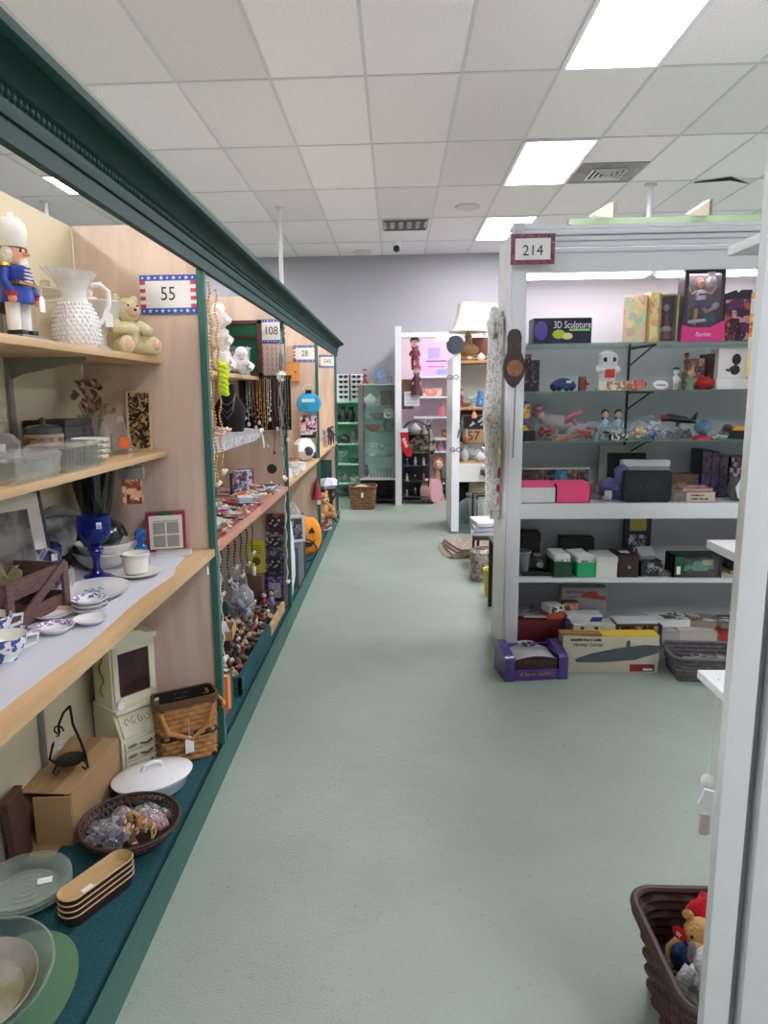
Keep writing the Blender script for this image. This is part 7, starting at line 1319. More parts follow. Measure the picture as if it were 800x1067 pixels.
# seafoam shelf
t = thing('shelf_unit', 'seafoam green open shelf unit at the back wall under the sunglasses rack', 'shelf unit', (-.66, 10.3, 0)); W, D, H = .66, .44, 1.415
MB(SEA).box((0, D / 2 - .01, H / 2 + .05), (W, .02, H - .1)).build('back_panel', t)
for s in (-1, 1): MB(SEA).box((s * (W / 2 - .012), 0, H / 2), (.024, D, H)).build('side_panel', t)
zs = [zat(365, y, 10.1) for y in (440, 462, 483, 503)]
for z in zs + [H]: MB(SEA).box((0, 0, z - .012), (W - .05, D - .02, .024)).build('shelf', t)
sh = zs
DK = mat((50, 56, 56), .4)
its = [(-.22, 0, (44, 50, 50), 'pot', 'dark teapot'), (-.1, 0, (60, 66, 64), 'vase', 'dark squat vase'), (.02, 0, (40, 44, 46), 'vase', 'black vase'), (-.22, 1, (90, 96, 96), 'bowl', 'grey bowl'), (-.08, 1, (60, 66, 70), 'pot', 'slate teapot'), (.05, 1, (110, 112, 110), 'vase', 'grey vase'), (-.14, 2, (214, 230, 226), 'comp', 'pale glass compote'), (.04, 2, (70, 120, 96), 'bowl', 'green leaf bowl'), (-.2, 3, (170, 170, 166), 'bowl', 'grey stacked bowl'), (-.08, 3, (120, 120, 120), 'pot', 'pewter teapot'), (.06, 3, (224, 230, 228), 'bowl', 'white bowl')]
def vessel(kind, lb, cat, loc, c, s=1., group=None):
    t = thing(cat.replace(' ', '_'), lb, cat, loc, 0, group); m = mat(c, .25)
    if kind == 'pot': MB(m).lathe([(0, 0), (.035 * s, 0), (.06 * s, .03 * s), (.06 * s, .06 * s), (.035 * s, .09 * s), (0, .09 * s)], n=16).tube([(.055 * s, 0, .04 * s), (.09 * s, 0, .06 * s), (.1 * s, 0, .09 * s)], .008 * s).build('body', t); MB(m).lathe([(.036 * s, .09 * s), (.02 * s, .1 * s), (.008 * s, .11 * s), (0, .12 * s)], n=12).build('lid', t); MB(m).tube([(-.055 * s, 0, .075 * s), (-.095 * s, 0, .07 * s), (-.09 * s, 0, .035 * s), (-.055 * s, 0, .03 * s)], .006 * s).build('handle', t)
    elif kind == 'vase': MB(m).lathe([(0, 0), (.03 * s, 0), (.05 * s, .05 * s), (.045 * s, .1 * s), (.02 * s, .14 * s), (.03 * s, .17 * s), (.024 * s, .17 * s), (.014 * s, .14 * s)], n=16).build('body', t); MB(m).lathe([(.03 * s, .168 * s), (.034 * s, .172 * s), (.028 * s, .176 * s)], n=16).build('rim', t)
    elif kind == 'bowl': MB(m).lathe([(0, .0), (.03 * s, 0), (.055 * s, .02 * s), (.085 * s, .06 * s), (.08 * s, .06 * s), (.05 * s, .025 * s), (0, .012 * s)], n=18).build('bowl', t)
    else: MB(glass((220, 236, 232), .2)).lathe([(0, 0), (.05 * s, 0), (.012 * s, .015 * s), (.012 * s, .07 * s), (.05 * s, .09 * s), (.08 * s, .14 * s), (.075 * s, .14 * s), (.045 * s, .095 * s), (0, .08 * s)], n=18).build('bowl', t)
    return t
for x, k, c, kd, lb in its: vessel(kd, lb + ' on the ' + ('top', 'second', 'third', 'lowest')[k] + ' open shelf of the seafoam green unit', {'pot': 'teapot', 'vase': 'vase', 'bowl': 'bowl', 'comp': 'compote'}[kd], (-.66 + x, 10.2, sh[k]), c, 1.25)
# sunglasses rack
t = thing('sunglasses_rack', 'white board rack for sunglasses standing on the seafoam green unit', 'display rack', (-.66, 10.25, H)); MB(WHITE).box((0, .0, .19), (.44, .02, .38)).build('board', t); MB(BLACK).box((0, -.014, .19), (.02, .01, .38)).build('spine', t)
for i in range(5):
    for j in range(2):
        g = thing('sunglasses', ('top', 'second', 'third', 'fourth', 'lowest')[i] + ' row ' + ('left', 'right') [j] + ' dark sunglasses on the white rack at the back', 'sunglasses', (-.66 + (j - .5) * .19, 10.225, H + .345 - .072 * i), 0, 'sunglasses on the white rack'); b = MB(BLACK)
        for s in (-1, 1): b.sph((s * .035, -.01, 0), (.03, .006, .022), n=10)
        b.build('lenses', g); MB(BLACK).tube([(-.07, .01, .008), (-.065, -.01, .01), (0, -.014, .008), (.065, -.01, .01), (.07, .01, .008)], .005).build('frame', g)
# glass case
X0c, X1c, Yc, Yd = -.49, .0, 9.5, 9.92; xm = (X0c + X1c) / 2; w = X1c - X0c
t = thing('glass_case', 'tall glass display case on black legs beside the white post at the back', 'display case', (xm, (Yc + Yd) / 2, 0)); d = Yd - Yc; zt_, zb_ = 1.63, .37
b = MB(GREYM)
for s in (-1, 1):
    for q in (-1, 1): b.box((s * (w / 2 - .015), q * (d / 2 - .015), (zt_ + zb_) / 2), (.03 if s > 0 else .06, .03, zt_ - zb_))
b.build('corner_posts', t); MB(mat((206, 200, 190), .4)).box((0, 0, zt_ + .008), (w, d, .016)).build('top_panel', t); MB(mat((206, 206, 200), .4)).box((0, 0, zb_ - .012), (w, d, .03)).build('base_panel', t)
MB(GCL).box((0, -d / 2 + .004, (zt_ + zb_) / 2), (w - .08, .006, zt_ - zb_ - .02)).build('front_pane', t); MB(mat((196, 228, 216), .4)).box((0, d / 2 - .004, (zt_ + zb_) / 2), (w - .05, .006, zt_ - zb_)).build('back_panel', t)
b = MB(mat((24, 24, 26), .5))
for s in (-1, 1):
    for q in (-1, 1): MB(mat((24, 24, 26), .5)).box((s * (w / 2 - .02), q * (d / 2 - .02), (zb_ - .028) / 2), (.035, .035, zb_ - .028)).build('leg', t)
b.box((0, d / 2 - .02, .2), (w - .04, .02, .3)); b.box((0, 0, .06), (w - .06, d - .06, .02)); b.build('lower_frame', t)
zz = [1.355, 1.17, 1.0, .67]
for z in zz: MB(GL).box((0, .0, z - .004), (w - .07, d - .06, .008)).build('glass_shelf', t)
lv = [1.355, 1.17, 1.0, .67, zb_ + .004]
ci = [('pot', -.1, 0, (226, 230, 228), 'white teapot on the top shelf of the glass case', 'teapot', 1.4), ('bowl', -.02, 1, (150, 140, 136), 'brownish bowl on the second shelf of the glass case', 'bowl', 1.3), ('bowl', -.06, 2, (190, 110, 90), 'reddish basket bowl on the third shelf of the glass case', 'bowl', 1.5), ('vase', .14, 2, (120, 130, 130), 'slim grey vase on the third shelf of the glass case', 'vase', 1.3), ('comp', -.08, 3, (150, 200, 226), 'pale blue glass compote on the fourth shelf of the glass case', 'compote', 1.2), ('comp', .06, 3, (150, 200, 226), 'clear glass compote right of the pale blue one in the glass case', 'compote', 1.0), ('vase', -.17, 4, (80, 80, 84), 'small dark vase at bottom left of the glass case', 'vase', .9)]
for kd, dx, k, c, lb, cat, s in ci: vessel(kd, lb, cat, (xm + dx, 9.68, lv[k] + .0005), c, s)
carton('wooden_box', 'small brown wooden chest on the top shelf of the glass case', 'box', (xm + .12, 9.7, lv[0]), .16, .12, .19, mat((96, 66, 50), .5), lid=mat((80, 54, 42), .5))
t = thing('plate', 'white round plate standing on edge on the second shelf of the glass case', 'plate', (xm + .15, 9.66, lv[1])); MB(MILK).lathe([(0, 0), (.045, 0), (.075, .012), (.073, .016), (.043, .005), (0, .005)], c=(0, 0, .075), rot=(PI / 2 - .15, 0, 0), n=24).build('dish', t); MB(mat((110, 140, 170), .4)).lathe([(.03, .0055), (.04, .0055)], c=(0, -.002, .075), rot=(PI / 2 - .15, 0, 0), n=20).build('blue_ring', t)
for i in range(7): t = thing('drinking_glass', 'clear drinking glass standing in the row on the floor of the glass case', 'drinking glass', (xm - .1 + .045 * i, 9.6 + .02 * (i % 2), lv[4]), 0, 'glasses in the glass case'); MB(GCL).lathe([(0, 0), (.018, 0), (.02, .12), (.017, .12), (.015, .01)], n=12).build('glass', t); MB(GCL).lathe([(.02, .118), (.0215, .121), (.018, .122)], n=12).build('rim', t)
for k, (px, h, c, lb) in enumerate(((380, .2, (130, 50, 60), 'dark red figurine on top of the glass case, leftmost'), (387, .14, (206, 176, 90), 'yellow figurine on top of the glass case, second from left'), (407, .15, (150, 130, 110), 'tan figurine on top of the glass case beside the white post'))): figure(lb, (xat(px, 9.68, 1.7), 9.68, zt_ + .0165), h, c, (220, 190, 160), skirt=True, hat=c)
for k, px in enumerate((393, 399)): t = thing('plate', ('left', 'right')[k] + ' blue grey plate standing tilted on top of the glass case', 'plate', (xat(px, 9.7, 1.75), 9.7, zt_ + .0165)); MB(mat((130, 150, 180), .3, noise=.25, nscale=20)).lathe([(0, 0), (.06, 0), (.095, .014), (.092, .018), (.058, .006), (0, .006)], c=(0, 0, .1), rot=(PI / 2 - .25, 0, .3), n=24).build('dish', t); MB(mat((90, 96, 110), .5)).tube([(-.04, -.02, .0), (0, .04, .01), (.04, -.02, .0)], .005).build('stand', t)
x = xat(378, 9.2, .15); t = thing('wicker_basket', 'round brown wicker basket with price tags on the floor before the glass case', 'basket', (x, 9.22, 0)); b = weave_wall(.36, .34, .3, 0, mat((130, 92, 64), .7, noise=.3, nscale=30), 8, 22, .86, .008, .1); b.build('woven_side', t); MB(mat((110, 78, 54), .7)).box((0, 0, .008), (.27, .25, .016)).build('bottom', t); MB(mat((110, 78, 54), .7)).tube([(p[0], p[1], .3) for p in rrect(.365, .345, 0, .065, 5)], .012, closed=True).build('rim', t); MB(mat((190, 170, 150), .8)).sph((-.02, 0, .22), (.14, .12, .1)).build('lining', t); MB(TAGW).box((.0, -.185, .2), (.03, .004, .06)).build('price_tag', t)
# white framed pink booth
Yb = 9.42; BK = 10.5; t = thing('display_booth', 'white framed back booth with pink poster, dolls and white shelves', 'display booth', (0, 0, 0)); PXL, PXR = .0, 1.25
MB(BW).box((.038, Yb, 1.19), (.085, .05, 2.38)).build('front_post', t); MB(BW).box((.012, (Yb + BK) / 2 + .02, 1.1), (.016, BK - Yb, 2.2)).build('side_panel', t); MB(BW).box((.66, Yb, 2.27), (1.16, .04, .06)).build('header', t); MB(mat((206, 180, 188), .6)).box((.66, BK + .01, 1.15), (1.2, .02, 2.3)).build('back_panel', t)
shz = [zat(460, y, 10.2) for y in (392, 413, 434, 456, 469)]
for i, z in enumerate(shz): MB(BW).box((.64, 10.25, z - .012), (.76 if i < 3 else .9, .48, .024)).build('shelf', t)
st = MB(FRM).box((.78, Yb + .2, 2.24), (.5, .1, .04)).build('strip_light', t); MB(emit((255, 236, 250), 12)).box((.78, Yb + .2, 2.212), (.48, .08, .016)).build('diffuser', st)
MB(mat((110, 80, 60), .7)).box((.12, Yb + .16, 1.5), (.24, .02, .4)).build('brown_side_board', t)
a, c2 = P(437, 356, 10.46), P(472, 391, 10.46); pw, ph = c2.x - a.x, a.z - c2.z; t = thing('poster', 'pink and violet game poster on the wall of the white framed back booth', 'poster', ((a.x + c2.x) / 2, 10.47, shz[0] + .0)); MB(mat((226, 170, 206), .4, col2=(196, 176, 226), nscale=5)).box((0, 0, ph / 2), (pw, .012, ph)).build('printed_sheet', t); b = MB(mat((170, 150, 190), .5))
b.box((-.04, -.008, ph * .7), (pw * .36, .004, ph * .32)); b.box((0, -.008, ph * .46), (pw * .6, .004, ph * .04), mat((110, 70, 110), .5)); b.box((0, -.008, ph * .3), (pw * .5, .004, ph * .03), mat((200, 80, 120), .5)); b.box((.1, -.008, ph * .14), (pw * .4, .004, ph * .16), mat((150, 160, 214), .5)); b.build('printed_panels', t)
def hangdoll(lb, px, pt, pb, Yd, col, hat, skirtw):
    a, c2 = P(px, pt, Yd), P(px, pb, Yd); h = a.z - c2.z; t = figure(lb, (a.x, Yd, c2.z), h, col, (216, 180, 170), hat=hat, hair=(40, 26, 26), skirt=skirtw, name='doll', cat='doll'); MB(STRING).tube([(0, 0, h), (0, .01, h + .1)], .002).build('hanging_loop', t)
hangdoll('dark red witch doll with black hat hanging at top left of the back booth', 432, 351, 386, 9.55, (120, 24, 40), (26, 20, 24), False); hangdoll('doll in wide dark maroon skirt hanging below the witch doll', 434, 380, 412, 9.52, (74, 30, 44), (150, 40, 60), True)
a, c2 = P(421, 408, 9.54), P(437, 423, 9.54); t = thing('paper_sign', 'white typed paper sign pinned on the brown board of the back booth', 'sign', ((a.x + c2.x) / 2, 9.54, c2.z)); MB(mat((226, 226, 234), .6)).box((0, 0, (a.z - c2.z) / 2), (c2.x - a.x, .004, a.z - c2.z)).build('sheet', t); b = MB(mat((120, 120, 130), .6))
for i in range(4): b.box((0, -.003, .04 + .04 * i), (.14, .001, .006))
b.build('typed_lines', t)
t = thing('scarf', 'cream scarf with black pattern draped over the arched black rack', 'scarf', (.37, 9.66, .66)); MB(mat((226, 216, 190), .8, col2=(50, 44, 44), nscale=14)).grid(lambda u, v: (-.13 + .28 * u - .12 * (1 - u) * (1 - v) + .03 * math.sin(6 * v), .02 * math.sin(7 * u), .52 * v * (1 - .55 * (1 - u)) + (.22 * (1 - u) if v < .01 else 0)), 12, 12, th=.006).build('cloth', t); MB(STRING).tube([(.0, .02, .3), (.06, .02, .55)], .004).build('fringe', t)
vessel('vase', 'pink lotion style vase on the third shelf of the back booth', 'vase', (xat(460, 10.15, shz[2]), 10.15, shz[2]), (226, 120, 136), 1.1); carton('tin_box', 'orange brown printed box on the fourth shelf of the back booth', 'box', (xat(466, 10.2, shz[3]), 10.2, shz[3]), .16, .12, .12, mat((170, 90, 56), .5), print_mat([(180, 100, 60), (120, 60, 40), (206, 150, 90)], 16)); carton('peach_box', 'peach coloured box on the second shelf of the back booth', 'box', (xat(450, 10.2, shz[1]), 10.2, shz[1]), .28, .14, .12, mat((226, 170, 150), .5), print_mat([(230, 180, 160), (226, 140, 110), (236, 210, 200)], 10))
for k, px in enumerate((452, 459)): figure(('left', 'right')[k] + ' pink dressed doll sitting on the lowest shelf of the back booth', (xat(px, 10.12, shz[4]), 10.12, shz[4]), .2, (226, 150, 176), (240, 210, 196), skirt=True, hair=(190, 150, 120), name='doll', cat='doll')
# arched rack
t = thing('arched_rack', 'arched black metal shelf rack of small figurines in the back booth', 'shelf rack', (.275, 9.68, 0)); b = MB(mat((52, 50, 52), .5)); W, Hs = .36, .96
for s in (-1, 1):
    for q in (-.12, .12): b.box((s * W / 2, q, Hs / 2), (.02, .02, Hs))
for q in (-.12, .12): b.tube([(p[0], q, p[2]) for p in arc((0, 0, Hs), W / 2, 0, PI, 14)], .011)
b.build('frame', t)
for i in range(5):
    z = .1 + .215 * i; MB(mat((60, 58, 60), .5)).box((0, 0, z - .006), (W, .25, .012)).build('shelf', t)
    for j in range(3):
        c = random.choice([(220, 220, 226), (60, 70, 130), (40, 40, 44), (170, 150, 130), (110, 90, 120)]); x = -.12 + .115 * j
        if i == 4 and j == 1: vessel('pot', 'silver grey pot on the topmost shelf of the arched black rack', 'pot', (.275 + x, 9.65, z), (176, 180, 186), 1.3)
        else: figure(('lowest', 'second lowest', 'middle', 'second highest', 'topmost')[i] + ' shelf ' + ('left', 'centre', 'right')[j] + ' figurine on the arched black rack', (.275 + x, 9.62, z), U(.09, .13), c, (216, 200, 190), skirt=j % 2 == 0, hair=(60, 50, 50))
MB(mat((44, 42, 44), .6)).box((0, .12, .52), (W, .008, 1.0)).build('back_sheet', t)
a, c2 = P(424, 447, 9.36), P(424, 476, 9.36); t = thing('stocking', 'bright red stocking with white lettering hanging on the white post', 'stocking', (.13, 9.384, c2.z)); h = a.z - c2.z; MB(mat((206, 24, 50), .7)).prism([(-.07, h), (.03, h), (.05, h * .4), (.1, h * .2), (.08, 0), (.02, .0), (-.05, h * .3)], -.012, .012, r=(PI / 2, 0, 0)).build('stocking_body', t); MB(WHITE).box((-.02, 0, h - .02), (.11, .03, .05), bev=.006).build('white_cuff', t); scrib(t, (.0, -.0135, h * .5), .13, .06, mat((240, 214, 220), .6), (0, 1.1, 0), 'white_marks')
t = figure('large doll with brown curls and peach dress standing behind the pink drum', (.60, 9.95, .0), .62, (206, 160, 130), (226, 180, 150), hair=(140, 90, 56), skirt=True, name='doll', cat='doll')
t = thing('hat_box', 'pale pink upright drum shaped hat box on the floor of the back booth', 'hat box', (.56, 9.66, 0), 1.0); MB(mat((236, 190, 194), .6, noise=.06, nscale=30, bump=.3, bscale=50)).cyl((0, .0, .165), (0, .16, .165), .165, n=32).build('drum', t); MB(mat((222, 166, 172), .6)).cyl((0, -.012, .165), (0, .02, .165), .17, n=32).build('lid', t)
for i in range(3): carton('storage_box', ('lowest', 'middle', 'topmost')[i] + ' dark box stacked at the right on the floor of the back booth', 'box', (.80, 10.0, .16 * i), .3, .24, .155, mat(((40, 36, 38), (56, 50, 52), (110, 110, 112))[i], .6))
# ------------------------------------------------------------------ white booth behind the scarf
UY = 7.5; UX0, UX1 = .60, 1.5; t = thing('display_booth', 'white booth with brown shelves holding the brass lamp and the number plate', 'display booth', (0, 0, 0)); OFW = mat((214, 214, 208), .6)
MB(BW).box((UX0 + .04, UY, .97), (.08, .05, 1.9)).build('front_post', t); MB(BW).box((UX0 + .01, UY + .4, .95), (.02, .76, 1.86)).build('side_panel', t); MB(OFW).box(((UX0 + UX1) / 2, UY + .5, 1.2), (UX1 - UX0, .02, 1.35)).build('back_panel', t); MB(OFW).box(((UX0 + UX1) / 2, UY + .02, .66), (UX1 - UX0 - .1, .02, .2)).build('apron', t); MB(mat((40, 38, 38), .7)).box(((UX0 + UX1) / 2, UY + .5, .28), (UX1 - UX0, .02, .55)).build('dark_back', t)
SHW = mat((176, 130, 84), .6, noise=.12, nscale=10); uz = [1.845, 1.36, .775]
for z in uz: MB(SHW).box(((UX0 + UX1) / 2 + .04, UY + .26, z - .014), (UX1 - UX0 - .02, .48, .028), bev=.002).build('shelf', t)
MB(mat((54, 40, 34), .6)).prism([(0, 0), (.0, -.16), (.12, 0)], -.012, .012, c=(UX0 + .1, UY + .06, .745), r=(PI / 2, 0, 0)).build('bracket', t)
# lamp
lx = .775; t = thing('table_lamp', 'brass table lamp with large cream bell shade on the top brown shelf', 'lamp', (lx, 7.66, uz[0])); MB(mat((150, 120, 84), .4, metal=.5)).lathe([(0, 0), (.085, 0), (.09, .02), (.075, .05), (.115, .1), (.12, .13), (.05, .18), (.03, .22), (.04, .26), (.02, .29), (.012, .33), (0, .33)], n=28).build('brass_base', t)
MB(mat((226, 222, 206), .7)).lathe([(.2, .3), (.17, .35), (.13, .46), (.105, .6), (.102, .6), (.126, .46), (.166, .35), (.197, .3)], n=40, flute=.012, nf=12).build('lamp_shade', t); MB(mat((206, 196, 170), .6)).lathe([(.2, .295), (.206, .302), (.2, .31)], n=40).build('shade_trim', t)
carton('wooden_box', 'reddish brown wooden box behind the brass lamp', 'box', (.93, 7.83, uz[0]), .2, .16, .25, mat((120, 66, 46), .5, noise=.1, nscale=10))
a, c2 = P(478, 316, 8.05), P(519, 352, 8.05); t = thing('backboard', 'white board panel standing behind the cream lamp shade', 'board', ((a.x + c2.x) / 2, 8.06, uz[0])); MB(mat((222, 224, 232), .6)).box((0, 0, (a.z - uz[0]) / 2), (c2.x - a.x, .02, a.z - uz[0])).build('panel', t); MB(mat((60, 70, 110), .6)).tube([(.04, -.012, .36), (.07, -.012, .38), (.08, -.012, .34), (.06, -.012, .3)], .008).build('dark_mark', t)
for lb, px, kd, c, s, cat in (('white small jug on the top brown shelf right of the brass lamp', 501, 'pot', (226, 224, 220), .7, 'jug'), ('small grey bowl on the top brown shelf beside the jug', 509, 'bowl', (150, 146, 140), .6, 'bowl')): vessel(kd, lb, cat, (xat(px, 7.6, uz[0]), 7.6, uz[0]), c, s)
t = thing('magazine_rack', 'small dark striped rack on the top brown shelf near the scarf', 'rack', (1.05, 7.8, uz[0])); b = MB(mat((60, 54, 60), .5))
for k in range(5): b.box((-.06 + .03 * k, 0, .1), (.016, .1, .2))
b.build('slats', t); MB(mat((130, 110, 110), .5)).box((0, 0, .006), (.17, .12, .012)).build('base', t)
t = thing('price_ticket', 'bright orange red ticket hanging from the edge of the top brown shelf', 'price tag', (xat(510, 7.48, 1.8), 7.485, 1.74)); MB(mat((236, 90, 60), .5)).box((0, 0, .035), (.035, .003, .09)).build('ticket', t); MB(STRING).tube([(0, 0, .08), (0, .005, .11)], .002).build('string', t)
t = thing('round_fan', 'dark blue grey round disc hanging at the corner of the booth beside the lamp', 'wall disc', (UX0 + .02, 7.44, 2.0)); MB(mat((62, 68, 76), .6)).lathe([(0, -.01), (.09, -.008), (.095, 0), (.09, .008), (0, .01)], rot=(PI / 2, 0, -.3), n=24).build('disc', t); MB(STRING).tube([(0, 0, .09), (.01, .02, .16)], .002).build('cord', t)
# sunglasses on the post
for k, (px, py, lb) in enumerate(((472, 393, 'dark spectacles hanging high on the white post of the lamp booth'), (475, 469, 'dark spectacles hanging low on the white post of the lamp booth'))):
    q = P(px, py, 7.42); g = thing('spectacles', lb, 'spectacles', (q.x, 7.459, q.z)); g.scale = (.75, .75, .75); b = MB(BLACK)
    for s in (-1, 1): b.tube([(s * .045 + .035 * math.cos(i * .7), -.005, .03 * math.sin(i * .7)) for i in range(9)], .005, closed=True)
    b.build('rims', g); MB(BLACK).tube([(-.08, .0, .01), (-.085, .02, .01), (.0, .02, -.02)], .004).build('temple', g)
# middle shelf goods
figure('small doll in dark red hat and dress on the second brown shelf', (xat(480, 7.6, uz[1]), 7.6, uz[1]), .19, (110, 30, 40), (226, 196, 176), hat=(120, 24, 36), skirt=True, name='doll', cat='doll')
for k, (px, kd, c, s, cat, lb) in enumerate(((491, 'comp', 0, 1., 'compote', 'clear glass compote on the second brown shelf left of the blue bottle'), (508, 'vase', (150, 120, 110), .8, 'vase', 'small brown vase on the second brown shelf right of the blue bottle'), (486, 'bowl', (190, 150, 110), .7, 'bowl', 'tan bowl on the second brown shelf beside the red doll'))): vessel(kd, lb, cat, (xat(px, 7.62, uz[1]), 7.62 + .05 * (k == 2), uz[1]), c or (220, 230, 230), s)
t = thing('blue_bottle', 'bright blue ridged glass bottle on the second brown shelf', 'bottle', (xat(500, 7.6, uz[1]), 7.6, uz[1])); MB(glass((40, 140, 206), .5, .05)).lathe([(0, 0), (.04, 0), (.046, .02), (.044, .045), (.026, .065), (.034, .085), (.026, .105), (.034, .125), (.026, .14), (.03, .16), (.026, .16)], n=20).build('bottle_body', t); MB(mat((60, 150, 206), .3)).lathe([(.03, .158), (.035, .163), (.028, .168)], n=20).build('lip', t)
figure('small brown and purple doll at the right end of the second brown shelf', (xat(511, 7.66, uz[1]), 7.7, uz[1]), .14, (130, 80, 110), (140, 100, 80), skirt=True, name='doll', cat='doll', hair=(70, 50, 40))
# number plate, picture
a, c2 = P(482, 433, 7.6), P(511, 447.5, 7.6); t = thing('bird_picture', 'dark framed picture of white birds hanging above the number plate', 'picture', ((a.x + c2.x) / 2, 7.64, c2.z)); w, h = c2.x - a.x, a.z - c2.z; b = MB(mat((120, 120, 110), .5))
for s in (-1, 1): b.box((s * w / 2, 0, h / 2), (.018, .02, h + .02)); b.box((0, 0, h / 2 + s * h / 2), (w, .02, .018))
b.build('frame', t); MB(mat((26, 28, 34), .5)).box((0, .004, h / 2), (w, .008, h)).build('picture', t); b = MB(mat((206, 210, 220), .5))
for bx, bz in ((-.05, .05), (.04, .09), (.07, .06)): b.sph((bx, -.002, bz), (.03, .003, .012), rot=(0, -.6, 0), n=8); b.sph((bx + .02, -.002, bz + .02), (.022, .003, .008), rot=(0, .7, 0), n=8)
b.build('painted_birds', t)
a, c2 = P(483, 447.8, 7.58), P(513, 461.5, 7.58); t = thing('number_plate', 'old tan number plate with dark digits reading 57 K', 'number plate', ((a.x + c2.x) / 2, 7.62, c2.z)); w, h = c2.x - a.x, a.z - c2.z; MB(mat((176, 136, 96), .5, noise=.2, nscale=14)).box((0, 0, h / 2), (w, .008, h), bev=.003).build('plate', t); text('57 K', h * .95, mat((44, 36, 32), .5), 'numerals', t, (.02, -.005, h / 2), sx=1.0)
MB(BLACK).box((0, .006, h / 2), (w + .014, .006, h + .014)).build('backing', t)
t = thing('mounting_board', 'dark brown slatted backing board behind the number plate and bird picture', 'board', (.87, 7.70, .98)); MB(mat((74, 56, 48), .7)).box((0, 0, .17), (.36, .02, .34)).build('board', t); MB(mat((96, 40, 40), .6)).box((.02, -.012, .31), (.3, .012, .05)).build('red_slat', t)
t = thing('key_wreath', 'hanging bunch of grey keys and chains beside the number plate', 'key bunch', (UX0 + .1, 7.47, 1.13)); b = MB(mat((120, 122, 120), .35, metal=.6))
for k in range(10): a_ = k * .628; b.tube([(0, 0, .04), (.03 * math.cos(a_), -.004, -.02), (.045 * math.cos(a_), -.006 * k * .2, -.06 - .02 * (k % 3))], .006, n=5)
b.build('keys', t); MB(mat((100, 100, 100), .4)).tube(arc((0, 0, .06), .022, 0, 2 * PI, 12), .004).build('ring', t)
for lb, px, py, c in (('copper bell pendant hanging in front of the bird picture', 494, 432, (206, 130, 80)), ('dark brown violin ornament hanging left of the number plate', 486, 458, (130, 60, 36))):
    q = P(px, py, 7.5); t = thing('hanging_ornament', lb, 'hanging ornament', (q.x, 7.5, q.z)); MB(mat(c, .4)).lathe([(0, -.04), (.03, -.035), (.026, 0), (.01, .03), (0, .035)], n=14).build('ornament_body', t); MB(STRING).tube([(0, 0, .03), (0, .01, .12)], .002).build('cord', t)
for k, (px, kd, c, lb, cat) in enumerate(((484, 'vase', (190, 190, 190), 'grey vase at the left of the lowest brown shelf', 'vase'), (492, 'comp', 0, 'clear glass goblet on the lowest brown shelf', 'goblet'), (500, 'pot', (206, 206, 204), 'white cup-like pot on the lowest brown shelf', 'teapot'))): vessel(kd, lb, cat, (xat(px, 7.62, uz[2]), 7.62, uz[2]), c or (220, 230, 230), .95)
t = thing('bead_cluster', 'dark cluster of beads and flowers hanging at the right of the lowest brown shelf', 'bead cluster', (xat(507, 7.46, .85), 7.47, .72)); b = MB()
for k in range(16): b.sph((U(-.05, .05), U(-.02, .01), U(-.12, .26)), U(.014, .026), mat(random.choice([(60, 56, 56), (190, 190, 186), (40, 36, 36)]), .4), n=7)
b.build('beads', t); MB(STRING).tube([(0, 0, .25), (0, .01, .5)], .003).build('cord', t)
# carboy and frames in the opening
t = thing('carboy', 'large clear glass carboy bottle on the floor of the lamp booth', 'carboy', (.81, 7.58, 0)); MB(glass((150, 170, 172), .16, .04, .3)).lathe([(0, 0), (.13, 0), (.145, .02), (.145, .26), (.13, .31), (.07, .36), (.038, .38), (.034, .42), (.042, .43), (.036, .44)], n=32).build('bottle_body', t); MB(glass((170, 186, 186), .3, .05)).lathe([(.034, .405), (.047, .412), (.044, .425), (.034, .43)], n=24).build('neck_ring', t)
framed('framed_picture', 'large pale gold framed print standing in the opening behind the carboy', 'picture', (1.0, 7.86, 0), 0, .34, .5, mat((206, 190, 150), .5), .05, mat((222, 214, 190), .6), .06); framed('framed_picture', 'black framed print with pale mount standing right of the carboy', 'picture', (1.02, 7.74, 0), 0, .24, .38, BLACK, .02, mat((206, 202, 186), .6), .06)
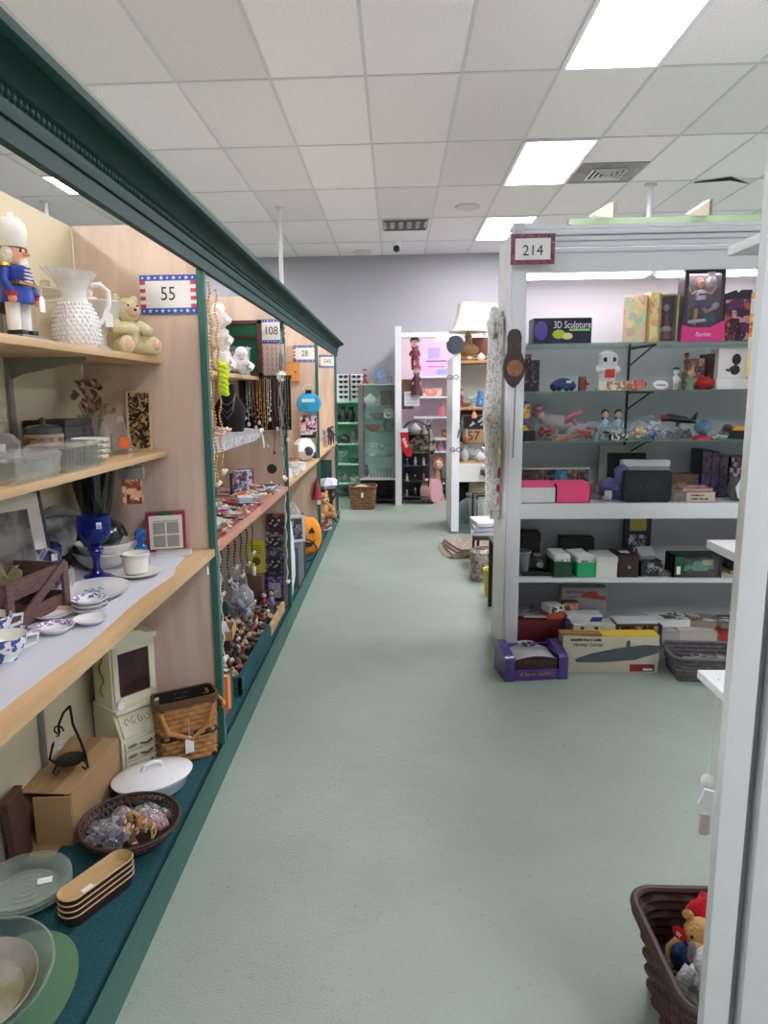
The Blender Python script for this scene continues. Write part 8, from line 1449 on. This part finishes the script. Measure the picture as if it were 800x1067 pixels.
# linens chair, rugs, bucket between the cabinet and the lamp booth
t = thing('folding_chair', 'black metal chair with folded linens half hidden behind the white cabinet', 'chair', (.86, 6.0, 0)); b = MB(BLACK)
for s in (-1, 1):
    for q in (-1, 1): MB(BLACK).tube([(s * .17, q * .17, 0), (s * .16, q * .16, .28)], .012).build('leg', t)
MB(mat((50, 50, 54), .6)).box((0, 0, .29), (.4, .4, .03), bev=.008).build('seat', t); MB(BLACK).tube([(-.17, .19, .29), (-.17, .22, .62), (.17, .22, .62), (.17, .19, .29)], .012).build('back_frame', t)
for k in range(3): one(MB(mat((222, 222, 228) if k != 1 else (190, 192, 200), .9, bump=.3, bscale=30)).box((0, 0, .02), (.38 - .02 * k, .34, .038), bev=.014), 'folded_linen', ('lowest', 'middle', 'topmost')[k] + ' folded white linen on the black metal chair', 'linen', (.84, 5.98, .306 + .0405 * k), .1 * k - .1, 'folded linens on the chair')
RUG = print_mat([(170, 150, 140), (150, 120, 116), (190, 176, 156), (120, 96, 94), (176, 160, 140)], 22)
t = thing('rug', 'pinkish patterned rug folded on the floor under the linen chair', 'rug', (.68, 6.55, 0), .1); b = MB(RUG)
for k in range(4): b.box((.01 * k, 0, .012 + .024 * k), (.44 - .02 * k, .5, .022), r=(0, 0, .05 * k), bev=.008)
b.build('folded_rug', t); b = MB(mat((206, 196, 170), .9))
for k in range(12): b.tube([(-.22, -.24 + .043 * k, .05), (-.25, -.24 + .043 * k, .02)], .005, n=5)
b.build('fringe', t)
t = thing('rug', 'rolled grey pink patterned rug standing against the back of the white cabinet', 'rug', (.69, 5.55, 0)); MB(print_mat([(160, 150, 146), (136, 112, 110), (180, 172, 160), (110, 96, 96)], 30)).lathe([(0, 0), (.085, 0), (.09, .02), (.09, .24), (.07, .262), (0, .265)], n=22).build('rolled_rug', t); b = MB(mat((120, 100, 96), .9)); b.tube([(.07 * (1 - i / 40) * math.cos(i * .5), .07 * (1 - i / 40) * math.sin(i * .5), .266) for i in range(36)], .005, n=5); b.build('roll_edge', t)
t = thing('bucket', 'yellow plastic bucket on the floor behind the left side of the white cabinet', 'bucket', (.735, 5.1, 0)); MB(mat((214, 200, 70), .5)).lathe([(0, 0), (.07, 0), (.085, .2), (.09, .205), (.082, .2), (.068, .01), (0, .008)], n=24).build('pail', t); MB(mat((170, 160, 80), .5)).tube(arc((0, 0, .2), .088, 0, PI, 12), .004).build('bail_handle', t)
t = thing('side_table', 'dark narrow stand behind the left side of the white cabinet', 'stand', (.76, 4.7, 0)); MB(mat((34, 32, 34), .6)).box((0, 0, .5), (.22, .3, .02), bev=.003).build('table_top', t)
for s in (-1, 1):
    for q in (-1, 1): MB(mat((34, 32, 34), .6)).box((s * .09, q * .13, .245), (.03, .03, .49)).build('leg', t)
